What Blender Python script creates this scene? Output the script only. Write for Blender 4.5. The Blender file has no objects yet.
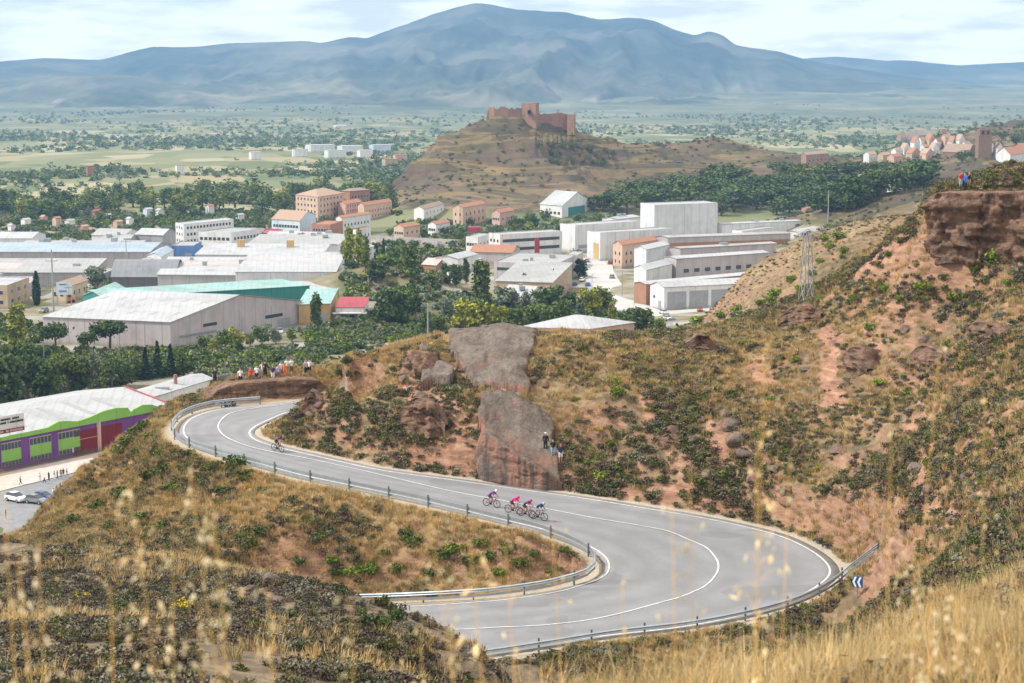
import bpy, bmesh, math, random
import numpy as np
from mathutils import Vector, Matrix, Quaternion
R = math.radians
SC = bpy.context.scene
COL = SC.collection
random.seed(7)
NP = np.random.default_rng(7)

# ---------------------------------------------------------------- camera
F_PX, W_PX, H_PX = 1700.0, 1024, 683
EYE = 75.0                       # eye height over the valley floor (z = 0)
PITCH = R(8.25)
cam_d = bpy.data.cameras.new('camera')
cam = bpy.data.objects.new('camera', cam_d)
COL.objects.link(cam)
cam.location = (0, 0, EYE)
cam.rotation_euler = (R(90) - PITCH, 0, 0)
cam_d.sensor_width = 36
cam_d.lens = F_PX / W_PX * 36
cam_d.clip_start = 0.05
cam_d.clip_end = 60000
cam_d.dof.use_dof = True
cam_d.dof.focus_distance = 150
cam_d.dof.aperture_fstop = 4.2
SC.camera = cam

# ---------------------------------------------------------------- daylight under thin bright cloud
SUN_EL, SUN_AZ = R(50), R(-98)        # azimuth from +Y (view direction), negative = to the left
world = bpy.data.worlds.new('World')
SC.world = world
world.use_nodes = True
wn, wl = world.node_tree.nodes, world.node_tree.links
wn.clear()
w_out = wn.new('ShaderNodeOutputWorld')
w_bg = wn.new('ShaderNodeBackground')
w_bg.inputs['Strength'].default_value = 0.12
sky = wn.new('ShaderNodeTexSky')
sky.sky_type = 'NISHITA'
sky.sun_disc = False
sky.sun_elevation = SUN_EL
sky.sun_rotation = SUN_AZ
sky.altitude = 500
sky.dust_density = 2.0
tc = wn.new('ShaderNodeTexCoord')
mp = wn.new('ShaderNodeMapping')
mp.inputs['Scale'].default_value = (6.5, 6.5, 34.0)
mp.inputs['Location'].default_value = (0.7, 0.0, 0.35)
wl.new(tc.outputs['Generated'], mp.inputs['Vector'])
n1 = wn.new('ShaderNodeTexNoise')
n1.inputs['Scale'].default_value = 1.25
n1.inputs['Detail'].default_value = 7
n1.inputs['Roughness'].default_value = 0.55
wl.new(mp.outputs['Vector'], n1.inputs['Vector'])
cr = wn.new('ShaderNodeValToRGB')          # cloud cover, mostly closed
cr.color_ramp.elements[0].position = 0.12
cr.color_ramp.elements[0].color = (0.72, 0.72, 0.72, 1)
cr.color_ramp.elements[1].position = 0.36
cr.color_ramp.elements[1].color = (1, 1, 1, 1)
wl.new(n1.outputs['Fac'], cr.inputs['Fac'])
n2 = wn.new('ShaderNodeTexNoise')
n2.inputs['Scale'].default_value = 2.3
n2.inputs['Detail'].default_value = 6
wl.new(mp.outputs['Vector'], n2.inputs['Vector'])
cc = wn.new('ShaderNodeValToRGB')          # grey bases to white tops
cc.color_ramp.elements[0].position = 0.40
cc.color_ramp.elements[0].color = (7.1, 6.9, 6.7, 1)
cc.color_ramp.elements[1].position = 0.58
cc.color_ramp.elements[1].color = (10.8, 10.2, 9.5, 1)
wl.new(n2.outputs['Fac'], cc.inputs['Fac'])
mx = wn.new('ShaderNodeMix')
mx.data_type = 'RGBA'
wl.new(cr.outputs['Color'], mx.inputs['Factor'])
wl.new(sky.outputs['Color'], mx.inputs['A'])
wl.new(cc.outputs['Color'], mx.inputs['B'])
wl.new(mx.outputs['Result'], w_bg.inputs['Color'])
wl.new(w_bg.outputs['Background'], w_out.inputs['Surface'])

sun_d = bpy.data.lights.new('sun', 'SUN')
sun_d.energy = 3.9
sun_d.angle = R(3.0)
sun_d.color = (1.0, 0.955, 0.89)
sun = bpy.data.objects.new('sun', sun_d)
COL.objects.link(sun)
sd = Vector((math.sin(SUN_AZ) * math.cos(SUN_EL), math.cos(SUN_AZ) * math.cos(SUN_EL), math.sin(SUN_EL)))
sun.rotation_euler = sd.to_track_quat('Z', 'Y').to_euler()
sun.location = sd * 300 + Vector((0, 150, 75))

SC.view_settings.view_transform = 'Standard'
SC.view_settings.look = 'None'
SC.view_settings.exposure = 0.42
SC.view_settings.gamma = 1
SC.view_settings.use_curve_mapping = False
SC.cycles.max_bounces = 6
SC.cycles.transparent_max_bounces = 12
SC.cycles.volume_bounces = 2
# ---------------------------------------------------------------- rays of the photograph -> points of the place
CP, SP = math.cos(PITCH), math.sin(PITCH)
def ray(px, py):
    u, v = (px - W_PX / 2) / F_PX, (H_PX / 2 - py) / F_PX
    y, z = CP + v * SP, -SP + v * CP
    return u / y, z / y                 # x and z per metre of depth y
def at_d(px, py, d):
    a, b = ray(px, py)
    return Vector((a * d, d, EYE + b * d))
def at_z(px, py, z):
    a, b = ray(px, py)
    d = (z - EYE) / b
    return Vector((a * d, d, z))

# ---------------------------------------------------------------- noise
def _hash(i, j, s):
    h = np.sin(i * 127.1 + j * 311.7 + s * 74.7) * 43758.5453
    return h - np.floor(h)
def vnoise(x, y, s=0):
    i, j = np.floor(x), np.floor(y)
    fx, fy = x - i, y - j
    fx, fy = fx * fx * (3 - 2 * fx), fy * fy * (3 - 2 * fy)
    a, b, c, d = _hash(i, j, s), _hash(i + 1, j, s), _hash(i, j + 1, s), _hash(i + 1, j + 1, s)
    return (a + (b - a) * fx) * (1 - fy) + (c + (d - c) * fx) * fy
def fbm(x, y, octv=4, s=0, gain=0.5):
    t, amp, n = 0, 1.0, 0
    for o in range(octv):
        t = t + amp * (vnoise(x, y, s + o * 13) - 0.5)
        n += amp
        x, y = x * 2.03 + 17.3, y * 2.03 - 9.1
        amp *= gain
    return t / n * 2                     # about -1..1
def ridged(x, y, octv=4, s=0):
    t, amp, n = 0, 1.0, 0
    for o in range(octv):
        t = t + amp * (1 - np.abs(2 * vnoise(x, y, s + o * 7) - 1))
        n += amp
        x, y = x * 2.1 + 5.2, y * 2.1 + 1.7
        amp *= 0.5
    return t / n
def sstep(a, b, x):
    t = np.clip((x - a) / (b - a), 0, 1)
    return t * t * (3 - 2 * t)

# ---------------------------------------------------------------- the road: (valley side px, py), (rock side px, py), height
ROAD = [
    ((335, 396), (352, 413), -31.6), ((315, 398.5), (326, 413), -31.6), ((296, 401), (304, 413), -31.7),
    ((278, 403), (287, 414), -31.8), ((261, 405), (272, 420), -31.9), ((235, 407), (260, 426), -32.0),
    ((211, 410), (255, 430), -32.1), ((190, 417), (254, 433), -32.2), ((180, 426), (256, 435.5), -32.3),
    ((180, 436), (260, 438), -32.4), ((193, 445), (267, 441), -32.5), ((212, 452), (280, 445), -32.7),
    ((236, 459), (296, 449), -32.9), ((268, 468), (318, 454), -33.1), ((302, 477), (344, 460), -33.4),
    ((340, 485), (376, 467), -33.7), ((378, 493), (408, 472), -34.0), ((420, 502), (446, 477), -34.3),
    ((462, 512), (490, 483), -34.6), ((504, 522), (540, 490), -34.9), ((538, 530), (590, 497), -35.2),
    ((566, 539.5), (652, 507), -35.6), ((588, 549), (700, 515), -36.0), ((600, 558), (745, 524), -36.4),
    ((603, 566), (790, 536), -36.8), ((600, 574), (824, 553), -37.2), ((590, 580), (839, 570), -37.5),
    ((576, 584.5), (827, 586), -37.8), ((556, 590), (790, 605), -38.1), ((530, 594.5), (740, 619), -38.4),
    ((495, 599), (680, 630), -38.7), ((455, 602), (610, 638), -39.0), ((420, 604), (545, 648), -39.3),
    ((385, 605.5), (486, 657), -39.6), ((345, 606.5), (430, 664), -39.8), ((300, 607), (380, 668), -40.0),
    ((250, 607), (330, 670), -40.2)]
RD_A = np.array([at_z(a[0], a[1], EYE + z) for a, b, z in ROAD])
RD_B = np.array([at_z(b[0], b[1], EYE + z) for a, b, z in ROAD])
def catmull(P, sub):
    P = np.asarray(P, float)
    Q = np.vstack([2 * P[0] - P[1], P, 2 * P[-1] - P[-2]])
    out = []
    for i in range(1, len(Q) - 2):
        for k in range(sub):
            t = k / sub
            out.append(0.5 * ((2 * Q[i]) + (-Q[i - 1] + Q[i + 1]) * t + (2 * Q[i - 1] - 5 * Q[i] + 4 * Q[i + 1] - Q[i + 2]) * t * t
                              + (-Q[i - 1] + 3 * Q[i] - 3 * Q[i + 1] + Q[i + 2]) * t ** 3))
    out.append(Q[-2])
    return np.array(out)
RA, RB = catmull(RD_A, 6), catmull(RD_B, 6)

# ---------------------------------------------------------------- the land: heights known at these places
K = []            # (u, depth, z)
def cp(px, py, d):
    a, b = ray(px, py)
    K.append((a, d, EYE + b * d))
def ch(px, d, z):                       # hidden or flat ground: height relative to the eye
    K.append(((px - 512) / F_PX / CP, d, EYE + z))
# where the photographer stands
for px, s in ((-300, .42), (100, .43), (400, .42), (512, .41), (800, .36), (1100, .30), (1400, .26)):
    ch(px, 1.0, -1.75); ch(px, 3.0, -1.7 - 3 * s); ch(px, 6, -1.75 - 6 * s)
for px, d, z in ((-300, 15, -8), (100, 15, -8.6), (300, 15, -8.4), (420, 14, -7.6), (-300, 30, -14.5), (100, 30, -15.6), (300, 30, -15.6), (450, 28, -14)):
    ch(px, d, z)
# near knoll, lower right
for p in ((500, 735, 11), (600, 722, 12), (700, 704, 14), (800, 678, 18), (870, 645, 22), (950, 612, 28), (1030, 584, 33),
          (700, 740, 9.5), (850, 705, 13), (950, 660, 18), (1030, 630, 22)):
    cp(*p)
for px, d, z in ((500, 35, -17.5), (600, 35, -16.5), (700, 35, -15), (800, 40, -17), (870, 45, -17.5), (600, 60, -27), (700, 60, -25.5),
                 (800, 70, -24), (870, 75, -27), (950, 55, -18), (1030, 60, -17.5), (1030, 85, -20.5), (1200, 60, -13), (1400, 60, -12),
                 (560, 85, -37), (640, 85, -35.5), (740, 92, -35.5), (820, 100, -38), (860, 108, -37.5), (690, 106, -39.4), (740, 108, -39.2), (780, 112, -39), (820, 114, -38.8), (850, 117, -38.4), (868, 121, -38), (880, 128, -37)):
    ch(px, d, z)
# near spur, lower left
for p in ((-100, 690, 46), (50, 690, 47), (200, 690, 48), (350, 690, 50), (440, 690, 54), (-100, 640, 60), (50, 635, 64), (200, 630, 66), (330, 630, 66),
          (430, 650, 66), (0, 590, 90), (120, 595, 86), (230, 595, 86), (320, 606, 84), (400, 627, 82), (450, 648, 80), (478, 662, 78),
          (0, 556, 116), (100, 565, 110), (200, 574, 104), (280, 586, 98), (345, 601, 93), (410, 618, 89), (455, 641, 86), (484, 655, 83)):
    cp(*p)
for px, d, z in ((-100, 130, -39), (50, 124, -38.5), (200, 118, -38.5), (300, 113, -39), (400, 104, -39.5), (470, 96, -39.2), (510, 90, -37.5), (495, 70, -33)):
    ch(px, d, z)
# embankment under the upper road
for p in ((230, 480, 150), (300, 500, 143), (380, 515, 140), (450, 530, 136), (520, 550, 129), (560, 562, 125), (230, 520, 142), (300, 540, 134),
          (380, 560, 128), (450, 572, 127), (520, 580, 124), (220, 555, 130), (300, 568, 122), (150, 470, 158), (150, 510, 147), (150, 545, 136), (105, 490, 160),
          (90, 520, 149), (60, 508, 160), (25, 535, 152), (0, 548, 148), (180, 442, 163), (140, 429, 170), (124, 441, 169), (105, 458, 166), (88, 472, 163), (165, 413, 172), (184, 403, 175), (205, 398, 178)):
    cp(*p)
for px, d, z in ((130, 190, -46), (60, 190, -53), (0, 180, -56), (-100, 170, -55), (-300, 160, -50), (180, 195, -44), (100, 225, -63), (0, 225, -68), (200, 225, -60)):
    ch(px, d, z)
# bank the crowd stands on
for p in ((222, 391, 178.5), (232, 384, 178), (245, 380, 178.2), (270, 379, 178.8), (300, 377, 180), (325, 374, 182), (215, 388, 182), (245, 378, 184), (300, 373, 187), (330, 366, 190)):
    cp(*p)
for px, d, z in ((220, 205, -39), (260, 210, -38), (300, 215, -37), (340, 212, -36)):
    ch(px, d, z)
# rock outcrop above the road, its ridge and its back
for p in ((312, 396, 165.5), (330, 374, 168), (350, 356, 171), (400, 347, 175), (440, 335, 176), (500, 334, 173), (540, 340, 171), (600, 342, 172), (650, 340, 175), (700, 337, 179),
          (760, 328, 181), (800, 308, 183), (850, 278, 184), (880, 257, 183), (905, 237, 180),
          (300, 420, 161), (340, 400, 163), (340, 435, 158), (400, 385, 165), (400, 430, 156.5), (440, 380, 166), (430, 424, 157), (480, 400, 160), (480, 432, 154.5), (530, 380, 160), (530, 455, 153.5),
          (572, 472, 151), (600, 400, 157), (600, 450, 154), (650, 380, 163), (650, 450, 152), (660, 490, 147.5), (700, 380, 163), (700, 440, 153), (720, 490, 147), (760, 360, 169), (780, 440, 150), (800, 490, 143.5),
          (830, 400, 156), (850, 340, 168), (850, 470, 142), (862, 520, 134), (900, 300, 171), (900, 400, 151), (900, 470, 136), (905, 525, 123), (950, 300, 162), (950, 380, 145), (950, 450, 130), (960, 510, 112),
          (1000, 290, 158), (1000, 360, 143), (1000, 430, 121), (1010, 490, 97), (1060, 290, 150), (1060, 380, 130), (1060, 450, 105), (1200, 350, 130), (1200, 450, 95), (1400, 330, 120)):
    cp(*p)
# mesa cliff, upper right
for p in ((930, 248, 166), (960, 250, 164), (1000, 256, 162), (1060, 260, 158), (934, 200, 169), (960, 196, 169), (1000, 196, 168), (1060, 195, 166), (930, 193, 178), (1000, 186, 182), (1060, 184, 180)):
    cp(*p)
for px, d, z in ((915, 200, -15), (930, 215, -18), (1000, 230, -18), (1100, 230, -15), (1400, 200, -10)):
    ch(px, d, z)
for px, d, z in ((350, 215, -39), (400, 210, -37), (450, 205, -36), (520, 205, -35), (600, 210, -37), (700, 215, -37), (760, 218, -35), (820, 225, -31), (870, 225, -26),
                 (400, 260, -62), (500, 260, -62), (600, 265, -62), (700, 270, -58)):
    ch(px, d, z)
# further slope with the lattice mast
for p in ((860, 236, 300), (820, 252, 300), (780, 285, 300), (745, 312, 300), (880, 226, 320), (850, 222, 380), (800, 240, 390), (750, 268, 400), (900, 216, 340)):
    cp(*p)
for px, d, z in ((900, 290, -27), (1000, 330, -28), (1100, 330, -26), (1400, 330, -20), (700, 330, -69), (660, 330, -74), (720, 420, -74), (800, 470, -63), (900, 480, -45), (1000, 480, -40)):
    ch(px, d, z)
# valley floor
for px in (-300, -100, 0, 60):
    ch(px, 255, -74); ch(px, 280, -75)
for px in (450, 500, 560, 620):
    for d in (560, 620, 680): ch(px, d, -75)
for d in (300, 350, 420, 500, 600, 720, 860, 1000):
    for px in (-300, -100, 0, 100, 200, 300, 400, 500, 600, 660):
        if d >= 350 or px < 300: ch(px, d, -75 if d < 640 or px > 300 else -75)
for px in (700, 760, 820):
    for d in (600, 720, 860, 1000): ch(px, d, -75 if px < 800 else -70)
# mound in the town
for p in ((392, 262, 640), (375, 272, 620), (410, 272, 615), (430, 290, 590), (395, 290, 590)):
    cp(*p)
# pine slope, sandy ground and the village hill on the right
for p in ((880, 212, 700), (920, 206, 660), (960, 200, 600), (900, 195, 820), (860, 196, 900), (980, 182, 950), (940, 186, 930), (1020, 178, 950), (930, 170, 1250), (1000, 165, 1250), (1060, 165, 1250),
          (880, 165, 1400), (820, 165, 1450), (930, 140, 1600), (980, 128, 1700), (1030, 124, 1700), (1100, 125, 1700), (890, 150, 1600), (600, 196, 1180), (680, 192, 1180), (760, 184, 1180), (840, 175, 1200)):
    cp(*p)
for px in (600, 680, 760, 830): ch(px, 1060, -74)
# castle hill
for p in ((402, 200, 1120), (430, 200, 1090), (412, 166, 1200), (440, 140, 1230), (470, 125, 1240), (500, 119, 1245), (540, 121, 1255), (575, 132, 1270), (600, 142, 1300), (640, 150, 1350), (700, 141, 1400), (740, 144, 1420), (780, 155, 1440),
          (480, 150, 1190), (540, 150, 1200), (460, 175, 1150), (520, 175, 1150), (580, 175, 1170), (640, 170, 1240), (720, 165, 1280), (480, 200, 1085), (560, 200, 1085), (590, 160, 1230)):
    cp(*p)
for px, d, z in ((380, 1150, -75), (380, 1300, -75), (430, 1420, -75), (500, 1450, -60), (580, 1500, -62), (650, 1600, -65), (750, 1650, -68), (830, 1700, -72)):
    ch(px, d, z)
for px, d, z in ((398, 1120, -75), (385, 1180, -75), (396, 1250, -75)):
    ch(px, d, z)
for d in (1200, 1450, 1900, 2600, 3800, 5500, 8000, 12000, 20000, 40000):
    for px in (-300, -100, 50, 200, 330, 512, 700, 860, 1024, 1400):
        if d < 1800 and px > 320: continue
        ch(px, d, -75 if d < 2000 or px < 800 else -76)
K = np.array(K)
# the road's own heights, so that the land meets it
for i in range(0, len(RA), 6):
    for Q in (RA[i], RB[i]):
        K = np.vstack([K, [Q[0] / Q[1], Q[1], Q[2] - 0.1]])
KX, KY, KZ = K[:, 0], np.log(K[:, 1]), K[:, 2]
def _kern(u, v):
    return np.sqrt((u[:, None] - KX[None, :]) ** 2 + (v[:, None] - KY[None, :]) ** 2 + 1e-5)
_A = _kern(KX, KY)
_n = len(KX)
_M = np.zeros((_n + 1, _n + 1))
_M[:_n, :_n] = _A - np.eye(_n) * 0.0008
_M[:_n, _n] = 1
_M[_n, :_n] = 1
_sol = np.linalg.solve(_M, np.append(KZ, 0))
def land_base(x, y):
    x, y = np.atleast_1d(np.asarray(x, float)), np.atleast_1d(np.asarray(y, float))
    out = np.empty(x.shape)
    for s in range(0, len(x), 40000):
        yy = np.maximum(y[s:s + 40000], 0.6)
        out[s:s + 40000] = _kern(x[s:s + 40000] / yy, np.log(yy)) @ _sol[:_n] + _sol[_n]
    return out

# distance to the road: inside flag, distance to the edges, height of the nearest edge point
_EDGE = np.vstack([RA, RB])
_EDGE_B = np.array([0] * len(RA) + [1] * len(RB))
def _dist_poly(x, y, P):
    best, bz = np.full(x.shape, 1e9), np.zeros(x.shape)
    for i in range(len(P) - 1):
        a, b = P[i], P[i + 1]
        dx, dy = b[0] - a[0], b[1] - a[1]
        t = np.clip(((x - a[0]) * dx + (y - a[1]) * dy) / (dx * dx + dy * dy + 1e-9), 0, 1)
        d = np.hypot(x - a[0] - t * dx, y - a[1] - t * dy)
        m = d < best
        best[m] = d[m]
        bz[m] = (a[2] + (b[2] - a[2]) * t)[m]
    return best, bz
def _inside(x, y):
    """in the road surface: in one of its quads"""
    ins = np.zeros(x.shape, bool)
    for i in range(len(RA) - 1):
        q = (RA[i], RA[i + 1], RB[i + 1], RB[i])
        c = np.zeros(x.shape, bool)
        for k in range(4):
            a, b = q[k], q[(k + 1) % 4]
            cond = ((a[1] > y) != (b[1] > y))
            c ^= cond & (x < (b[0] - a[0]) * (y - a[1]) / (b[1] - a[1] + 1e-12) + a[0])
        ins |= c
    return ins
def road_info(x, y):
    near = (y > 85) & (y < 200) & (x > -70) & (x < 45)
    d = np.full(x.shape, 99.0); z = np.zeros(x.shape); side = np.zeros(x.shape)
    if near.any():
        xs, ys = x[near], y[near]
        da, za = _dist_poly(xs, ys, RA)
        db, zb = _dist_poly(xs, ys, RB)
        ins = _inside(xs, ys)
        dd = np.where(ins, 0, np.minimum(da, db))
        zz = (za * db + zb * da) / (da + db + 1e-6)
        d[near] = dd
        z[near] = np.where(ins, zz - 0.16 * np.minimum(da, db), np.where(da < db, za, zb))
        side[near] = np.where(da < db, 0, 1)
    return d, z, side
def land(x, y, detail=True):
    x, y = np.atleast_1d(np.asarray(x, float)), np.atleast_1d(np.asarray(y, float))
    z = land_base(x, y)
    rise = np.maximum(y - 2600, 0)
    z = z + np.minimum(0.0000045 * rise ** 2, 0.02 * rise) * (y < 9000) + 10 * fbm(x / 420, y / 700, 4, 33) * sstep(2600, 4200, y) * (y < 9000)
    if detail:
        amp = np.where(y < 60, 0.16, 0.16 + (y - 60) * 0.006)
        amp = np.minimum(amp, 0.9) * (1 - sstep(260, 330, y))
        z = z + amp * fbm(x / 7.0, y / 7.0, 5, 3)
        hill = sstep(95, 115, y) * (1 - sstep(215, 260, y))
        ridge = 1 - 0.75 * sstep(166, 176, y) * (1 - sstep(0.18, 0.22, x / y))
        z = z + hill * ridge * (2.5 * (ridged(x / 9.0 + y / 30, y / 16.0, 4, 9) - 0.5) + 1.1 * (ridged(x / 3.2 + y / 14, y / 6.0, 3, 15) - 0.5))
        far = sstep(1000, 1100, y) * (1 - sstep(1800, 2200, y)) * sstep(8, 25, z)
        z = z + far * 15 * (ridged(x / 80.0 + y / 260, y / 45.0 + z / 14.0, 5, 21) - 0.55)
        zs = z / 7.5 + 0.8 * fbm(x / 90, y / 90, 3, 46)
        z = z + far * 0.45 * (0.3 + 0.7 * vnoise(x / 60, y / 60, 44)) * (7.5 * (np.floor(zs) + sstep(0.55, 0.95, zs - np.floor(zs))) - 7.5 * zs)
    d, rz, side = road_info(x, y)
    bank = (side == 0) & (y > 173.2) & (x > -31)
    w = np.where(side > 0, 2.6, np.where(bank, 1.3, 4.0))                       # the rock is cut close to the road
    k = sstep(0.7, 1, np.clip((d - 1.0) / w, 0, 1) * 0.3 + 0.7)
    flat = rz - np.where(d > 0, 0.06, 0.25)
    z = np.where(d < 30, flat * (1 - k) + z * k, z)
    return z
def land_at(x, y, detail=True):
    return float(land(np.array([x]), np.array([y]), detail)[0])

_HD = np.geomspace(3, 4000, 1500)
def hit(px, py, lo=3.0):
    """first place where the sight line of a picture point meets the land"""
    a, b = ray(px, py)
    d = _HD[_HD > lo]
    f = EYE + b * d - land(a * d, d)
    i = np.argmax(f < 0)
    if f[i] >= 0: return at_z(px, py, 0.0)
    i = max(i, 1)
    t = f[i - 1] / (f[i - 1] - f[i] + 1e-12)
    dd = d[i - 1] + (d[i] - d[i - 1]) * t
    return Vector((a * dd, dd, land_at(a * dd, dd)))
# ---------------------------------------------------------------- mesh and material helpers
def new_mesh(name, verts, faces, smooth=False):
    me = bpy.data.meshes.new(name)
    verts = np.asarray(verts, np.float32).reshape(-1, 3)
    if isinstance(faces, np.ndarray):
        n, k = faces.shape
        me.vertices.add(len(verts)); me.vertices.foreach_set('co', verts.ravel())
        me.loops.add(n * k); me.loops.foreach_set('vertex_index', faces.ravel().astype(np.int32))
        me.polygons.add(n); me.polygons.foreach_set('loop_start', np.arange(0, n * k, k, dtype=np.int32))
        me.polygons.foreach_set('loop_total', np.full(n, k, dtype=np.int32))
        me.update(calc_edges=True)
    else:
        me.from_pydata([tuple(map(float, v)) for v in verts], [], faces)
        me.update()
    if smooth:
        me.polygons.foreach_set('use_smooth', np.ones(len(me.polygons), bool))
    return me
def link(name, me, mats=(), parent=None, loc=None):
    o = bpy.data.objects.new(name, me)
    COL.objects.link(o)
    for m in (mats if isinstance(mats, (list, tuple)) else [mats]):
        if m is not None and m.name not in [q.name for q in me.materials]: me.materials.append(m)
    if parent is not None: o.parent = parent
    if loc is not None: o.location = loc
    return o
def tag(o, label=None, cat=None, group=None, kind=None):
    if label: o['label'] = label
    if cat: o['category'] = cat
    if group: o['group'] = group
    if kind: o['kind'] = kind
    return o
def empty(name, loc, rz=0, label=None, cat=None, group=None):
    o = bpy.data.objects.new(name, None)
    o.empty_display_size = 0.2
    COL.objects.link(o)
    o.location = loc
    o.rotation_euler = (0, 0, rz)
    return tag(o, label, cat, group)
def copy_tree(o, parent=None):
    c = o.copy()
    COL.objects.link(c)
    if parent is not None: c.parent = parent
    for k in list(o.children): copy_tree(k, c)
    return c

class MT:
    """a material and a short way to wire its nodes"""
    def __init__(s, name, rough=0.85, spec=0.25):
        s.m = bpy.data.materials.new(name)
        s.m.use_nodes = True
        s.t = s.m.node_tree
        s.b = s.t.nodes['Principled BSDF']
        s.b.inputs['Roughness'].default_value = rough
        s.b.inputs['Specular IOR Level'].default_value = spec
    def n(s, typ, **kw):
        q = s.t.nodes.new(typ)
        for k, v in kw.items(): setattr(q, k, v)
        return q
    def set(s, sock, v):
        if hasattr(v, 'is_output'): s.t.links.new(v, sock)
        elif isinstance(v, (tuple, list)) and sock.type == 'RGBA' and len(v) == 3: sock.default_value = (*v, 1)
        else: sock.default_value = v
    def pos(s, scale=(1, 1, 1), obj=False):
        if obj: c = s.n('ShaderNodeTexCoord').outputs['Object']
        else: c = s.n('ShaderNodeNewGeometry').outputs['Position']
        if scale == (1, 1, 1): return c
        m = s.n('ShaderNodeMapping'); m.inputs['Scale'].default_value = scale
        s.t.links.new(c, m.inputs['Vector'])
        return m.outputs['Vector']
    def noise(s, vec, scale, detail=4, rough=0.55, dist=0.0):
        q = s.n('ShaderNodeTexNoise')
        q.inputs['Scale'].default_value = scale; q.inputs['Detail'].default_value = detail
        q.inputs['Roughness'].default_value = rough; q.inputs['Distortion'].default_value = dist
        s.t.links.new(vec, q.inputs['Vector'])
        return q.outputs['Fac']
    def voro(s, vec, scale, feature='F1', out='Color'):
        q = s.n('ShaderNodeTexVoronoi', feature=feature)
        q.inputs['Scale'].default_value = scale
        s.t.links.new(vec, q.inputs['Vector'])
        return q.outputs[out]
    def ramp(s, fac, stops, interp='LINEAR'):
        q = s.n('ShaderNodeValToRGB')
        q.color_ramp.interpolation = interp
        e = q.color_ramp.elements
        while len(e) < len(stops): e.new(0.5)
        for el, (p, c) in zip(e, stops):
            el.position = p
            el.color = (c, c, c, 1) if isinstance(c, (int, float)) else (*c, 1)
        s.t.links.new(fac, q.inputs['Fac'])
        return q.outputs['Color']
    def mix(s, f, a, b, mode='MIX'):
        q = s.n('ShaderNodeMix', data_type='RGBA', blend_type=mode)
        s.set(q.inputs['Factor'], f); s.set(q.inputs['A'], a); s.set(q.inputs['B'], b)
        return q.outputs['Result']
    def math(s, op, a, b=0.0, clamp=False):
        q = s.n('ShaderNodeMath', operation=op, use_clamp=clamp)
        s.set(q.inputs[0], a); s.set(q.inputs[1], b)
        return q.outputs[0]
    def attr(s, name, out='Fac'):
        return s.n('ShaderNodeAttribute', attribute_name=name).outputs[out]
    def rand(s):
        return s.n('ShaderNodeObjectInfo').outputs['Random']
    def bump(s, h, strength=0.4, dist=0.1):
        q = s.n('ShaderNodeBump')
        q.inputs['Strength'].default_value = strength; q.inputs['Distance'].default_value = dist
        s.t.links.new(h, q.inputs['Height'])
        s.t.links.new(q.outputs['Normal'], s.b.inputs['Normal'])
    def color(s, c):
        s.set(s.b.inputs['Base Color'], c)
        return s
MATS = {}
def plain(name, c, rough=0.7, var=0.12, scale=0.8, metal=0.0, spec=0.3):
    """one colour, a little worn and uneven"""
    if name in MATS: return MATS[name]
    m = MT(name, rough, spec)
    v = m.noise(m.pos(), scale, 5, 0.6)
    lo, hi = [max(0, q * (1 - var)) for q in c], [min(1, q * (1 + var)) for q in c]
    m.color(m.ramp(v, [(0.3, tuple(lo)), (0.7, tuple(hi))]))
    m.b.inputs['Metallic'].default_value = metal
    MATS[name] = m.m
    return m.m

# ---------------------------------------------------------------- the ground: one sheet to the horizon
_us = np.concatenate([np.linspace(-0.62, -0.335, 50)[:-1], np.linspace(-0.335, 0.335, 760), np.linspace(0.335, 0.62, 50)[1:]])
_ys = np.concatenate([np.geomspace(0.8, 22, 110)[:-1], np.geomspace(22, 92, 150)[:-1], np.linspace(92, 200, 400)[:-1], np.geomspace(200, 700, 130)[:-1],
                      np.geomspace(700, 1500, 190)[:-1], np.geomspace(1500, 45000, 60)])
_U, _Y = np.meshgrid(_us, _ys)
_X = (_U * _Y).ravel(); _Yr = _Y.ravel()
_Z = land(_X, _Yr)
_nu, _ny = len(_us), len(_ys)
_i = np.arange(_nu * _ny).reshape(_ny, _nu)
_F = np.stack([_i[:-1, :-1], _i[:-1, 1:], _i[1:, 1:], _i[1:, :-1]], -1).reshape(-1, 4)
g_me = new_mesh('ground', np.stack([_X, _Yr, _Z], 1), _F, smooth=True)
# what grows or lies where (masks only)
_zg = _Z.reshape(_ny, _nu)
_gy = np.gradient(_zg, axis=0) / np.gradient(_ys)[:, None]
_gx = np.gradient(_zg, axis=1) / (np.gradient(_us)[None, :] * _Y)
_slope = np.hypot(_gx - 0 * _gy, _gy).ravel()
def px_of(x, y, z):
    """where the photograph shows a point"""
    zz = z - EYE
    dep = y * CP - zz * SP
    up = y * SP + zz * CP
    return W_PX / 2 + F_PX * x / dep, H_PX / 2 - F_PX * up / dep
_rd, _, _rs = road_info(_X, _Yr)
def poly_in(px, py, P):
    c = np.zeros(np.shape(px), bool)
    for k in range(len(P)):
        a, b = P[k], P[(k + 1) % len(P)]
        c ^= ((a[1] > py) != (b[1] > py)) & (px < (b[0] - a[0]) * (py - a[1]) / (b[1] - a[1] + 1e-12) + a[0])
    return c
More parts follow.
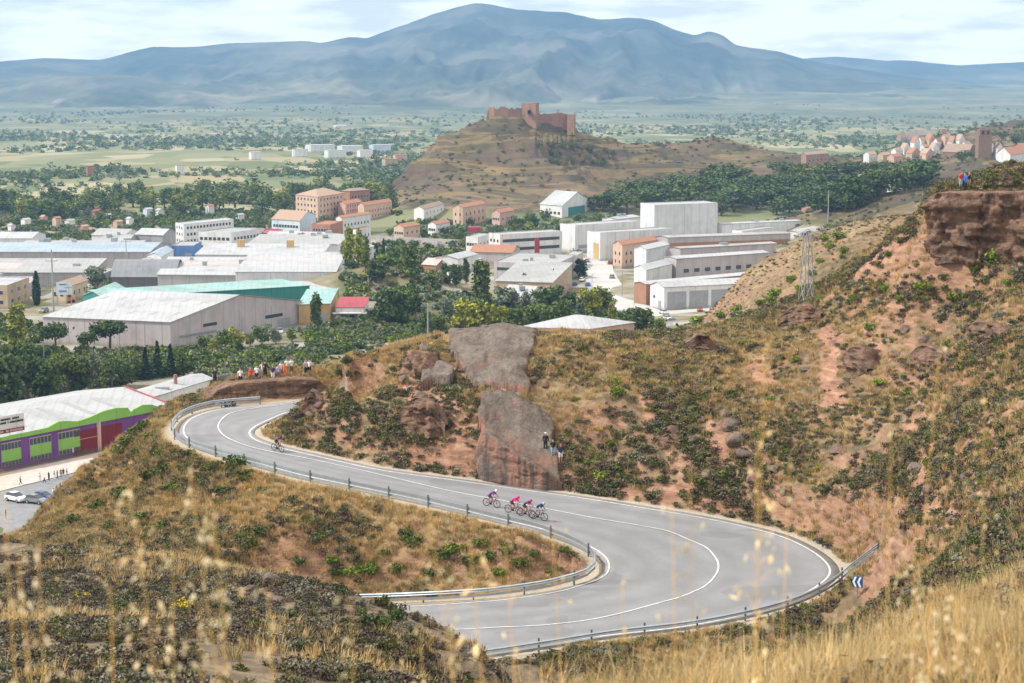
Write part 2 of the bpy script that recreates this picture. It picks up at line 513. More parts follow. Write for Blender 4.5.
# bare red earth and rock
REDS = [[(400, 436), (440, 424), (480, 438), (520, 455), (565, 474), (640, 490), (645, 508), (560, 494), (480, 484), (410, 474)],
        [(640, 490), (690, 484), (735, 502), (745, 518), (720, 516), (650, 508)], [(820, 322), (845, 330), (838, 370), (850, 400), (832, 420), (815, 380)],
        [(705, 420), (735, 440), (728, 470), (708, 462)], [(930, 196), (1060, 192), (1060, 262), (1000, 258), (960, 250), (934, 250)],
        [(212, 400), (240, 384), (300, 377), (315, 385), (300, 403), (262, 405)], [(302, 392), (330, 378), (336, 400), (318, 420), (298, 416)], [(400, 352), (420, 350), (436, 390), (440, 424), (416, 430), (404, 400)],
        [(905, 415), (935, 430), (930, 470), (948, 510), (920, 520), (900, 470)], [(850, 470), (880, 480), (870, 520), (850, 510)], [(770, 290), (850, 262), (900, 230), (905, 250), (850, 290), (790, 318)],
        [(420, 372), (445, 368), (462, 400), (470, 430), (440, 440), (425, 410)], [(640, 395), (665, 400), (660, 430), (640, 425)], [(740, 360), (775, 350), (770, 385), (745, 390)]]
def reds(x, y, z):
    px, py = px_of(x, y, z)
    w = np.maximum(y, 30) / 150
    px = px + 14 * fbm(x / 3.2, y / 3.2 + z / 2, 4, 61); py = py + 12 * fbm(x / 3.0 + 9, y / 3.0 + z / 2, 4, 62)
    m = np.zeros(np.shape(px), bool)
    for P in REDS: m |= poly_in(px, py, P)
    return m & (y > 80) & (y < 235)
def mask(name, v):
    a = g_me.attributes.new(name, 'FLOAT', 'POINT')
    a.data.foreach_set('value', np.clip(v, 0, 1).astype(np.float32))
valley = np.maximum(sstep(215, 300, _Yr) * (1 - np.where(_Yr > 900, sstep(1.5, 6, _Z + 2 * fbm(_X / 30, _Yr / 30, 3, 88)), sstep(4, 14, _Z))), sstep(2000, 2300, _Yr))
mask('valley', valley)
steep = sstep(0.75, 1.25, _slope + 0.25 * fbm(_X / 4, _Yr / 4, 3, 5)) * (1 - valley) * sstep(70, 90, _Yr) * (1 - sstep(1500, 2000, _Yr))
cutm = (1 - sstep(1.0, 6.0, _rd)) * _rs * sstep(0, 0.02, _rd)
_red = reds(_X, _Yr, _Z).reshape(_ny, _nu).astype(float)
_k = np.pad(_red, 1, mode='edge'); _red = (_k[:-2, 1:-1] + _k[2:, 1:-1] + _k[1:-1, :-2] + _k[1:-1, 2:] + _k[1:-1, 1:-1]) / 5
mask('rock', np.maximum(steep * 0.8, _red.ravel()))
mask('town', sstep(330, 380, _Yr) * (1 - sstep(860, 960, _Yr)) * (_Z < 8))
verge = (1 - sstep(0.8, 1.6, _rd))
mask('verge', verge)
mask('outer', sstep(2600, 5200, _Yr))
mask('farhill', sstep(560, 720, _Yr))
mask('spur', (1 - sstep(112, 122, _Yr)) * sstep(36, 46, _Yr) * (1 - sstep(1, 6, _X)))
mask('near', 1 - sstep(40, 60, _Yr))
_emb = (_Yr > 118) & (_Yr < 178) & (_rs == 0)
mask('straw', np.where(_emb, (1 - sstep(-18, 10, _X - 0)) * 0.8 + 0.2, 0) * (1 - sstep(30, 45, _rd) * 0.5) * (1 - sstep(99, 100, _rd)))
m = MT('ground_cover', 0.95, 0.1)
P = m.pos()
nA, nB, nC = m.noise(P, 0.12, 5), m.noise(P, 0.9, 6, 0.65), m.noise(P, 5.0, 4, 0.7)
hill = m.ramp(m.math('ADD', m.math('MULTIPLY', nA, 0.45), m.math('MULTIPLY', nB, 0.55)),
              [(0.34, (0.085, 0.073, 0.048)), (0.46, (0.155, 0.118, 0.070)), (0.56, (0.26, 0.188, 0.108)), (0.66, (0.36, 0.27, 0.155))])
hill = m.mix(m.ramp(m.noise(P, 0.28, 5), [(0.56, 0.0), (0.66, 0.75)]), hill, (0.30, 0.165, 0.105))
hill = m.mix(m.math('MULTIPLY', m.attr('straw'), 0.75), hill, m.ramp(nB, [(0.3, (0.25, 0.165, 0.075)), (0.7, (0.40, 0.285, 0.14))]))
hill = m.mix(m.math('MULTIPLY', m.attr('near'), 0.7), hill, m.ramp(nC, [(0.3, (0.22, 0.15, 0.075)), (0.7, (0.42, 0.31, 0.16))]))
rk = m.noise(m.pos((0.5, 0.5, 2.2)), 1.1, 6, 0.65, 0.4)
rockc = m.ramp(rk, [(0.3, (0.11, 0.08, 0.066)), (0.44, (0.26, 0.145, 0.095)), (0.56, (0.36, 0.205, 0.135)), (0.72, (0.44, 0.30, 0.22))])
hill = m.mix(m.math('MULTIPLY', m.attr('spur'), 0.8), hill, m.ramp(nB, [(0.32, (0.075, 0.065, 0.050)), (0.5, (0.15, 0.118, 0.085)), (0.68, (0.26, 0.20, 0.135))]))
hill = m.mix(m.attr('rock'), hill, rockc)
hill = m.mix(m.attr('verge'), hill, m.ramp(nC, [(0.3, (0.34, 0.29, 0.23)), (0.7, (0.48, 0.42, 0.34))]))
cell = m.mix(m.ramp(m.math('MULTIPLY', m.pos() and m.attr('town'), 1.0), [(0.45, 0.0), (0.55, 1.0)]), m.voro(m.pos((0.017, 0.0085, 0.0)), 1.0), m.voro(m.pos((0.03, 0.021, 0.0)), 1.0))
sepc = m.n('ShaderNodeSeparateColor'); m.t.links.new(cell, sepc.inputs['Color'])
fld = m.ramp(sepc.outputs['Red'], [(0.0, (0.10, 0.13, 0.055)), (0.2, (0.17, 0.18, 0.085)), (0.4, (0.24, 0.22, 0.12)), (0.58, (0.36, 0.29, 0.17)),
                                   (0.75, (0.21, 0.21, 0.11)), (0.88, (0.42, 0.36, 0.24)), (1.0, (0.13, 0.16, 0.07))], 'CONSTANT')
fld = m.mix(m.math('MULTIPLY', m.noise(P, 0.02, 6), 0.5), fld, (0.22, 0.22, 0.12))
fld = m.mix(m.math('MULTIPLY', m.noise(P, 0.25, 4), 0.35), fld, (0.12, 0.14, 0.07))
fld = m.mix(m.math('MULTIPLY', m.attr('outer'), 0.7), fld, m.ramp(m.noise(P, 0.0016, 7, 0.65), [(0.38, (0.045, 0.065, 0.038)), (0.5, (0.085, 0.105, 0.062)), (0.62, (0.20, 0.19, 0.12))]))
fld = m.mix(m.math('MULTIPLY', m.attr('town'), 0.9), fld, m.ramp(m.noise(P, 0.06, 5), [(0.36, (0.10, 0.12, 0.05)), (0.46, (0.22, 0.19, 0.12)), (0.56, (0.30, 0.28, 0.24)), (0.66, (0.36, 0.345, 0.325))]))
fz = m.noise(m.pos((0.011, 0.011, 0.13)), 1.0, 7, 0.65, 1.2)
fh = m.ramp(fz, [(0.34, (0.05, 0.038, 0.037)), (0.43, (0.11, 0.076, 0.060)), (0.5, (0.065, 0.060, 0.032)), (0.57, (0.22, 0.155, 0.08)), (0.66, (0.085, 0.060, 0.055))])
fh = m.mix(m.math('MULTIPLY', m.noise(P, 0.05, 6, 0.7), 0.55), fh, m.ramp(m.noise(P, 0.02, 5), [(0.4, (0.045, 0.05, 0.026)), (0.6, (0.22, 0.165, 0.09))]))
hill = m.mix(m.attr('farhill'), hill, fh)
col = m.mix(m.attr('valley'), hill, fld)
m.color(col)
m.bump(m.math('ADD', nB, m.math('MULTIPLY', nC, 0.5)), 0.7, 0.35)
M_GROUND = m.m
ground = link('ground', g_me, M_GROUND)
tag(ground, 'dry scrubby hillside and farmed valley floor', kind='structure')
# ---------------------------------------------------------------- mountains beyond the valley
def px_to_u(px): return (px - 512) / F_PX / CP
def ridge_sheet(name, skyline, d0, width, rows, label, seed, rough, foot=-76, ext=900):
    """a mountain range whose crest follows the skyline: crest heights by picture column at distance d0"""
    sx = np.array([p[0] for p in skyline], float)
    sz = np.array([at_d(p[0], p[1], d0)[2] - EYE for p in skyline])
    cols = np.linspace(-ext, 1024 + ext, 1000)
    crest = np.interp(cols, sx, sz)
    k = np.ones(5) / 5
    crest = np.convolve(np.pad(crest, 2, mode='edge'), k, 'valid') * 0.6 + crest * 0.4
    ts = np.concatenate([np.linspace(0, 1, rows), [1.02, 1.06, 1.15, 1.4]])     # 0 foot, 1 crest, then the back
    U = px_to_u(cols)
    V = []
    for t in ts:
        d = d0 - width * (1 - t)
        x, y = U * d, np.full(len(U), d)
        prof = t ** 1.5 if t <= 1 else 1 - (t - 1) * 1.2
        base = foot + (crest - foot) * prof
        # spurs run down from the crest
        wx = fbm(x / 900, y / 900, 3, seed + 2) * 0.5
        sp = ridged(x / (width * 0.15) + 0.5 * (1 - t) + wx, y / (width * 0.55) + seed, 6, seed) - 0.6
        fall = np.sin(np.pi * min(t, 1)) ** 0.8 if t < 1 else 0
        z = base + 0.05 * (crest - foot) * (ridged(x / 260 + wx, y / 420, 4, seed + 31) - 0.6) * fall + rough * (crest - foot) * sp * fall + 0.012 * (crest - foot) * fbm(x / 90, y / 90, 3, seed) * (t > 0.05)
        if t == 0: z = np.full(len(U), foot - 20.0)
        V.append(np.stack([x, y, z + EYE], 1))
    V = np.concatenate(V)
    n, r = len(cols), len(ts)
    i = np.arange(n * r).reshape(r, n)
    F = np.stack([i[:-1, :-1], i[:-1, 1:], i[1:, 1:], i[1:, :-1]], -1).reshape(-1, 4)
    o = link(name, new_mesh(name, V, F, True), M_MOUNT)
    return tag(o, label, kind='structure')
m = MT('mountain_scrub', 1.0, 0.05)
P = m.pos()
c = m.ramp(m.noise(P, 0.0022, 8, 0.65), [(0.36, (0.020, 0.032, 0.026)), (0.5, (0.042, 0.054, 0.040)), (0.64, (0.11, 0.105, 0.08))])
c = m.mix(m.ramp(m.noise(P, 0.0009, 6), [(0.55, 0.0), (0.68, 0.8)]), c, (0.18, 0.165, 0.115))
hz = m.n('ShaderNodeSeparateXYZ'); m.t.links.new(P, hz.inputs[0])
lowm = m.math('MULTIPLY_ADD', hz.outputs['Z'], -1 / 230.0)
lowm.node.inputs[2].default_value = 0.95
lowm = m.math('ADD', lowm, m.math('MULTIPLY', m.math('SUBTRACT', m.noise(P, 0.0016, 6), 0.5), 1.6), True)
c = m.mix(lowm, c, m.ramp(m.noise(P, 0.0028, 7, 0.65), [(0.38, (0.05, 0.062, 0.036)), (0.5, (0.12, 0.125, 0.075)), (0.62, (0.27, 0.24, 0.16))]))
m.color(c)
M_MOUNT = m.m
ridge_sheet('mountains', [(-900, 70), (-300, 66), (0, 62), (60, 58), (110, 60), (135, 53), (160, 47), (200, 47), (235, 43), (280, 42), (310, 40.5), (325, 43), (355, 37), (370, 39), (395, 29), (440, 13), (462, 6), (478, 2), (492, 4), (510, 8),
    (560, 12), (600, 20), (625, 17), (650, 20), (672, 30), (690, 36), (704, 31), (718, 36), (730, 45), (755, 49), (775, 52), (797, 59), (830, 66), (880, 74), (960, 84), (1050, 92), (1900, 100)],
    8200, 3000, 120, 'blue mountain range with a broad summit', 4, 0.62)
ridge_sheet('mountains', [(-900, 70), (0, 75), (500, 70), (740, 68), (800, 58), (830, 56.5), (860, 59), (876, 61), (900, 60), (920, 63), (950, 65.5), (990, 63), (1024, 61.5), (1400, 60), (1900, 66)],
    10500, 2600, 40, 'far low blue range on the skyline', 11, 0.2)
ridge_sheet('mountains', [(-900, 84), (-200, 82), (0, 84), (50, 77), (100, 74), (150, 76), (185, 84), (215, 88), (240, 92), (300, 100), (400, 106), (520, 110), (1900, 112)],
    6300, 1300, 60, 'lower wooded foothills before the range', 17, 0.5)
# ---------------------------------------------------------------- mountain road
def ribbon(A, B, dz, mat, name, ts=(0.0, 1.0), skirt=0.0):
    A, B = np.asarray(A), np.asarray(B)
    V = [A + (B - A) * t + np.array([0, 0, dz]) for t in ts]
    n = len(A)
    if skirt:
        V = [V[0] - np.array([0, 0, skirt])] + V + [V[-1] - np.array([0, 0, skirt])]
    V = np.concatenate(V)
    k = len(V) // n
    i = np.arange(len(V)).reshape(k, n)
    F = np.stack([i[:-1, :-1], i[:-1, 1:], i[1:, 1:], i[1:, :-1]], -1).reshape(-1, 4)
    return new_mesh(name, V, F, True)
m = MT('asphalt', 0.75, 0.3)
P = m.pos()
a = m.noise(P, 0.35, 5, 0.6); b = m.noise(P, 9.0, 3, 0.7)
acr = m.attr('across')
wear = m.ramp(acr, [(0.0, 0.0), (0.13, 0.1), (0.2, 1.0), (0.3, 0.2), (0.42, 0.9), (0.5, 0.2), (0.58, 0.9), (0.7, 0.2), (0.82, 1.0), (0.9, 0.1)])
c = m.ramp(m.math('ADD', m.math('MULTIPLY', a, 0.6), m.math('MULTIPLY', b, 0.4)), [(0.3, (0.175, 0.178, 0.185)), (0.7, (0.275, 0.275, 0.28))])
c = m.mix(m.math('MULTIPLY', wear, 0.42), c, (0.135, 0.138, 0.145))
ck = m.voro(m.pos((0.5, 0.5, 0.5)), 0.35, 'DISTANCE_TO_EDGE', 'Distance')
c = m.mix(m.ramp(ck, [(0.0, 0.10), (0.006, 0.0)]), c, (0.08, 0.08, 0.085))
pt_ = m.noise(m.pos((0.09, 0.2, 1)), 1.0, 2)
c = m.mix(m.ramp(pt_, [(0.62, 0.0), (0.63, 0.35)]), c, (0.13, 0.13, 0.135))
ed = m.ramp(acr, [(0.0, 1.0), (0.035, 0.25), (0.07, 0.0), (0.93, 0.0), (0.965, 0.25), (1.0, 1.0)])
c = m.mix(m.math('MULTIPLY', ed, m.ramp(m.noise(P, 0.8, 6, 0.7), [(0.42, 0.0), (0.6, 0.85)])), c, (0.36, 0.29, 0.22))
m.color(c)
M_ASPHALT = m.m
M_PAINT = plain('road_paint', (0.54, 0.54, 0.53), 0.6, 0.3, 2.5)
_ts = tuple(np.linspace(0, 1, 17))
rme = ribbon(RA, RB, 0.0, None, 'road', _ts, 0.6)
at = rme.attributes.new('across', 'FLOAT', 'POINT')
at.data.foreach_set('value', np.repeat(np.array([0.0, *_ts, 1.0]), len(RA)).astype(np.float32))
road = link('road', rme, M_ASPHALT)
tag(road, 'grey asphalt mountain road with two hairpin bends', kind='structure')
def offset_line(A, B, dist):
    d = B - A
    w = np.linalg.norm(d[:, :2], axis=1, keepdims=True)
    return A + d / w * dist
def line_mesh(C, w, dz, name):
    t = np.gradient(C, axis=0); t[:, 2] = 0
    t /= np.linalg.norm(t, axis=1, keepdims=True)
    nrm = np.stack([-t[:, 1], t[:, 0], 0 * t[:, 0]], 1)
    return ribbon(C - nrm * w / 2, C + nrm * w / 2, dz, None, name)
for C, w in ((offset_line(RA, RB, 0.55), 0.16), (offset_line(RB, RA, 0.75), 0.16)):
    tag(link('road_marking', line_mesh(C, w, 0.012, 'road_marking'), M_PAINT), 'white painted edge line', kind='structure')
CL = [at_z(*p[:2], EYE + p[2]) for p in ((285, 404.5, -31.75), (255, 408, -31.9), (230, 414, -32.1), (219, 424, -32.25), (220, 432, -32.35), (230, 440, -32.5), (248, 447, -32.7),
      (285, 456.5, -33.15), (330, 466, -33.6), (390, 479, -34.1), (450, 492, -34.5), (500, 502, -34.9), (536, 509.5, -35.2), (595, 520, -35.6), (640, 527.5, -36), (667, 533, -36.3), (688, 540, -36.5),
      (705, 549, -36.9), (715, 559, -37.2), (718.5, 568, -37.45), (716, 577, -37.7), (707, 586, -37.9), (694, 593.5, -38.1), (677, 600.5, -38.3), (652, 608.5, -38.6), (620, 617, -38.85), (586, 623.5, -39.05),
      (540, 628, -39.25), (500, 629.5, -39.4), (459, 630, -39.5), (420, 630, -39.7), (370, 630, -39.9))]
CL = catmull(np.array(CL), 5)
for k_, q_ in enumerate(CL):                        # lay the line on the road surface
    best = None
    for i_ in range(len(RA) - 1):
        for tri in ((RA[i_], RA[i_ + 1], RB[i_]), (RA[i_ + 1], RB[i_ + 1], RB[i_])):
            a_, b_, c_ = tri
            det = (b_[1] - c_[1]) * (a_[0] - c_[0]) + (c_[0] - b_[0]) * (a_[1] - c_[1])
            if abs(det) < 1e-9: continue
            l1 = ((b_[1] - c_[1]) * (q_[0] - c_[0]) + (c_[0] - b_[0]) * (q_[1] - c_[1])) / det
            l2 = ((c_[1] - a_[1]) * (q_[0] - c_[0]) + (a_[0] - c_[0]) * (q_[1] - c_[1])) / det
            if min(l1, l2, 1 - l1 - l2) > -0.02: best = max(best or -9e9, l1 * a_[2] + l2 * b_[2] + (1 - l1 - l2) * c_[2])
    if best is not None: CL[k_][2] = best + 0.02
tag(link('road_marking', line_mesh(CL, 0.15, 0.016, 'road_marking'), M_PAINT), 'white painted centre line', kind='structure')
# ---------------------------------------------------------------- plants
def leaf_cloud(centres, size, rng, up=0.0, stretch=1.0):
    """one small four-cornered leaf spray per centre, turned every way"""
    n = len(centres)
    nrm = rng.normal(size=(n, 3)); nrm[:, 2] += up
    nrm /= np.linalg.norm(nrm, axis=1, keepdims=True)
    t = np.cross(nrm, rng.normal(size=(n, 3))); t /= np.linalg.norm(t, axis=1, keepdims=True)
    b = np.cross(nrm, t)
    s = (size * rng.uniform(0.6, 1.4, n))[:, None]
    c = np.asarray(centres)
    V = np.stack([c - t * s - b * s * stretch, c + t * s * 0.8 - b * s * 0.5 * stretch, c + t * s + b * s * stretch, c - t * s * 0.7 + b * s * 0.6 * stretch], 1).reshape(-1, 3)
    return V, np.arange(n * 4).reshape(n, 4)
def lobes_points(lobes, n, rng, shell=0.55):
    """points in the outer part of a set of overlapping ellipsoids (centre, radii)"""
    w = np.array([l[1][0] * l[1][2] for l in lobes]); w = w / w.sum()
    pick = rng.choice(len(lobes), n, p=w)
    d = rng.normal(size=(n, 3)); d /= np.linalg.norm(d, axis=1, keepdims=True)
    r = (shell + (1 - shell) * rng.random(n)) * (1 + 0.16 * rng.normal(size=n))
    C = np.array([l[0] for l in lobes])[pick]; Rr = np.array([l[1] for l in lobes])[pick]
    return C + d * Rr * r[:, None]
def tube(path, radii, sides=7):
    V, F = [], []
    path = [Vector(p) for p in path]
    for i, p in enumerate(path):
        t = (path[min(i + 1, len(path) - 1)] - path[max(i - 1, 0)])
        t = t.normalized() if t.length > 1e-9 else Vector((0, 0, 1))
        a = t.orthogonal().normalized() if i == 0 else (pa - t * pa.dot(t)).normalized()
        pa = a
        b = t.cross(a)
        for k in range(sides):
            q = 2 * math.pi * k / sides
            V.append(p + (a * math.cos(q) + b * math.sin(q)) * radii[i])
    for i in range(len(path) - 1):
        for k in range(sides):
            F.append((i * sides + k, i * sides + (k + 1) % sides, (i + 1) * sides + (k + 1) % sides, (i + 1) * sides + k))
    F.append(tuple(range(sides))[::-1]); F.append(tuple(range((len(path) - 1) * sides, len(path) * sides)))
    return V, F
class MB:
    def __init__(s): s.v, s.f, s.mi = [], [], []
    def add(s, V, F, m=0):
        o = len(s.v)
        s.v += [tuple(map(float, p)) for p in V]
        s.f += [tuple(int(q) + o for q in f) for f in F]
        s.mi += [m] * len(F)
        return s
    def tube(s, path, radii, sides=7, m=0):
        if not isinstance(radii, (list, tuple)): radii = [radii] * len(path)
        return s.add(*tube(path, radii, sides), m)
    def box(s, lo, hi, m=0, M=None):
        x0, y0, z0 = lo; x1, y1, z1 = hi
        V = [(x0, y0, z0), (x1, y0, z0), (x1, y1, z0), (x0, y1, z0), (x0, y0, z1), (x1, y0, z1), (x1, y1, z1), (x0, y1, z1)]
        if M is not None: V = [M @ Vector(p) for p in V]
        return s.add(V, [(3, 2, 1, 0), (4, 5, 6, 7), (0, 1, 5, 4), (1, 2, 6, 5), (2, 3, 7, 6), (3, 0, 4, 7)], m)
    def mesh(s, name, smooth=False):
        me = new_mesh(name, s.v, s.f, smooth)
        if any(s.mi): me.polygons.foreach_set('material_index', s.mi)
        return me
    def build(s, name, mats, parent=None, smooth=False, loc=None):
        return link(name, s.mesh(name, smooth), mats, parent, loc)

def foliage_mat(name, dark, mid, light, scale=0.5, hue=0.25, trans=0.0):
    m = MT(name, 0.8, 0.15)
    P = m.pos()
    c = m.ramp(m.noise(P, scale, 4, 0.7), [(0.32, dark), (0.5, mid), (0.68, light)])
    v = m.ramp(m.rand(), [(0.0, (0.72, 0.80, 0.72)), (0.5, (1.0, 1.0, 1.0)), (1.0, (1.35, 1.2, 0.95))])
    c = m.mix(1.0, c, v, 'MULTIPLY')
    m.color(c)
    return m.m
M_LEAF = foliage_mat('broad_leaves', (0.060, 0.092, 0.026), (0.110, 0.155, 0.042), (0.175, 0.225, 0.068))
M_PINE = foliage_mat('pine_needles', (0.040, 0.066, 0.024), (0.075, 0.112, 0.036), (0.125, 0.170, 0.055))
M_LIME = foliage_mat('yellow_green_leaves', (0.10, 0.13, 0.025), (0.20, 0.23, 0.045), (0.30, 0.32, 0.07))
M_GREYLEAF = foliage_mat('grey_green_leaves', (0.09, 0.12, 0.08), (0.16, 0.20, 0.13), (0.24, 0.28, 0.20))
M_DARKLEAF = foliage_mat('dark_conifer_needles', (0.015, 0.032, 0.020), (0.028, 0.052, 0.030), (0.045, 0.080, 0.042))
M_SCRUB = foliage_mat('scrub_leaves', (0.056, 0.057, 0.028), (0.102, 0.099, 0.050), (0.170, 0.158, 0.086), 1.2)
M_SHRUB = foliage_mat('shrub_leaves', (0.045, 0.070, 0.020), (0.085, 0.120, 0.032), (0.140, 0.175, 0.050), 1.0)
M_FRESH = foliage_mat('fresh_shrub_leaves', (0.085, 0.125, 0.022), (0.15, 0.21, 0.035), (0.235, 0.29, 0.06), 1.0)
M_STRAW = foliage_mat('dry_grass_blades', (0.27, 0.190, 0.090), (0.44, 0.325, 0.165), (0.60, 0.470, 0.275), 1.4)
M_OAT = foliage_mat('oat_husks', (0.46, 0.37, 0.22), (0.62, 0.52, 0.34), (0.78, 0.69, 0.50), 30)
M_HEATH = foliage_mat('purple_brown_heath', (0.055, 0.043, 0.037), (0.100, 0.079, 0.066), (0.160, 0.130, 0.108), 1.2)
M_GREYSCRUB = foliage_mat('grey_scrub_leaves', (0.10, 0.10, 0.075), (0.165, 0.16, 0.12), (0.24, 0.23, 0.175), 1.2)
M_YELLOW = foliage_mat('yellow_broom', (0.20, 0.17, 0.02), (0.36, 0.31, 0.035), (0.48, 0.42, 0.06), 1.2)
M_OLIVE = foliage_mat('olive_shrub_leaves', (0.048, 0.052, 0.026), (0.085, 0.090, 0.042), (0.145, 0.145, 0.072), 1.0)
M_BARK = plain('bark', (0.13, 0.095, 0.07), 0.95, 0.3, 2)

def crown_mesh(name, kind, rng, n):
    if kind == 'round':
        L = [((0, 0, 3.9), (2.4, 2.4, 2.4)), ((0, 0, 1.9), (1.9, 1.9, 1.3))]
        for k in range(13):
            a = rng.uniform(0, 6.28); r = rng.uniform(0.9, 2.2); L.append(((math.cos(a) * r, math.sin(a) * r, rng.uniform(1.6, 6.2)), (rng.uniform(0.9, 1.6),) * 2 + (rng.uniform(0.7, 1.2),)))
        return new_mesh(name, *leaf_cloud(lobes_points(L, n, rng), 0.27, rng, 0.3))
    if kind == 'tall':
        L = [((0, 0, 4.6), (1.6, 1.6, 3.8))]
        for k in range(11):
            a = rng.uniform(0, 6.28); z = rng.uniform(1.0, 8.6); r = rng.uniform(0.5, 1.5) * (1.1 - z / 12); L.append(((math.cos(a) * r, math.sin(a) * r, z), (rng.uniform(0.6, 1.1),) * 2 + (rng.uniform(0.7, 1.2),)))
        return new_mesh(name, *leaf_cloud(lobes_points(L, n, rng), 0.25, rng, 0.3))
    if kind == 'umbrella':
        L = [((0, 0, 5.2), (3.4, 3.0, 1.6))]
        for k in range(12):
            a = rng.uniform(0, 6.28); r = rng.uniform(0.8, 3.2); L.append(((math.cos(a) * r, math.sin(a) * r * 0.9, 5.0 + rng.uniform(-0.9, 1.4) - r * 0.2), (rng.uniform(0.9, 1.5),) * 2 + (rng.uniform(0.55, 0.9),)))
        return new_mesh(name, *leaf_cloud(lobes_points(L, n, rng), 0.22, rng, 0.5))
    if kind == 'cone':
        z = rng.random(n) ** 1.5; a = rng.uniform(0, 6.28, n); lay = 0.75 + 0.25 * np.cos(z * 50)
        r = (1 - z) * 2.1 * lay * (0.55 + 0.45 * rng.random(n)) + 0.05
        return new_mesh(name, *leaf_cloud(np.stack([np.cos(a) * r, np.sin(a) * r, 0.6 + z * 7.6 - r * 0.25], 1), 0.24, rng, 0.4))
    if kind == 'column':
        z = rng.random(n); a = rng.uniform(0, 6.28, n)
        r = 0.85 * np.sin(np.pi * (0.08 + 0.92 * z) ** 0.75) ** 0.7 * (0.6 + 0.4 * rng.random(n)) + 0.04
        return new_mesh(name, *leaf_cloud(np.stack([np.cos(a) * r, np.sin(a) * r, 0.3 + z * 8.2], 1), 0.2, rng, 0.2))
def trunk_mesh(name, kind, rng):
    b = MB()
    h = {'round': 3.6, 'tall': 6.5, 'umbrella': 5.4, 'cone': 6.5, 'column': 5}[kind]
    w = {'round': 0.2, 'tall': 0.2, 'umbrella': 0.24, 'cone': 0.16, 'column': 0.14}[kind]
    lean = rng.uniform(-0.2, 0.2, 2)
    b.tube([(0, 0, -0.6), (lean[0] * .3, lean[1] * .3, h * 0.35), (lean[0], lean[1], h * 0.7), (lean[0] * .6, lean[1], h)], [w * 1.3, w, w * 0.75, w * 0.35], 7)
    if kind in ('round', 'tall', 'umbrella'):
        for k in range(5):
            a = rng.uniform(0, 6.28); z = h * rng.uniform(0.45, 0.8); r = 1.5 if kind != 'umbrella' else 2.3
            b.tube([(lean[0] * .8, lean[1] * .8, z), (math.cos(a) * r * .5, math.sin(a) * r * .5, z + 0.7), (math.cos(a) * r, math.sin(a) * r, z + 1.5)], [w * 0.5, w * 0.35, w * 0.15], 5)
    return b.mesh(name, True)
_tree_cache = {}
def tree_proto(kind, mat, var, n):
    key = (kind, mat.name, var, n)
    if key not in _tree_cache:
        rng = np.random.default_rng(abs(hash((kind, var, n))) % 99991 if False else sum(map(ord, kind)) * 31 + var * 7 + n)
        c = crown_mesh('crown', kind, rng, n); c.materials.append(mat)
        t = trunk_mesh('trunk', kind, rng); t.materials.append(M_BARK)
        _tree_cache[key] = (c, t)
    return _tree_cache[key]
TREE_H = {'round': 7.4, 'tall': 9.6, 'umbrella': 7.2, 'cone': 8.3, 'column': 8.5}
def tree(name, kind, mat, loc, height, label, group=None, wide=1.0, n=700, var=0, cat='tree'):
    c, t = tree_proto(kind, mat, var, n)
    s = height / TREE_H[kind]
    root = empty(name, loc, random.uniform(0, 6.28), label, cat, group)
    root.scale = (s * wide, s * wide, s)
    link('crown', c, (), root); link('trunk', t, (), root)
    return root
def bush_mesh(name, rng, n, h=1.0, leaf=0.12, mat=None, lobes=7):
    L = [((0, 0, 0.35 * h), (0.62, 0.62, 0.4 * h))]
    for k in range(lobes):
        a = rng.uniform(0, 6.28); r = rng.uniform(0.25, 0.65); L.append(((math.cos(a) * r, math.sin(a) * r, rng.uniform(0.2, 0.7) * h), (rng.uniform(0.2, 0.42),) * 2 + (rng.uniform(0.2, 0.36) * h,)))
    p = lobes_points(L, n, rng, 0.6); p[:, 2] = np.abs(p[:, 2])
    me = new_mesh(name, *leaf_cloud(p, leaf, rng, 0.5))
    if mat: me.materials.append(mat)
    return me
def tuft_mesh(name, rng, n, h, w, mat, spread=0.5, base=0.12, bend=0.5):
    a = rng.uniform(0, 6.28, n); r0 = base * np.sqrt(rng.random(n)); hh = h * rng.uniform(0.5, 1.1, n); lean = spread * rng.uniform(0.1, 1, n)
    dx, dy = np.cos(a), np.sin(a)
    V, F = [], []
    pa = rng.uniform(0, 3.14, n); sx, sy = np.cos(pa) * w / 2, np.sin(pa) * w / 2
    for lv, (z, o, ww) in enumerate(((0, 0, 1), (0.55, 0.35, 0.8), (1.0, 1.0, 0.12))):
        cx = dx * (r0 + lean * hh * o); cy = dy * (r0 + lean * hh * o); cz = hh * z * (1 - bend * 0.25 * lean * o) - 0.03
        V.append(np.stack([np.stack([cx - sx * ww, cy - sy * ww, cz], 1), np.stack([cx + sx * ww, cy + sy * ww, cz], 1)], 1))
    V = np.stack(V, 1).reshape(-1, 3)                       # blade, level, side
    i = np.arange(n)[:, None] * 6
    F = np.concatenate([i + np.array([[0, 1, 3, 2]]), i + np.array([[2, 3, 5, 4]])])
    me = new_mesh(name, V, F)
    me.materials.append(mat)
    return me

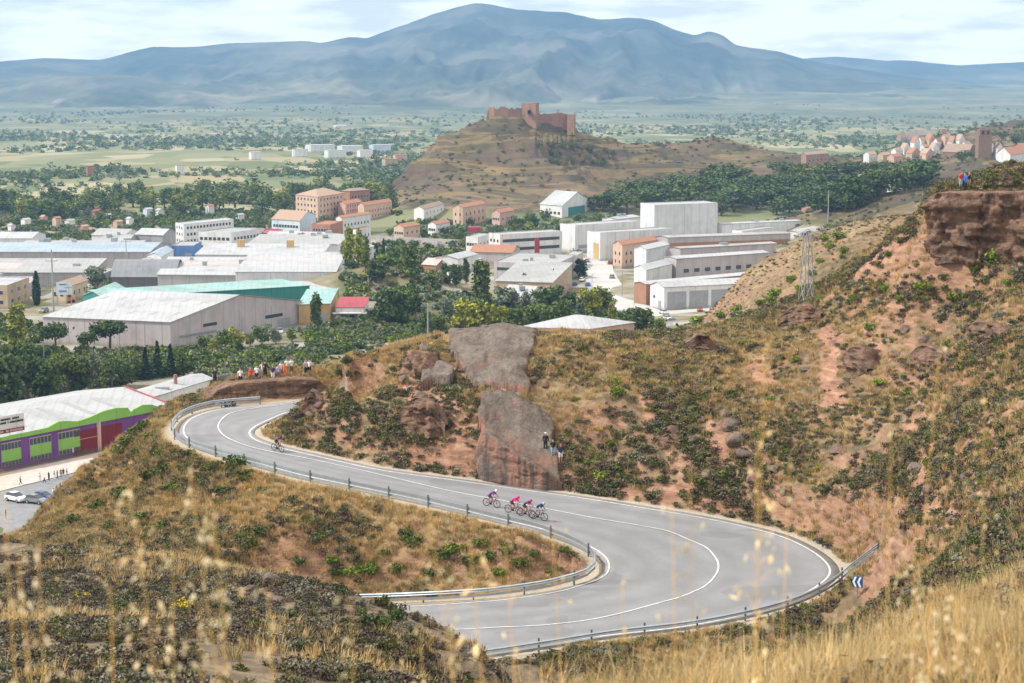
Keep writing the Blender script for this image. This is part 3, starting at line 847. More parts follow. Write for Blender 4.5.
# ---- scatter: one object of ground cover made of many small plants
def scatter(name, label, protos, pts, scl, kind='stuff'):
    """protos: mesh list; pts n x 3; a point cloud with one plant on each point"""
    pc = bpy.data.collections.new(name + ' plants')
    for k, me in enumerate(protos):
        pc.objects.link(bpy.data.objects.new('%s_%02d' % (name, k), me))
    me = bpy.data.meshes.new(name)
    me.vertices.add(len(pts)); me.vertices.foreach_set('co', np.asarray(pts, np.float32).ravel())
    for an, typ, val in (('scl', 'FLOAT', scl), ('yaw', 'FLOAT', NP.uniform(0, 6.28, len(pts))), ('which', 'INT', NP.integers(0, len(protos), len(pts)))):
        a = me.attributes.new(an, typ, 'POINT')
        a.data.foreach_set('value', np.asarray(val, np.int32 if typ == 'INT' else np.float32))
    o = link(name, me)
    g = bpy.data.node_groups.new(name, 'GeometryNodeTree')
    g.interface.new_socket('Geometry', in_out='INPUT', socket_type='NodeSocketGeometry')
    g.interface.new_socket('Geometry', in_out='OUTPUT', socket_type='NodeSocketGeometry')
    N, Lk = g.nodes, g.links
    gi, go = N.new('NodeGroupInput'), N.new('NodeGroupOutput')
    ci = N.new('GeometryNodeCollectionInfo'); ci.inputs['Collection'].default_value = pc
    ci.inputs['Separate Children'].default_value = True; ci.inputs['Reset Children'].default_value = True
    ip = N.new('GeometryNodeInstanceOnPoints'); ip.inputs['Pick Instance'].default_value = True
    def at(nm, typ):
        q = N.new('GeometryNodeInputNamedAttribute'); q.data_type = typ; q.inputs['Name'].default_value = nm
        return q.outputs['Attribute']
    cx = N.new('ShaderNodeCombineXYZ')
    Lk.new(at('yaw', 'FLOAT'), cx.inputs['Z'])
    Lk.new(gi.outputs[0], ip.inputs['Points']); Lk.new(ci.outputs[0], ip.inputs['Instance'])
    Lk.new(at('which', 'INT'), ip.inputs['Instance Index']); Lk.new(cx.outputs[0], ip.inputs['Rotation'])
    Lk.new(at('scl', 'FLOAT'), ip.inputs['Scale'])
    Lk.new(ip.outputs[0], go.inputs[0])
    md = o.modifiers.new('scatter', 'NODES'); md.node_group = g
    return tag(o, label, kind=kind)
def spots(n, ulo, uhi, dlo, dhi, keep, power=1.0):
    """random ground points, evenly spread per square metre between two depths"""
    d = np.sqrt(NP.uniform(dlo ** 2, dhi ** 2, n)) if power == 1.0 else NP.uniform(dlo, dhi, n)
    x = NP.uniform(ulo, uhi, n) * d
    z = land(x, d)
    k = keep(x, d, z)
    return np.stack([x, d, z], 1)[k]
rng = np.random.default_rng(3)
SC_PROTO = [bush_mesh('scrub_%d' % k, rng, 120, 0.8, 0.085, (M_SCRUB, M_SCRUB, M_HEATH, M_SCRUB, M_HEATH, M_SHRUB, M_GREYSCRUB)[k]) for k in range(7)]
GR_PROTO = [tuft_mesh('tuft_%d' % k, rng, 46, 0.55, 0.03, M_STRAW, 0.6, 0.3) for k in range(4)]
_q = hit(857, 599, lo=90); SIGN_XY = (_q.x, _q.y - 0.8)
def clear_of_road(x, y, r=1.1):
    d_, _, s_ = road_info(x, y)
    return (np.hypot(x - SIGN_XY[0], y - SIGN_XY[1]) > 2.2) & (d_ > np.where(s_ > 0, r, r + 0.9))
def in_px(x, y, z, lo=-40, hi=1064, top=150, bot=760):
    px, py = px_of(x, y, z)
    return (px > lo) & (px < hi) & (py > top) & (py < bot)
def embank(x, y):
    return (road_info(x, y)[2] == 0) & (y > 116) & (y < 182) & (x < 10)
HEATH2 = bush_mesh('scrub_9', rng, 120, 0.8, 0.085, M_HEATH)
# dark low scrub over the hills
def keep_scrub(x, y, z):
    dens = 0.33 + 1.0 * fbm(x / 8, y / 8, 4, 40) + 0.6 * fbm(x / 2.4, y / 2.4, 3, 41)
    dens = np.where(reds(x, y, z), dens - 0.14, dens)
    spur = (y < 118) & (y > 40) & (x < 2)
    dens = np.where(embank(x, y), dens - 0.30, dens + 0.10 + 0.08 * spur) + 0.42 * (embank(x, y) & (x < -24))
    ex, ez = land(x + 0.8, y), land(x, y + 0.8)
    sl = np.hypot(ex - z, ez - z) / 0.8
    px, py = px_of(x, y, z)
    slab = slab_mask(px, py)
    return (NP.random(len(x)) < dens) & clear_of_road(x, y) & (sl < 1.5) & in_px(x, y, z) & ~slab & ~((z < 6) & (y > 210))
SLAB_A = [(441, 334), (470, 329), (505, 331), (537, 335), (534, 350), (528, 362), (527, 378), (534, 393), (515, 395), (492, 388), (470, 385), (462, 373), (450, 357)]
SLAB_B = [(478, 406), (500, 402), (524, 409), (548, 421), (553, 430), (557, 440), (553, 446), (560, 466), (562, 488), (540, 482), (515, 468), (490, 455), (478, 430)]
def slab_mask(px, py):
    return poly_in(px, py, SLAB_A) | poly_in(px, py, SLAB_B)
p = np.concatenate([spots(44000, -0.36, 0.36, 42, 130, keep_scrub), spots(90000, -0.34, 0.34, 130, 200, keep_scrub), spots(26000, -0.05, 0.36, 200, 420, keep_scrub)])
_sp = (p[:, 1] < 118) & (p[:, 0] < 2)
q = p[_sp]
scatter('heath', 'brown and grey heath over the near spur', [SC_PROTO[k] for k in (0, 2, 4, 6, 1)] + [HEATH2], q, NP.uniform(0.18, 0.62, len(q)) * (1 + 0.4 * fbm(q[:, 0] / 15, q[:, 1] / 15, 2, 77)))
p = p[~_sp]
scatter('scrub', 'low olive and brown scrub over the dry hills', SC_PROTO, p, NP.uniform(0.22, 0.72, len(p)) * (1 + 0.4 * fbm(p[:, 0] / 15, p[:, 1] / 15, 2, 77)))
print('scrub', len(p))
def keep_grass(x, y, z):
    px, py = px_of(x, y, z)
    dens = 0.55 + 0.8 * fbm(x / 8, y / 8, 3, 50)
    spur = (y < 118) & (y > 40) & (x < 2)
    dens = np.where(spur, dens - 0.55, np.where(embank(x, y), dens + 0.35, dens - 0.12)) - 0.3 * reds(x, y, z)
    return (NP.random(len(x)) < dens) & clear_of_road(x, y, 0.9) & in_px(x, y, z) & ~slab_mask(px, py) & ~((z < 6) & (y > 210))
p = np.concatenate([spots(50000, -0.36, 0.36, 42, 130, keep_grass), spots(90000, -0.34, 0.34, 130, 200, keep_grass), spots(10000, -0.05, 0.36, 200, 420, keep_grass)])
scatter('dry_grass', 'straw coloured tufts between the scrub', GR_PROTO, p, NP.uniform(0.5, 1.15, len(p)))
print('grass', len(p))
# ---------------------------------------------------------------- bare rock slabs and boulders on the hillside
m = MT('slab_rock', 0.9, 0.15)
P = m.pos()
a = m.noise(m.pos((1.0, 0.6, 1.0)), 0.7, 8, 0.75, 0.4); bn = m.noise(P, 4.0, 5, 0.75)
c = m.ramp(m.math('ADD', m.math('MULTIPLY', a, 0.65), m.math('MULTIPLY', bn, 0.35)), [(0.36, (0.065, 0.052, 0.045)), (0.47, (0.145, 0.118, 0.099)), (0.60, (0.225, 0.188, 0.158))])
wv = m.n('ShaderNodeTexNoise'); wv.inputs['Scale'].default_value = 0.6; wv.inputs['Detail'].default_value = 5; m.t.links.new(P, wv.inputs['Vector'])
va = m.n('ShaderNodeVectorMath', operation='MULTIPLY_ADD'); m.t.links.new(wv.outputs['Color'], va.inputs[0]); va.inputs[1].default_value = (2.6, 2.6, 2.6); m.t.links.new(m.pos((0.34, 0.12, 0.2)), va.inputs[2])
ck = m.voro(va.outputs[0], 0.8, 'DISTANCE_TO_EDGE', 'Distance')
c = m.mix(m.math('MULTIPLY', m.ramp(ck, [(0.0, 0.75), (0.02, 0.0)]), m.ramp(m.noise(P, 0.3, 3), [(0.46, 0.0), (0.56, 1.0)])), c, (0.05, 0.042, 0.036))
lw = m.noise(P, 0.5, 5, 0.7)
c = m.mix(m.ramp(lw, [(0.55, 0.0), (0.7, 0.5)]), c, (0.30, 0.26, 0.22))
st = m.noise(m.pos((1.4, 1.4, 0.10)), 1.0, 5, 0.65)           # dark water streaks run down the faces
nz = m.n('ShaderNodeSeparateXYZ'); m.t.links.new(m.n('ShaderNodeNewGeometry').outputs['Normal'], nz.inputs[0])
stp = m.ramp(nz.outputs['Z'], [(0.45, 1.0), (0.75, 0.0)])
c = m.mix(m.math('MULTIPLY', stp, m.ramp(m.noise(P, 0.22, 4), [(0.4, 0.0), (0.55, 0.9)])), c, m.ramp(st, [(0.35, (0.40, 0.215, 0.155)), (0.65, (0.30, 0.165, 0.12))]))
c = m.mix(m.math('MULTIPLY', stp, m.ramp(st, [(0.46, 0.0), (0.62, 0.85)])), c, (0.085, 0.080, 0.080))
m.color(c); m.bump(m.math('ADD', a, bn), 0.8, 0.3)
M_SLAB = m.m
def slab(name, poly, lift, label, seed, down=2.0):
    """a sheet of bare rock lying on the slope, with its own broken edge"""
    poly = [tuple(p) for p in poly]
    xs, ys = [p[0] for p in poly], [p[1] for p in poly]
    gx = np.arange(min(xs) - 2, max(xs) + 2, 1.3); gy = np.arange(min(ys) - 2, max(ys) + 2, 1.3)
    # sample the ground in plan: the outline is carried to the hillside first
    O = np.array([hit(*p, lo=80) for p in poly])
    n = len(O)
    x0, x1, y0, y1 = O[:, 0].min(), O[:, 0].max(), O[:, 1].min(), O[:, 1].max()
    st_ = 0.22
    X, Y = np.meshgrid(np.arange(x0 - 1, x1 + 1, st_), np.arange(y0 - 1, y1 + 1, st_))
    wob = 0.35
    Xw, Yw = X + wob * fbm(X / 1.6, Y / 1.6, 3, seed), Y + wob * fbm(X / 1.6 + 7, Y / 1.6, 3, seed + 1)
    ins = poly_in(Xw.ravel(), Yw.ravel(), [(o[0], o[1]) for o in O]).reshape(X.shape)
    Z = land(X.ravel(), Y.ravel()).reshape(X.shape)
    for _ in range(6):
        q = np.pad(Z, 3, mode='edge')
        Z = np.maximum(Z, (q[:-6, 3:-3] + q[6:, 3:-3] + q[3:-3, :-6] + q[3:-3, 6:] + q[3:-3, 3:-3]) / 5)
    k = np.ones(9) / 9
    top = Z + lift + 0.35 * fbm(X / 4, Y / 4, 3, seed + 3) + 0.30 * ridged(X / 2.2, Y / 7, 4, seed + 5) + 0.45 * (_hash(np.floor(X / 4.2 + Y / 9 + 0.25 * fbm(X, Y, 2, seed)), np.floor(Y / 5.0 - X / 14 + 0.25 * fbm(X + 5, Y, 2, seed)), seed) - 0.5) + 0.06 * fbm(X / 0.6, Y / 0.6, 3, seed + 8)
    Zf = np.where(ins, top, Z - down)
    near = ins.copy()
    for dx, dy in ((1, 0), (-1, 0), (0, 1), (0, -1)): near |= np.roll(np.roll(ins, dx, 1), dy, 0)
    idx = np.where(near.ravel())[0]; mp_ = -np.ones(X.size, int); mp_[idx] = np.arange(len(idx))
    V = np.stack([X.ravel()[idx], Y.ravel()[idx], Zf.ravel()[idx]], 1)
    i = np.arange(X.size).reshape(X.shape)
    F = np.stack([i[:-1, :-1], i[:-1, 1:], i[1:, 1:], i[1:, :-1]], -1).reshape(-1, 4)
    F = mp_[F]; F = F[(F >= 0).all(1)]
    o = link(name, new_mesh(name, V, F, False), M_SLAB)
    return tag(o, label, kind='structure')
slab('rock_slab', SLAB_A, 0.35, 'smooth grey rock slab at the ridge', 101)
slab('rock_slab', SLAB_B, 0.75, 'grey and orange streaked rock slab above the road', 111)
slab('rock_slab', [(422, 374), (440, 371), (455, 380), (452, 388), (432, 386), (420, 392)], 0.6, 'small grey slab beside the ridge', 121)
m = MT('cliff_rock', 0.95, 0.12)
P = m.pos()
a = m.noise(m.pos((0.35, 0.35, 2.4)), 0.8, 7, 0.65, 0.4); bn = m.noise(P, 2.2, 6, 0.7); st = m.noise(m.pos((1.5, 1.5, 0.16)), 0.9, 5, 0.65)
c = m.ramp(m.math('ADD', m.math('MULTIPLY', a, 0.5), m.math('MULTIPLY', bn, 0.5)), [(0.34, (0.085, 0.058, 0.044)), (0.47, (0.195, 0.122, 0.086)), (0.58, (0.275, 0.170, 0.118)), (0.7, (0.36, 0.25, 0.185))])
c = m.mix(m.ramp(st, [(0.5, 0.0), (0.62, 0.75)]), c, (0.095, 0.075, 0.062))
m.color(c); m.bump(m.math('ADD', a, bn), 0.9, 0.4)
M_CLIFF = m.m
def rock_wall(name, path, label, seed, cap=3.0, over=0.6, rough=0.5, slope=0.15):
    """a broken rock face: (px, py of foot, py of top[, depth]); cap = how far its top runs back into the hill"""
    pts = []
    for q in path:
        b_ = at_d(q[0], q[1], q[3]) if len(q) > 3 else hit(q[0], q[1], lo=60)
        hgt = (q[1] - q[2]) / F_PX * b_.y * 1.03
        pts.append((b_.x, b_.y, b_.z, hgt))
    pts = catmull(np.array(pts), 8)
    s_ = np.concatenate([[0], np.cumsum(np.hypot(np.diff(pts[:, 0]), np.diff(pts[:, 1])))])
    ss = np.arange(0, s_[-1], 0.22); B_ = np.stack([np.interp(ss, s_, pts[:, k]) for k in range(4)], 1)
    t = np.gradient(B_[:, :2], axis=0); t /= np.linalg.norm(t, axis=1, keepdims=True) + 1e-9
    nr = np.stack([t[:, 1], -t[:, 0]], 1)
    nr[nr[:, 1] > 0] *= -1
    rows, V = 30, []
    endf = np.minimum(1, np.minimum(ss, ss[-1] - ss) / 1.2)
    for r in range(-2, rows + 1):
        h = r / rows; z = B_[:, 2] + B_[:, 3] * h * (0.55 + 0.45 * endf)
        o_ = -slope * B_[:, 3] * h + over * sstep(0.55, 0.9, np.full(len(ss), h)) + rough * fbm(ss / 1.8 + 3.1 * seed, np.full(len(ss), h * B_[:, 3].mean() / 0.8), 4, seed) - rough * 0.9 * (ridged(ss / 2.6 + seed, np.full(len(ss), h * 1.2), 3, seed + 4) > 0.86)
        o_ = o_ + rough * 0.5 * fbm(ss / 9, z / 0.45, 3, seed + 9)
        bs = ss / 1.5 + 0.6 * vnoise(ss / 2, z / 2, seed); bz = (z - B_[:, 2].min()) / 1.1 + 0.8 * vnoise(ss / 3, z * 0, seed + 2)
        o_ = o_ * 0.55 + rough * 1.1 * (_hash(np.floor(bs), np.floor(bz), seed) - 0.5) + rough * 0.4 * (_hash(np.floor(bs * 2.7), np.floor(bz * 2.3), seed) - 0.5)
        o_ = o_ * endf - 0.5 * (1 - endf)
        V.append(np.stack([B_[:, 0] + nr[:, 0] * o_, B_[:, 1] + nr[:, 1] * o_, z], 1))
    top = V[-1]
    for k, (bk, dz) in enumerate(((0.35, 0.12), (cap * 0.4, 0.1), (cap, -0.25), (cap * 1.05, -1.5))):
        V.append(np.stack([top[:, 0] - nr[:, 0] * bk, top[:, 1] - nr[:, 1] * bk, top[:, 2] + dz * endf + 0.1 * fbm(ss / 0.9, np.full(len(ss), k * 3.0), 3, seed)], 1))
    n, k = len(ss), len(V)
    i = np.arange(n * k).reshape(k, n)
    F = np.stack([i[:-1, :-1], i[:-1, 1:], i[1:, 1:], i[1:, :-1]], -1).reshape(-1, 4)
    return tag(link(name, new_mesh(name, np.concatenate(V), F), M_CLIFF), label, kind='structure')
rock_wall('rock_cut', [(207, 405, 397, 174.2), (216, 405, 391, 174.6), (228, 405, 387, 174.9), (242, 405, 383.5, 175.4), (262, 404, 382, 175.8), (284, 402.5, 380.5, 176.3), (300, 401.5, 379.5, 176.9), (314, 400, 380, 177.7), (330, 398, 381, 178.6)], 'red rock cut below the crowd', 301, 4.5, 0.3, 0.35, 0.05)
rock_wall('cliff', [(924, 262, 214, 166), (934, 262, 197, 164), (950, 258, 195, 163), (972, 262, 195.5, 161.5), (990, 266, 195, 161), (1008, 262, 194, 160), (1030, 266, 193, 158.5), (1070, 266, 192, 156), (1120, 268, 192, 153)], 'dark overhanging cliff under the hikers', 311, 7.0, 1.3, 0.9, 0.0)
for k, pth in enumerate([[(770, 500, 486), (785, 505, 488), (798, 510, 499)], 
                         [(298, 420, 396), (308, 418, 390), (322, 412, 392)], [(398, 432, 398), (418, 440, 402), (445, 446, 412)], [(686, 352, 336), (704, 354, 336), (722, 354, 342)], [(838, 366, 344), (850, 374, 350), (864, 380, 362)], [(652, 446, 426), (664, 450, 428), (680, 450, 436)], [(960, 340, 322), (980, 344, 324), (1000, 346, 332)],
                         [(398, 372, 352), (412, 378, 354), (430, 384, 362)], [(775, 330, 312), (800, 326, 306), (820, 322, 308)], [(905, 365, 345), (925, 372, 350), (940, 374, 358)]]):
    rock_wall('rock_ledge', pth, 'broken red brown rock ledge on the hillside', 330 + k * 11, 2.0, 0.02, 0.7, 0.55)
rock_wall('rock_face', [(470, 470, 446), (480, 479, 432), (494, 483, 440), (516, 487.5, 455), (540, 490.5, 468), (553, 491.5, 474), (562, 492, 482)], 'streaked red face under the grey slab', 501, 1.2, 0.15, 0.22, 0.12).data.materials[0] = M_SLAB
def rock_mesh(name, seed, flat=0.7):
    bm = bmesh.new()
    bmesh.ops.create_icosphere(bm, subdivisions=3, radius=1)
    r_ = random.Random(seed)
    planes = [(Vector((r_.gauss(0, 1), r_.gauss(0, 1), r_.gauss(0, 1))).normalized(), r_.uniform(0.55, 0.85)) for _ in range(9)]
    for v in bm.verts:
        for nrm, d in planes:
            e = v.co.dot(nrm) - d
            if e > 0: v.co -= nrm * e
        f = float(fbm(np.array([v.co.x * 2 + seed]), np.array([v.co.y * 2 + v.co.z * 1.7]), 3, seed)[0])
        v.co *= 1 + 0.12 * f
        v.co.z *= flat
    me = bpy.data.meshes.new(name); bm.to_mesh(me); bm.free()
    me.materials.append(M_SLAB)
    return me
ROCKS = [rock_mesh('boulder', 200 + k) for k in range(5)]
rb_ = random.Random(12)
def boulder(px, py, w, label, group='grey rocks on the hillside'):
    p = hit(px, py, lo=25)
    o = link('boulder', ROCKS[rb_.randrange(5)], (), None, p)
    s = w / F_PX * p.y / 2
    o.scale = (s, s * rb_.uniform(0.8, 1.2), s * rb_.uniform(0.8, 1.3)); o.rotation_euler = (rb_.uniform(-.3, .3), rb_.uniform(-.3, .3), rb_.uniform(0, 6.28))
    tag(o, label, 'rock', group)
for px, py, w in [(738, 440, 26), (730, 425, 20), (745, 455, 22), (725, 415, 18), (690, 335, 14), (660, 345, 10), (755, 480, 18), (775, 470, 14), (838, 450, 18), (905, 330, 16), (925, 340, 14), (960, 330, 12), (895, 355, 14),
                  (915, 470, 22), (930, 490, 18), (940, 460, 16), (965, 478, 20), (975, 500, 18), (950, 520, 14), (880, 300, 12), (1000, 320, 14), (985, 345, 12), (545, 385, 10), (420, 395, 12), (405, 380, 14), (425, 350, 16), (410, 365, 12),
                  (345, 370, 10), (320, 405, 14), (312, 415, 10), (330, 420, 10), (820, 345, 12), (870, 335, 10), (700, 420, 12), (690, 440, 12), (790, 410, 10), (1005, 425, 14), (850, 500, 12), (445, 425, 14), (452, 440, 10), (436, 412, 12), (655, 330, 9), (715, 345, 10), (805, 370, 10)]:
    boulder(px, py, w, 'grey weathered rock among the scrub of the hillside')
for px, py, w in [(268, 583, 26), (285, 578, 18), (250, 590, 16), (205, 575, 14), (150, 578, 18), (120, 572, 14), (420, 612, 12), (440, 622, 14), (455, 632, 10)]:
    boulder(px, py, w, 'dark flat rock along the crest of the near spur', 'rocks on the near spur')
# ---------------------------------------------------------------- buildings
def metal_roof(name, c, stripe=0.12, scale=1.6, stain=0.32):
    """profiled sheet, streaked with dirt"""
    m = MT(name, 0.55, 0.35)
    P = m.pos()
    v = m.noise(P, 0.16, 6, 0.7)
    s = m.noise(m.pos((1.6, 0.12, 1)), 0.9, 4, 0.7)
    k = m.math('ADD', m.math('MULTIPLY', v, 0.6), m.math('MULTIPLY', s, 0.4))
    col = m.ramp(k, [(0.32, tuple(q * (1 - stain) for q in c)), (0.5, c), (0.7, tuple(min(1, q * 1.08) for q in c))])
    xyz = m.n('ShaderNodeSeparateXYZ'); m.t.links.new(m.pos(), xyz.inputs[0])
    rb = m.math('FRACT', m.math('MULTIPLY', m.math('ADD', xyz.outputs['X'], m.math('MULTIPLY', xyz.outputs['Y'], 0.12)), 0.45))
    col = m.mix(m.ramp(rb, [(0.0, 0.30), (0.22, 0.0), (0.9, 0.0), (1.0, 0.3)]), col, tuple(q * 0.55 for q in c))
    pt_ = m.voro(m.pos((0.05, 0.11, 0)), 1.0)
    sp_ = m.n('ShaderNodeSeparateColor'); m.t.links.new(pt_, sp_.inputs[0])
    col = m.mix(m.ramp(sp_.outputs['Green'], [(0.0, 0.0), (0.62, 0.12), (0.8, 0.3)], 'CONSTANT'), col, tuple(q * 0.62 for q in c))
    m.color(col)
    return m.m
def render_wall(name, c, stain=0.22, seam=0.16):
    m = MT(name, 0.9, 0.15)
    a, b = m.noise(m.pos((0.5, 0.5, 0.09)), 0.9, 5, 0.65), m.noise(m.pos(), 0.25, 5)
    k = m.math('ADD', m.math('MULTIPLY', a, 0.5), m.math('MULTIPLY', b, 0.5))
    col = m.ramp(k, [(0.33, tuple(q * (1 - stain) for q in c)), (0.55, c), (0.75, tuple(min(1, q * 1.06) for q in c))])
    xyz = m.n('ShaderNodeSeparateXYZ'); m.t.links.new(m.pos(), xyz.inputs[0])      # panel joints and a dirty foot
    sm = m.math('FRACT', m.math('MULTIPLY', m.math('ADD', xyz.outputs['X'], m.math('MULTIPLY', xyz.outputs['Y'], 0.83)), seam))
    col = m.mix(m.ramp(sm, [(0.0, 0.42), (0.045, 0.42), (0.05, 0.0)], 'CONSTANT'), col, tuple(q * 0.45 for q in c))
    col = m.mix(m.ramp(m.math('ADD', m.math('MULTIPLY', xyz.outputs['Z'], 0.35), m.math('MULTIPLY', a, 0.7)), [(0.35, 0.55), (0.8, 0.0)]), col, (0.20, 0.165, 0.13))
    m.color(col)
    return m.m
W = {k: render_wall('wall_' + k, c) for k, c in dict(white=(0.66, 0.66, 0.65), cream=(0.58, 0.48, 0.34), tan=(0.45, 0.35, 0.25), grey=(0.36, 0.345, 0.35), pinkgrey=(0.46, 0.42, 0.42), brick=(0.36, 0.19, 0.13), pink=(0.55, 0.36, 0.30),
     blue=(0.13, 0.25, 0.50), paleblue=(0.52, 0.60, 0.66), darkgrey=(0.14, 0.145, 0.15), purple=(0.16, 0.062, 0.23), ochre=(0.52, 0.36, 0.16), teal=(0.05, 0.22, 0.20), peach=(0.56, 0.40, 0.30), steel=(0.62, 0.635, 0.65), stone=(0.33, 0.22, 0.16)).items()}
RF = {k: metal_roof('roof_' + k, c) for k, c in dict(white=(0.385, 0.39, 0.395), pale=(0.33, 0.33, 0.32), grey=(0.40, 0.405, 0.41), darkgrey=(0.19, 0.20, 0.21), bluegrey=(0.30, 0.37, 0.43), mint=(0.25, 0.41, 0.385), red=(0.33, 0.045, 0.06), pinkish=(0.62, 0.40, 0.37), brown=(0.26, 0.18, 0.13)).items()}
def tile_roof(name, c):
    m = MT(name, 0.9, 0.1)
    v = m.noise(m.pos(), 1.2, 5, 0.7)
    m.color(m.ramp(v, [(0.3, tuple(q * 0.65 for q in c)), (0.5, c), (0.7, tuple(min(1, q * 1.2) for q in c))]))
    return m.m
RF['tile'] = tile_roof('roof_tile', (0.33, 0.17, 0.11)); RF['tilepale'] = tile_roof('roof_tile_pale', (0.37, 0.26, 0.19))
mg = MT('window_glass', 0.15, 0.5); mg.color((0.05, 0.06, 0.07)); M_GLASS = mg.m
M_FRAME = plain('window_frame', (0.55, 0.55, 0.53), 0.6)
M_SKYL = plain('skylight', (0.30, 0.31, 0.31), 0.5)
M_SHUT = plain('shutter', (0.30, 0.31, 0.33), 0.6)
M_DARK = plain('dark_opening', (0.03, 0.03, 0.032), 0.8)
M_STEEL = plain('galvanised_steel', (0.36, 0.38, 0.39), 0.45, 0.15, 1.0, 0.6)

class Bld:
    def __init__(s, name, label, L, C, R_, h, roof='flat', wall='white', rf='white', pitch=0.18, axis='a', group=None, cat='building', base=0.0, over=0.35, d=None):
        if base == 'hit': base = hit(*C).z
        P = lambda p: (at_z(p[0], p[1], base) if d is None else at_d(p[0], p[1], d))
        c = P(C)
        s.c, s.base = c, c.z
        s.b = P(R_) - c
        if L[0] == 'perp':
            q = Vector((-s.b.y, s.b.x, 0)).normalized(); s.a = q * L[1] if q.y > 0 else -q * L[1]
        else: s.a = P(L) - c
        s.a.z = s.b.z = 0
        s.h = h
        s.root = empty(name, c, 0, label, cat, group)
        s.wall = W[wall] if isinstance(wall, str) else wall
        s.rf = RF[rf] if isinstance(rf, str) else rf
        s.make(roof, pitch, axis, over)
    def pt(s, u, v, z):
        """u along C->L, v along C->R, both 0..1"""
        return s.a * u + s.b * v + Vector((0, 0, z))
    def make(s, roof, pitch, axis, over):
        h = s.h
        w, r = MB(), MB()
        la, lb = s.a.length, s.b.length
        ou, ov = over / la, over / lb
        z0 = -1.5
        base = [s.pt(0, 0, z0), s.pt(0, 1, z0), s.pt(1, 1, z0), s.pt(1, 0, z0)]
        if roof == 'flat':
            top = [s.pt(0, 0, h), s.pt(0, 1, h), s.pt(1, 1, h), s.pt(1, 0, h)]
            w.add(base + top, [(0, 1, 5, 4), (1, 2, 6, 5), (2, 3, 7, 6), (3, 0, 4, 7)])
            tu, tv = 0.3 / la, 0.3 / lb            # parapet and roof deck behind it
            inn = [s.pt(tu, tv, h), s.pt(tu, 1 - tv, h), s.pt(1 - tu, 1 - tv, h), s.pt(1 - tu, tv, h)]
            low = [p - Vector((0, 0, 0.35)) for p in inn]
            r.add(top + inn + low, [(0, 1, 5, 4), (1, 2, 6, 5), (2, 3, 7, 6), (3, 0, 4, 7), (5, 4, 8, 9), (6, 5, 9, 10), (7, 6, 10, 11), (4, 7, 11, 8), (8, 9, 10, 11)])
            s.top = h
        else:
            if axis == 'b': f = lambda t, q, z: s.pt(t, q, z); span, ot, oq = la, ou, ov
            else: f = lambda t, q, z: s.pt(q, t, z); span, ot, oq = lb, ov, ou
            # t runs across the slope, q along the ridge
            if roof == 'gable': prof = [(0, 0), (0.5, span * 0.5 * pitch), (1, 0)]
            elif roof == 'shed': prof = [(0, 0), (1, span * pitch)]
            elif roof == 'shedback': prof = [(0, span * pitch), (1, 0)]
            elif roof == 'barrel': prof = [(k / 8, span * pitch * math.sin(math.pi * k / 8)) for k in range(9)]
            elif roof == 'saw':
                nn = max(2, int(span / 9)); prof = []
                for k in range(nn): prof += [(k / nn, 0.0), ((k + 0.5) / nn, span / nn * 0.5 * pitch)]
                prof.append((1, 0.0))
            elif roof == 'hip': prof = [(0, 0), (0.5, span * 0.5 * pitch), (1, 0)]
            s.prof, s.f = prof, f
            if roof == 'hip':
                V = base + [f(0, 0, h), f(0, 1, h), f(1, 1, h), f(1, 0, h)]
                w.add([f(0, 0, z0), f(0, 1, z0), f(1, 1, z0), f(1, 0, z0), f(0, 0, h), f(0, 1, h), f(1, 1, h), f(1, 0, h)], [(0, 1, 5, 4), (1, 2, 6, 5), (2, 3, 7, 6), (3, 0, 4, 7)])
                qi = min(0.45, span * 0.5 / (la if axis == 'a' else lb))
                e = [f(-ot, -oq, h), f(-ot, 1 + oq, h), f(1 + ot, 1 + oq, h), f(1 + ot, -oq, h)]
                rr = [f(0.5, qi, h + span * 0.5 * pitch), f(0.5, 1 - qi, h + span * 0.5 * pitch)]
                lo = [p - Vector((0, 0, 0.18)) for p in e]
                r.add(e + rr + lo, [(0, 1, 5, 4), (1, 2, 5), (2, 3, 4, 5), (3, 0, 4), (0, 1, 7, 6), (1, 2, 8, 7), (2, 3, 9, 8), (3, 0, 6, 9), (6, 7, 8, 9)])
            else:
                n = len(prof)
                for q in (0, 1):
                    V = [f(t, q, z0) for t, _ in prof] + [f(t, q, h + z) for t, z in prof]
                    w.add(V, [(i, i + 1, n + i + 1, n + i) for i in range(n - 1)])
                for i in (0, n - 1):
                    w.add([f(prof[i][0], 0, z0), f(prof[i][0], 1, z0), f(prof[i][0], 1, h + prof[i][1]), f(prof[i][0], 0, h + prof[i][1])], [(0, 1, 2, 3)])
                ext = list(prof)
                dz0 = (prof[1][1] - prof[0][1]) / (prof[1][0] - prof[0][0] + 1e-9) * ot
                dz1 = (prof[-1][1] - prof[-2][1]) / (prof[-1][0] - prof[-2][0] + 1e-9) * ot
                ext[0] = (-ot, prof[0][1] - dz0); ext[-1] = (1 + ot, prof[-1][1] + dz1)
                up = [[f(t, q, h + z + 0.06) for t, z in ext] for q in (-oq, 1 + oq)]
                dn = [[p + Vector((0, 0, 0.16)) for p in row] for row in up]
                V = up[0] + up[1] + dn[0] + dn[1]
                F = []
                for i in range(n - 1):
                    F += [(2 * n + i, 2 * n + i + 1, 3 * n + i + 1, 3 * n + i), (i, i + 1, n + i + 1, n + i), (i, i + 1, 2 * n + i + 1, 2 * n + i), (n + i, n + i + 1, 3 * n + i + 1, 3 * n + i)]
                F += [(0, n, 3 * n, 2 * n), (n - 1, 2 * n - 1, 4 * n - 1, 3 * n - 1)]
                r.add(V, F)
            s.top = h + max(z for _, z in prof)
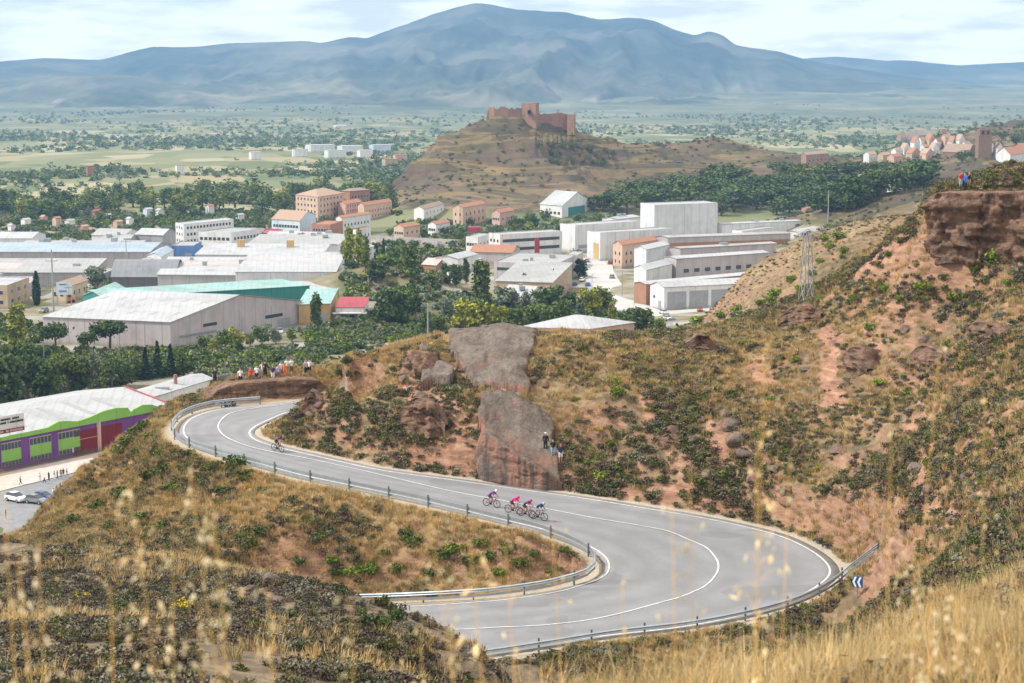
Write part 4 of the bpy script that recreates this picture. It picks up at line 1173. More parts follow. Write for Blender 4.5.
        w.build('wall', s.wall, s.root); r.build('roof', s.rf, s.root)
    def face(s, side):
        """origin, along, outward normal of a facade: a = C..L, b = C..R"""
        if side == 'a': o, al = Vector((0, 0, 0)), s.a
        else: o, al = Vector((0, 0, 0)), s.b
        nrm = Vector((al.y, -al.x, 0)).normalized()
        other = s.b if side == 'a' else s.a
        if nrm.dot(other) > 0: nrm = -nrm
        return o, al, nrm
    def rect(s, side, t0, t1, z0, z1, mat, name, proud=0.06, label=None, parent=None):
        o, al, nr = s.face(side)
        b = MB()
        p = [o + al * t0 + Vector((0, 0, z0)), o + al * t1 + Vector((0, 0, z0)), o + al * t1 + Vector((0, 0, z1)), o + al * t0 + Vector((0, 0, z1))]
        fr = [q + nr * proud for q in p]; bk = [q - nr * 0.02 for q in p]
        b.add(fr + bk, [(0, 1, 2, 3), (0, 1, 5, 4), (1, 2, 6, 5), (2, 3, 7, 6), (3, 0, 4, 7)])
        x = b.build(name, mat, parent or s.root)
        if label: x['label'] = label
        return x
    def windows(s, side, n, rows, z0, dz, w=1.3, h=1.3, t0=0.05, t1=0.95, frame=None, pane=None):
        o, al, nr = s.face(side)
        L = al.length
        for r in range(rows):
            for k in range(n):
                t = t0 + (t1 - t0) * (k + 0.5) / n
                hw = w / 2 / L
                zb = z0 + dz * r
                b = MB()
                def quad(ha, hz0, hz1, pr, m):
                    p = [o + al * (t - ha) + Vector((0, 0, hz0)), o + al * (t + ha) + Vector((0, 0, hz0)), o + al * (t + ha) + Vector((0, 0, hz1)), o + al * (t - ha) + Vector((0, 0, hz1))]
                    fr = [q + nr * pr for q in p]; bk = [q - nr * 0.02 for q in p]
                    b.add(fr + bk, [(0, 1, 2, 3), (0, 1, 5, 4), (1, 2, 6, 5), (2, 3, 7, 6), (3, 0, 4, 7)], m)
                quad(hw, zb, zb + h, 0.05, 0)
                quad(hw - 0.09 / L, zb + 0.09, zb + h - 0.09, 0.08, 1)
                b.build('window', [frame or M_FRAME, pane or M_GLASS], s.root)
        return s
    def skylights(s, spots, w=1.6, l=4.0, mat=None):
        """on the first slope: (t across, q along)"""
        for t, q in spots:
            (t0, z0), (t1, z1) = s.prof[0], s.prof[1]
            if t > t1 and len(s.prof) > 2: (t0, z0), (t1, z1) = s.prof[1], s.prof[2]
            span_t = (s.f(1, 0, 0) - s.f(0, 0, 0)).length; span_q = (s.f(0, 1, 0) - s.f(0, 0, 0)).length
            dt, dq = l / 2 / span_t, w / 2 / span_q
            z = lambda tt: s.h + z0 + (z1 - z0) * (tt - t0) / (t1 - t0) + 0.26
            p = [s.f(t - dt, q - dq, z(t - dt)), s.f(t + dt, q - dq, z(t + dt)), s.f(t + dt, q + dq, z(t + dt)), s.f(t - dt, q + dq, z(t - dt))]
            lo = [v - Vector((0, 0, 0.12)) for v in p]
            b = MB(); b.add(p + lo, [(0, 1, 2, 3), (0, 1, 5, 4), (1, 2, 6, 5), (2, 3, 7, 6), (3, 0, 4, 7)])
            b.build('skylight', mat or M_SKYL, s.root)
        return s
    def vents(s, n, mat=None):
        rr = random.Random(n + int(s.c.x))
        for k in range(n):
            u, v = rr.uniform(0.15, 0.85), rr.uniform(0.15, 0.85)
            p = s.pt(u, v, s.top - 0.6)
            b = MB(); q = rr.uniform(0.6, 1.3)
            b.box((p.x - q, p.y - q, p.z), (p.x + q, p.y + q, p.z + rr.uniform(1.2, 2.2)))
            b.build('roof_unit', mat or M_STEEL, s.root)
        return s
IB = 'industrial building'
# --- the near left estate
b = Bld('warehouse', 'large grey metal-clad warehouse with white gable roof behind umbrella pine', (44, 343), (171, 349), (302, 325), 8, 'gable', 'pinkgrey', 'white', 0.16, 'a')
b.skylights([(t, q) for t in (0.13, 0.36) for q in (0.1, 0.27, 0.44, 0.61, 0.78, 0.93)], 1.5, 3.2)
b.rect('b', 0.06, 0.32, 3.2, 3.6, M_STEEL, 'awning', 0.5); b.windows('b', 1, 1, 4.8, 0, 6.5, 1.2, 0.14, 0.42); b.windows('b', 1, 1, 4.0, 0, 9, 1.3, 0.62, 0.92)
for t in (0.2, 0.4, 0.6, 0.8): b.rect('a', t - 0.003, t + 0.003, 0.2, 7.9, M_SHUT, 'wall_joint', 0.05)
for t in (0.5, 0.75): b.rect('b', t - 0.002, t + 0.002, 0.2, 8.2, M_SHUT, 'wall_joint', 0.05)
b.rect('b', 0.8, 0.9, 0.1, 3.4, M_SHUT, 'door', 0.1)
b = Bld('warehouse', 'warehouse with long mint green roof and dark teal gutter', (90, 322), (118, 325), (310, 312), 9.2, 'shed', 'teal', 'mint', 0.10, 'b')
b.skylights([(0.5, q) for q in (0.28, 0.52, 0.76)], 1.4, 10, RF['pale'])
Bld('warehouse', 'small teal gabled annexe with pale green roof', (84, 324), (104, 327), (126, 316), 9.5, 'gable', 'teal', 'mint', 0.3, 'b')
b = Bld('house', 'cream gabled house behind the white billboards', (52, 303), (66, 304), (88, 296), 6, 'gable', 'cream', 'tilepale', 0.5, 'b')
b.windows('a', 2, 1, 2.6, 0, 1.6, 1.6); b.windows('b', 4, 1, 2.2, 0, 1.6, 1.8)
b = Bld('workshop', 'tan flat workshop at the left edge with a strip of windows', (-30, 308), (8, 309), (30, 300), 8.5, 'flat', 'tan', 'white')
b.windows('b', 3, 2, 1.6, 3.4, 3.0, 1.5); b.windows('a', 4, 2, 1.6, 3.4, 1.6, 1.5)
b = Bld('warehouse', 'long low warehouse with white and pink roof and grey front', (-30, 288), (92, 288), (107, 281), 6, 'shed', 'grey', 'pale', 0.12, 'a')
b.skylights([(0.45, 0.82)], 16, 10, RF['pinkish'])
b = Bld('office_building', 'tan office block with ribbon windows beside the slate tower', (128, 285), (140, 286), (156, 279), 8, 'gable', 'cream', 'pale', 0.22, 'b')
b.windows('b', 7, 2, 1.6, 3.0, 1.5, 1.3); b.windows('a', 2, 2, 1.6, 3, 1.6, 1.3)
Bld('stair_tower', 'dark slate cube tower in front of tan office block', (119, 286), (126, 287), (137, 285), 7.5, 'flat', 'darkgrey', 'darkgrey', cat=IB).rect('b', 0.6, 0.95, 6.0, 9.2, W['pink'], 'sign_panel', 0.3)
Bld('warehouse', 'white gabled shed right of tan office block', (148, 277), (162, 279), (174, 271), 9, 'gable', 'white', 'bluegrey', 0.25, 'b')
Bld('warehouse', 'very long warehouse with blue grey roof', (-40, 272), (150, 272), (172, 263), 8.5, 'gable', 'grey', 'bluegrey', 0.12, 'a').vents(4)
Bld('warehouse', 'low white roofed hall beyond the blue grey roof', (20, 261), (140, 261), (152, 256), 7, 'gable', 'white', 'pale', 0.1, 'a').vents(3)
b = Bld('warehouse', 'dark barrel vaulted shed behind the mint roof', (112, 291), (176, 291), (184, 284), 5.5, 'barrel', 'darkgrey', 'darkgrey', 0.22, 'a')
b = Bld('warehouse', 'red flat shed between the barrel vault and white hall', (176, 292), (188, 292), (196, 288), 4, 'flat', 'brick', 'red')
b = Bld('warehouse', 'white hall with grey front and pink banded roof', (158, 293), (255, 294), (262, 284), 7, 'shed', 'grey', 'white', 0.1, 'a')
b.skylights([(0.62, q) for q in (0.2, 0.45, 0.7)], 9, 5, RF['pinkish']); b.vents(3)
b = Bld('warehouse', 'wide white roofed hall with pale panelled front', (236, 296), (336, 296), (346, 284), 9, 'shed', 'steel', 'white', 0.09, 'a')
b.skylights([(0.6, q) for q in (0.15, 0.4, 0.65, 0.88)], 7, 5, RF['pinkish'])
b.rect('a', 0.08, 0.2, 0.3, 5, W['tan'], 'loading_door', 0.1); b.rect('a', 0.45, 0.55, 0.3, 5, W['tan'], 'loading_door', 0.1); b.rect('a', 0.75, 0.9, 3, 5, W['tan'], 'sign_panel', 0.1)
b = Bld('warehouse', 'low pale hall before the panelled white front', (234, 306), (334, 308), (342, 299), 4.5, 'shed', 'pinkgrey', 'white', 0.06, 'a')
b = Bld('warehouse', 'white hall with two yellow vents on its roof', (196, 275), (322, 276), (338, 264), 8.5, 'gable', 'white', 'white', 0.1, 'a')
for t in (0.3, 0.7):
    x = MB(); p = b.pt(t, 0.35, b.top - 1); x.box((p.x - 1.4, p.y - 1.4, p.z), (p.x + 1.4, p.y + 1.4, p.z + 3.4)); x.build('roof_vent', W['ochre'], b.root)
Bld('warehouse', 'far white hall with grey patched roof', (246, 262), (338, 262), (362, 252), 7.5, 'gable', 'white', 'pale', 0.12, 'a').vents(5)
b = Bld('warehouse', 'hall with a bright blue front', (172, 262), (194, 262), (202, 257), 7.5, 'flat', 'blue', 'pale')
b.rect('a', 0.1, 0.4, 0.2, 4, M_SHUT, 'loading_door', 0.1)
b = Bld('office_building', 'long white three storey block with dark window rows', (176, 244), (184, 246), (234, 240), 11, 'flat', 'white', 'white')
b.windows('b', 14, 3, 1.5, 3.3, 1.7, 1.5); b.windows('a', 3, 3, 1.5, 3.3, 1.6, 1.5)
b = Bld('office_building', 'white block with wide ground floor beside blue hall', (198, 251), (232, 252), (264, 247), 9.5, 'flat', 'white', 'pale')
b.windows('b', 9, 2, 1.4, 4.0, 1.8, 1.6); b.windows('a', 7, 2, 1.4, 4.0, 1.8, 1.6)
b = Bld('workshop', 'brownish grey factory with a row of small windows', (136, 251), (163, 252), (176, 248), 8, 'gable', 'grey', 'grey', 0.2, 'a')
b.windows('a', 9, 1, 3, 3, 1.4, 1.6)
Bld('warehouse', 'pale low sheds before the poplar belt', (92, 245), (124, 246), (140, 241), 5, 'gable', 'white', 'pale', 0.15, 'a')
# --- flats and houses left of the castle hill
b = Bld('apartment_block', 'tan four storey flats with pale hipped roof', (296, 219), (318, 222), (344, 217), 15, 'hip', 'peach', 'tilepale', 0.22, 'b')
b.windows('a', 6, 4, 1.5, 3.5, 1.8, 1.7); b.windows('b', 7, 4, 1.5, 3.5, 2.0, 1.7)
b = Bld('apartment_block', 'brown brick flats with grey roof behind the tan flats', (342, 212), (350, 213), (370, 211), 14, 'hip', 'brick', 'brown', 0.25, 'b')
b.windows('b', 6, 3, 2, 3.6, 1.8, 1.7)
b = Bld('apartment_block', 'pink rendered flats with terracotta roof', (338, 219), (346, 220), (362, 217), 9.5, 'gable', 'pink', 'tile', 0.3, 'b')
b.windows('b', 6, 3, 1.5, 2.9, 1.5, 1.4)
b = Bld('apartment_block', 'row of brown houses with long terracotta roof', (358, 220), (364, 221), (392, 216), 9, 'gable', 'peach', 'tile', 0.35, 'b')
b.windows('b', 9, 2, 1.5, 3.2, 1.4, 1.5)
b = Bld('house', 'white terrace with terracotta roof below the brown row', (336, 236), (342, 237), (371, 232), 10, 'gable', 'white', 'tile', 0.25, 'b')
b.windows('b', 8, 2, 1.8, 3.4, 1.6, 1.6); b.windows('a', 2, 2, 1.8, 3.4, 1.4, 1.6)
b = Bld('house', 'narrow tall white house with small windows', (350, 247), (356, 248), (371, 245), 9, 'flat', 'white', 'tile')
b.windows('b', 4, 2, 1.6, 3.3, 1.3, 1.5)
b = Bld('apartment_block', 'brick building with flat terracotta top', (312, 241), (330, 242), (343, 238), 9, 'flat', 'brick', 'tile')
b.windows('a', 6, 2, 1.8, 3.5, 1.6, 1.5)
Bld('workshop', 'low red brick workshop with pale eaves', (290, 247), (328, 248), (336, 244), 5, 'gable', 'brick', 'pinkish', 0.15, 'a').windows('a', 8, 1, 1.5, 2, 2, 1.5)
b = Bld('workshop', 'pale blue factory with dark top storey', (272, 237), (300, 239), (316, 232), 9.5, 'gable', 'paleblue', 'tilepale', 0.15, 'a')
b.windows('a', 9, 1, 5.5, 3, 1.8, 1.6)
b = Bld('workshop', 'building with dark red fascia over a glazed ground floor', (258, 247), (274, 248), (283, 244), 7.5, 'flat', 'white', 'red')
b.rect('a', 0, 1, 5.8, 7.4, RF['red'], 'fascia', 0.3); b.rect('a', 0.2, 0.9, 0.4, 4.8, M_GLASS, 'shop_window', 0.1)
b = Bld('house', 'white house with red awning at the foot of castle hill', (414, 222), (424, 223), (444, 217), 8, 'gable', 'white', 'brown', 0.3, 'b', base=0)
b.windows('b', 5, 2, 1.5, 3, 1.5, 1.5)
b = Bld('house', 'peach house with terracotta roof at the foot of castle hill', (453, 226), (463, 227), (486, 222), 11, 'gable', 'peach', 'tile', 0.3, 'b')
b.windows('b', 5, 2, 1.8, 4.2, 1.8, 2.2); b.windows('a', 2, 2, 1.8, 4.2, 1.4, 2)
b = Bld('warehouse', 'pair of white gabled sheds beside the round green tree', (436, 272), (458, 273), (478, 268), 6, 'gable', 'white', 'white', 0.25, 'b')
Bld('workshop', 'small workshop with pink roof', (422, 274), (436, 275), (442, 272), 4, 'shed', 'brick', 'pinkish', 0.12, 'a')
b = Bld('shop', 'low white shop with dark red canopy roof near the grey warehouse', (336, 324), (364, 324), (369, 319), 5.5, 'shed', 'white', 'red', 0.14, 'a')
b.rect('a', 0.06, 0.5, 0.2, 3.2, M_GLASS, 'shop_window', 0.08); b.rect('a', 0.55, 0.75, 0.2, 3.0, M_DARK, 'doorway', 0.08); b.rect('a', -0.1, 1.1, 3.6, 3.9, W['white'], 'canopy', 2.0)
b = Bld('workshop', 'small tan workshop with mint roof beside the canopy shop', (299, 326), (330, 325), (338, 316), 7, 'shed', 'ochre', 'mint', 0.1, 'a')
b.rect('a', 0.1, 0.4, 0.2, 4, M_SHUT, 'door', 0.1)
# --- middle estate under the castle hill
b = Bld('office_building', 'long white two storey office with dark window bands', (489, 256), (500, 258), (562, 254), 11, 'flat', 'white', 'white')
b.windows('b', 20, 2, 3.0, 4.0, 2.2, 1.6); b.windows('a', 3, 2, 3, 4, 1.8, 1.5)
x = MB(); p = b.pt(0.5, -0.02, 12); x.box((p.x - 12, p.y + 6, 11), (p.x - 6, p.y + 12, 13.5)); x.build('roof_unit', RF['red'], b.root)
Bld('advertising_sign', 'upright red sign panel in front of the white office', (534.5, 262), (535, 262.3), (539.5, 262), 11, 'flat', RF['red'], RF['red'], cat='sign')
b = Bld('warehouse', 'white hall stepping up behind the white office', (560, 250), (575, 252), (640, 247), 13, 'flat', 'white', 'white')
b.rect('b', 0.05, 0.3, 1.5, 3.2, M_SHUT, 'loading_door', 0.1)
b = Bld('warehouse', 'white panelled warehouse with a yellow corner panel', (587, 259), (600, 261), (672, 256), 13, 'flat', 'steel', 'white')
b.rect('a', 0.1, 0.5, 1, 8, W['ochre'], 'corner_panel', 0.1)
for t in (0.2, 0.4, 0.6, 0.8): b.rect('b', t - 0.002, t + 0.002, 0.2, 12.8, M_SHUT, 'wall_joint', 0.06)
b = Bld('warehouse', 'tallest plain white block of the estate', (640, 244), (654, 247), (717, 244), 21, 'flat', 'steel', 'white')
b.rect('b', 0.47, 0.475, 0.2, 20.8, M_SHUT, 'wall_joint', 0.06)
Bld('warehouse', 'white low hall right of the tall white block', (712, 243), (722, 244), (800, 240), 10, 'gable', 'white', 'white', 0.1, 'b').vents(3)
b = Bld('warehouse', 'white arched hall below the pine wood', (540, 218), (562, 220), (592, 215), 8.5, 'gable', 'white', 'white', 0.3, 'a')
b.windows('a', 5, 1, 3, 3, 2.5, 1.8); b.rect('b', 0.2, 0.75, 0.3, 7, W['teal'], 'loading_door', 0.1)
Bld('workshop', 'low building with red brown roof in front of the white office', (470, 262), (512, 263), (520, 258), 4.5, 'gable', 'pinkgrey', 'tile', 0.2, 'a')
b = Bld('workshop', 'grey two level workshop with parapet windows', (494, 284), (556, 287), (576, 276), 9, 'flat', 'pinkgrey', 'pale')
b.windows('a', 10, 1, 5.6, 3, 2.6, 1.4); b.vents(4)
b = Bld('workshop', 'low tan workshop with ground floor windows behind the olive trees', (496, 297), (552, 299), (572, 288), 6, 'shed', 'tan', 'pale', 0.1, 'a')
b.windows('a', 8, 1, 1.5, 3, 3.4, 1.8); b.windows('b', 3, 1, 1.5, 3, 3, 1.8)
b = Bld('house', 'tan town houses with terracotta roofs at the street end', (613, 266), (622, 268), (657, 262), 10, 'gable', 'peach', 'tile', 0.3, 'b')
b.windows('b', 7, 2, 1.6, 3.6, 1.6, 1.7); b.windows('a', 2, 2, 1.6, 3.6, 1.5, 1.7)
b = Bld('warehouse', 'long grey roofed hall with an orange wall band', (655, 261), (668, 262), (790, 257), 11, 'gable', 'pinkgrey', 'pale', 0.2, 'b')
b.rect('b', 0.01, 0.99, 5.0, 8.5, W['brick'], 'wall_band', 0.1)
b = Bld('warehouse', 'pale gabled shed beside the straight street', (634, 274), (646, 276), (669, 270), 11, 'gable', 'steel', 'grey', 0.25, 'b')
b = Bld('warehouse', 'pinkish grey long shed behind grey shutters', (664, 279), (676, 281), (768, 274), 9, 'gable', 'pinkgrey', 'grey', 0.15, 'b')
b.windows('b', 8, 1, 3, 3, 3, 1.8)
b = Bld('workshop', 'pale low roofed workshop on the street corner', (634, 285), (646, 288), (672, 281), 7, 'gable', 'white', 'white', 0.25, 'b')
b = Bld('warehouse', 'wide brown walled shed with low pitched grey roof', (634, 303), (646, 305), (784, 291), 7.5, 'gable', 'brick', 'grey', 0.16, 'b')
b = Bld('garage_building', 'grey shuttered garages behind a white gable', (650, 307), (664, 310), (772, 304), 8, 'gable', 'white', 'grey', 0.3, 'b')
for k in range(3): b.rect('b', 0.03 + k * 0.2, 0.2 + k * 0.2, 0.1, 6.3, M_SHUT, 'shutter_door', 0.12)
b.rect('b', 0.66, 0.99, 0.0, 7, W['stone'], 'brick_infill', 0.1); b.rect('b', 0.69, 0.9, 4.2, 6.6, W['white'], 'sign_board', 0.2)
b.rect('a', 0.2, 0.4, 0.1, 3, M_SHUT, 'door', 0.1); b.windows('a', 1, 1, 3.5, 0, 1.4, 1.2, 0.5, 0.9)
b = Bld('pavilion', 'white hipped pavilion roof just beyond the rock ridge', (520, 352), (590, 354), (634, 347), 7.5, 'hip', 'pink', 'white', 0.3, 'a')
Bld('warehouse', 'white cube building right of the long white hall', (732, 246), (742, 247), (792, 240), 8, 'flat', 'white', 'white')
Bld('warehouse', 'white hall with shallow arched roof beside the dirt ground', (784, 250), (800, 251), (822, 246), 8, 'barrel', 'white', 'white', 0.18, 'b')
Bld('house', 'brown square water tower house', (801, 229), (806, 230), (812, 228), 12, 'flat', 'stone', 'tile')
Bld('house', 'ruined ochre house above the white arched hall', (812, 233), (820, 234), (832, 231), 7, 'flat', 'stone', 'brown')
b = Bld('trailer_shed', 'long low white shed with yellow base panels', (828, 238), (832, 239), (897, 235), 3.6, 'flat', 'white', 'white', base=22)
b.rect('b', 0.5, 0.99, 0.2, 1.7, W['ochre'], 'base_panel', 0.1)
# --- more of the estate
for nm_, lab_, L_, C_, R__, h_, roof_, w_, r_, p_, ax_, win_ in [
    ('workshop', 'low grey shed with pale roof beyond the tan workshop', (-20, 297), (30, 297), (41, 291), 5, 'gable', 'grey', 'pale', 0.15, 'a', 0),
    ('workshop', 'white two storey workshop left of the slate tower', (86, 289), (104, 290), (119, 284), 6.5, 'flat', 'white', 'pale', 0, 'a', 5),
    ('warehouse', 'grey shed with pale roof just before the blue fronted hall', (100, 254), (128, 255), (140, 250), 6, 'gable', 'grey', 'pale', 0.18, 'a', 0),
    ('warehouse', 'pale long shed at the left edge before the allotments', (-30, 251), (32, 251), (46, 246), 6, 'gable', 'white', 'grey', 0.15, 'a', 0),
    ('workshop', 'small white annexe in front of the long window block', (206, 257), (226, 258), (238, 254), 5, 'flat', 'white', 'pale', 0, 'a', 4),
    ('workshop', 'grey workshop with windows between the red fascia and white halls', (264, 254), (296, 255), (308, 250), 7, 'gable', 'grey', 'grey', 0.2, 'a', 8),
    ('warehouse', 'pale hall with blue grey roof below the white terrace', (302, 257), (334, 258), (346, 251), 7, 'gable', 'white', 'bluegrey', 0.15, 'a', 0),
    ('workshop', 'white workshop with grey roof below the narrow white house', (348, 264), (362, 265), (374, 259), 6, 'gable', 'white', 'grey', 0.25, 'b', 3),
    ('house', 'ochre house with terracotta roof just above the pale wall', (394, 240), (404, 241), (420, 238), 7, 'gable', 'peach', 'tile', 0.35, 'b', 4),
    ('house', 'white house with terracotta roof above the pale wall', (428, 236), (436, 237), (450, 234), 6.5, 'gable', 'white', 'tile', 0.35, 'b', 4),
    ('workshop', 'white cube workshop at the left end of the white office', (466, 253), (478, 254), (490, 250), 8, 'flat', 'white', 'pale', 0, 'a', 4),
    ('workshop', 'pale corner workshop between the grey workshop and the street', (562, 270), (574, 271), (583, 265), 6, 'flat', 'pinkgrey', 'pale', 0, 'a', 4),
    ('warehouse', 'long pale hall between the orange band and the pinkish shed', (668, 271), (680, 272), (776, 266), 10, 'gable', 'pinkgrey', 'pale', 0.15, 'b', 0),
    ('warehouse', 'low white shed among the grey green trees', (500, 308), (528, 310), (546, 302), 4.5, 'gable', 'white', 'white', 0.2, 'a', 0),
    ('hut', 'small white concrete hut standing in the grove', (447, 293), (452, 294), (458, 292), 8, 'flat', 'white', 'pale', 0, 'a', 1),
    ('warehouse', 'grey hall with white roof behind the cream gabled house', (40, 286), (90, 286), (100, 281), 6, 'gable', 'grey', 'white', 0.14, 'a', 0),
    ('house', 'pink house with terracotta roof beside the peach house', (492, 226), (500, 227), (514, 224), 8, 'gable', 'pink', 'tile', 0.35, 'b', 4),
    ('warehouse', 'long white shed at the foot of the pine wood', (602, 231), (618, 232), (640, 229), 7, 'gable', 'white', 'white', 0.15, 'b', 0)]:
    b = Bld(nm_, lab_, L_, C_, R__, h_, roof_, w_, r_, p_, ax_)
    if win_:
        b.windows('a', win_, 1, h_ * 0.45, 3, 1.6, 1.5); b.windows('b', max(2, win_ - 1), 1, h_ * 0.45, 3, 1.6, 1.5)
    else:
        b.rect('a' if b.a.length > b.b.length else 'b', 0.2, 0.32, 0.2, h_ * 0.6, M_SHUT, 'loading_door', 0.1); b.vents(2)
# --- the purple and green building by the spectators' street
# --- the purple and green building beside the spectators' street
b = Bld('commercial_building', 'purple and green building with white roof and wavy green parapet', ('perp', 34), (-60, 484.5), (176, 435), 6.2, 'gable', 'purple', 'white', 0.16, 'b', over=0.1)
_d = (b.b).normalized(); _nr = Vector((_d.y, -_d.x, 0)); _nr = _nr if _nr.y < 0 else -_nr
b.root.rotation_euler = (0, 0, 0)
def bt(px, py):                                       # place along the facade that a picture column shows
    p = at_z(px, py, 0.0) - b.c
    return (p.x * _d.x + p.y * _d.y) / b.b.length
M_GREEN = render_wall('green_panel', (0.22, 0.44, 0.09), 0.12)
M_MAROON = render_wall('maroon_panel', (0.17, 0.022, 0.03), 0.2)
bays = [(-34, -10), (2, 22), (30.5, 52), (59, 81)]
for x0, x1 in bays:
    t0, t1 = bt(x0, 478 - 0.21 * x0 - 6), bt(x1, 478 - 0.21 * x1 - 6)
    b.rect('b', t0, t1, 0.9, 5.7, W['grey'], 'bay_frame', 0.08)
    b.rect('b', t0 + 0.002, t1 - 0.002, 1.9, 4.1, M_GREEN, 'green_panel', 0.14)
    n = 6
    for k in range(n):
        ta, tb = t0 + (t1 - t0) * (k + 0.12) / n, t0 + (t1 - t0) * (k + 0.88) / n
        w_ = b.rect('b', ta, tb, 4.25, 5.5, M_GLASS, 'window', 0.16)
        b.rect('b', ta, tb, 1.0, 1.8, M_GLASS, 'window', 0.16)
t0, t1 = bt(83.5, 458), bt(106, 452)
dr = b.rect('b', t0, t1, 0, 5.2, M_MAROON, 'gate', 0.10)
b.rect('b', t0, t1, 3.3, 3.4, W['pink'], 'gate_rail', 0.16, parent=dr)
b.rect('b', t1 + 0.004, bt(127, 447), 0, 5.2, M_MAROON, 'gate', 0.10)
b.rect('b', t1 - 0.012, t1 + 0.002, 0, 6.4, W['pink'], 'gate_post', 0.35)
b.rect('b', bt(78.5, 458), bt(80.5, 458), 0.9, 1.9, W['white'], 'notice', 0.2)
# wavy parapet: an outline with its own thickness along the eaves
prof = [(-60, 7.3), (0, 7.3), (35, 7.4), (56, 7.7), (67, 9.2), (74, 9.0), (86, 7.9), (98, 8.6), (112, 10.0), (124, 10.3), (136, 9.6), (139, 7.6), (142, 8.4), (151, 9.6), (160, 9.0), (168, 7.4), (176, 7.2)]
prof = [(px, 6.6 + (z - 6.6) * 0.55) for px, z in prof]
V, n = [], len(prof)
for off in (0.25, -0.15):
    for px, z in prof: V.append(b.b * bt(px, 480 - 0.21 * px - 5) + _nr * off + Vector((0, 0, z)))
    for px, z in prof: V.append(b.b * bt(px, 480 - 0.21 * px - 5) + _nr * off + Vector((0, 0, 6.25)))
F = []
for i in range(n - 1):
    F += [(i, i + 1, n + i + 1, n + i), (2 * n + i, 2 * n + i + 1, 3 * n + i + 1, 3 * n + i), (i, i + 1, 2 * n + i + 1, 2 * n + i), (n + i, n + i + 1, 3 * n + i + 1, 3 * n + i)]
MB().add(V, F).build('parapet', M_GREEN, b.root)
b.skylights([(0.27, bt(px, 470 - 0.2 * px)) for px in (8, 36, 78, 106, 134)], 1.5, 9, M_SKYL)
# verge at the gable end
gv = MB()
e = [b.f(0, 1.004, 6.45), b.f(0.5, 1.004, 6.45 + b.prof[1][1])]
gv.tube([e[0], e[1]], 0.28, 6); gv.build('roof_verge', RF['red'], b.root)
# hoarding standing on the eaves
h = empty('roof_sign', b.c + b.b * bt(24, 470) - _nr * 1.6 + Vector((0, 0, 6.9)), 0, 'white hoarding with black lettering and red strip on the white roof', 'sign')
hb_ = MB(); hw = 3.1
def hq(x0, x1, z0, z1, off, mat, nm):
    q = MB(); p = [_d * x0 + Vector((0, 0, z0)), _d * x1 + Vector((0, 0, z0)), _d * x1 + Vector((0, 0, z1)), _d * x0 + Vector((0, 0, z1))]
    q.add([v + _nr * off for v in p] + [v + _nr * (off - 0.08) for v in p], [(0, 1, 2, 3), (4, 5, 6, 7), (0, 1, 5, 4), (1, 2, 6, 5), (2, 3, 7, 6), (3, 0, 4, 7)])
    return q.build(nm, mat, h)
hq(-3.4, 3.6, 0.3, 3.9, 0.0, W['white'], 'board')
hq(-3.3, 3.5, 0.35, 1.15, 0.1, RF['red'], 'red_strip')
rr = random.Random(4)
L1, L2, L3 = MB(), MB(), MB()
for q, z, hh, x0, x1 in ((L1, 3.0, 0.42, -2.2, 2.2), (L2, 2.3, 0.42, -2.6, 3.0), (L3, 0.55, 0.4, -2.9, 3.0)):
    x = x0
    while x < x1:
        w_ = rr.uniform(0.12, 0.3)
        if rr.random() < 0.85:
            for ss in range(2):
                xa = x + ss * w_ * 0.6
                p = [_d * xa + Vector((0, 0, z)), _d * (xa + 0.09) + Vector((0, 0, z)), _d * (xa + 0.09) + Vector((0, 0, z + hh * rr.uniform(0.6, 1))), _d * xa + Vector((0, 0, z + hh * 0.9))]
                q.add([v + _nr * 0.14 for v in p] + [v + _nr * 0.05 for v in p], [(0, 1, 2, 3), (0, 1, 5, 4), (1, 2, 6, 5), (2, 3, 7, 6), (3, 0, 4, 7)])
        x += w_ + 0.1
L1.build('lettering', M_DARK, h); L2.build('lettering', M_DARK, h); L3.build('lettering', W['white'], h)
for x in (-3, 0, 3):
    q = MB(); q.tube([_d * x - _nr * 0.1 + Vector((0, 0, -0.6)), _d * x - _nr * 0.1 + Vector((0, 0, 3.8))], 0.06, 5)
    q.tube([_d * x - _nr * 1.6 + Vector((0, 0, -0.3)), _d * x - _nr * 0.1 + Vector((0, 0, 2.6))], 0.05, 5); q.build('strut', M_STEEL, h)
b2 = Bld('commercial_building', 'low white roofed wing behind the wavy green parapet', (122, 416), (146, 421), (214, 399), 5.0, 'gable', 'white', 'white', 0.16, 'b', over=0.2)
b2.rect('b', 0.5, 0.7, 0.5, 3, M_SHUT, 'door', 0.1)
q = MB(); p = b2.pt(0.35, 0.55, b2.top - 0.6); q.tube([p, p + Vector((0, 0, 2.8))], 0.45, 8); q.build('chimney', W['brick'], b2.root)
q = MB(); p = b2.pt(0.3, 0.34, b2.top - 0.9); q.box((p.x - 1.6, p.y - .7, p.z), (p.x + 1.6, p.y + .7, p.z + 1.2)); q.build('roof_unit', M_STEEL, b2.root)
# dark tunnel-like shed end among the bushes
b3 = Bld('dark_shed', 'black shed front in the bushes above the crowd', (213, 398), (215, 399), (234, 395), 5.5, 'flat', 'darkgrey', 'darkgrey', cat='shed')

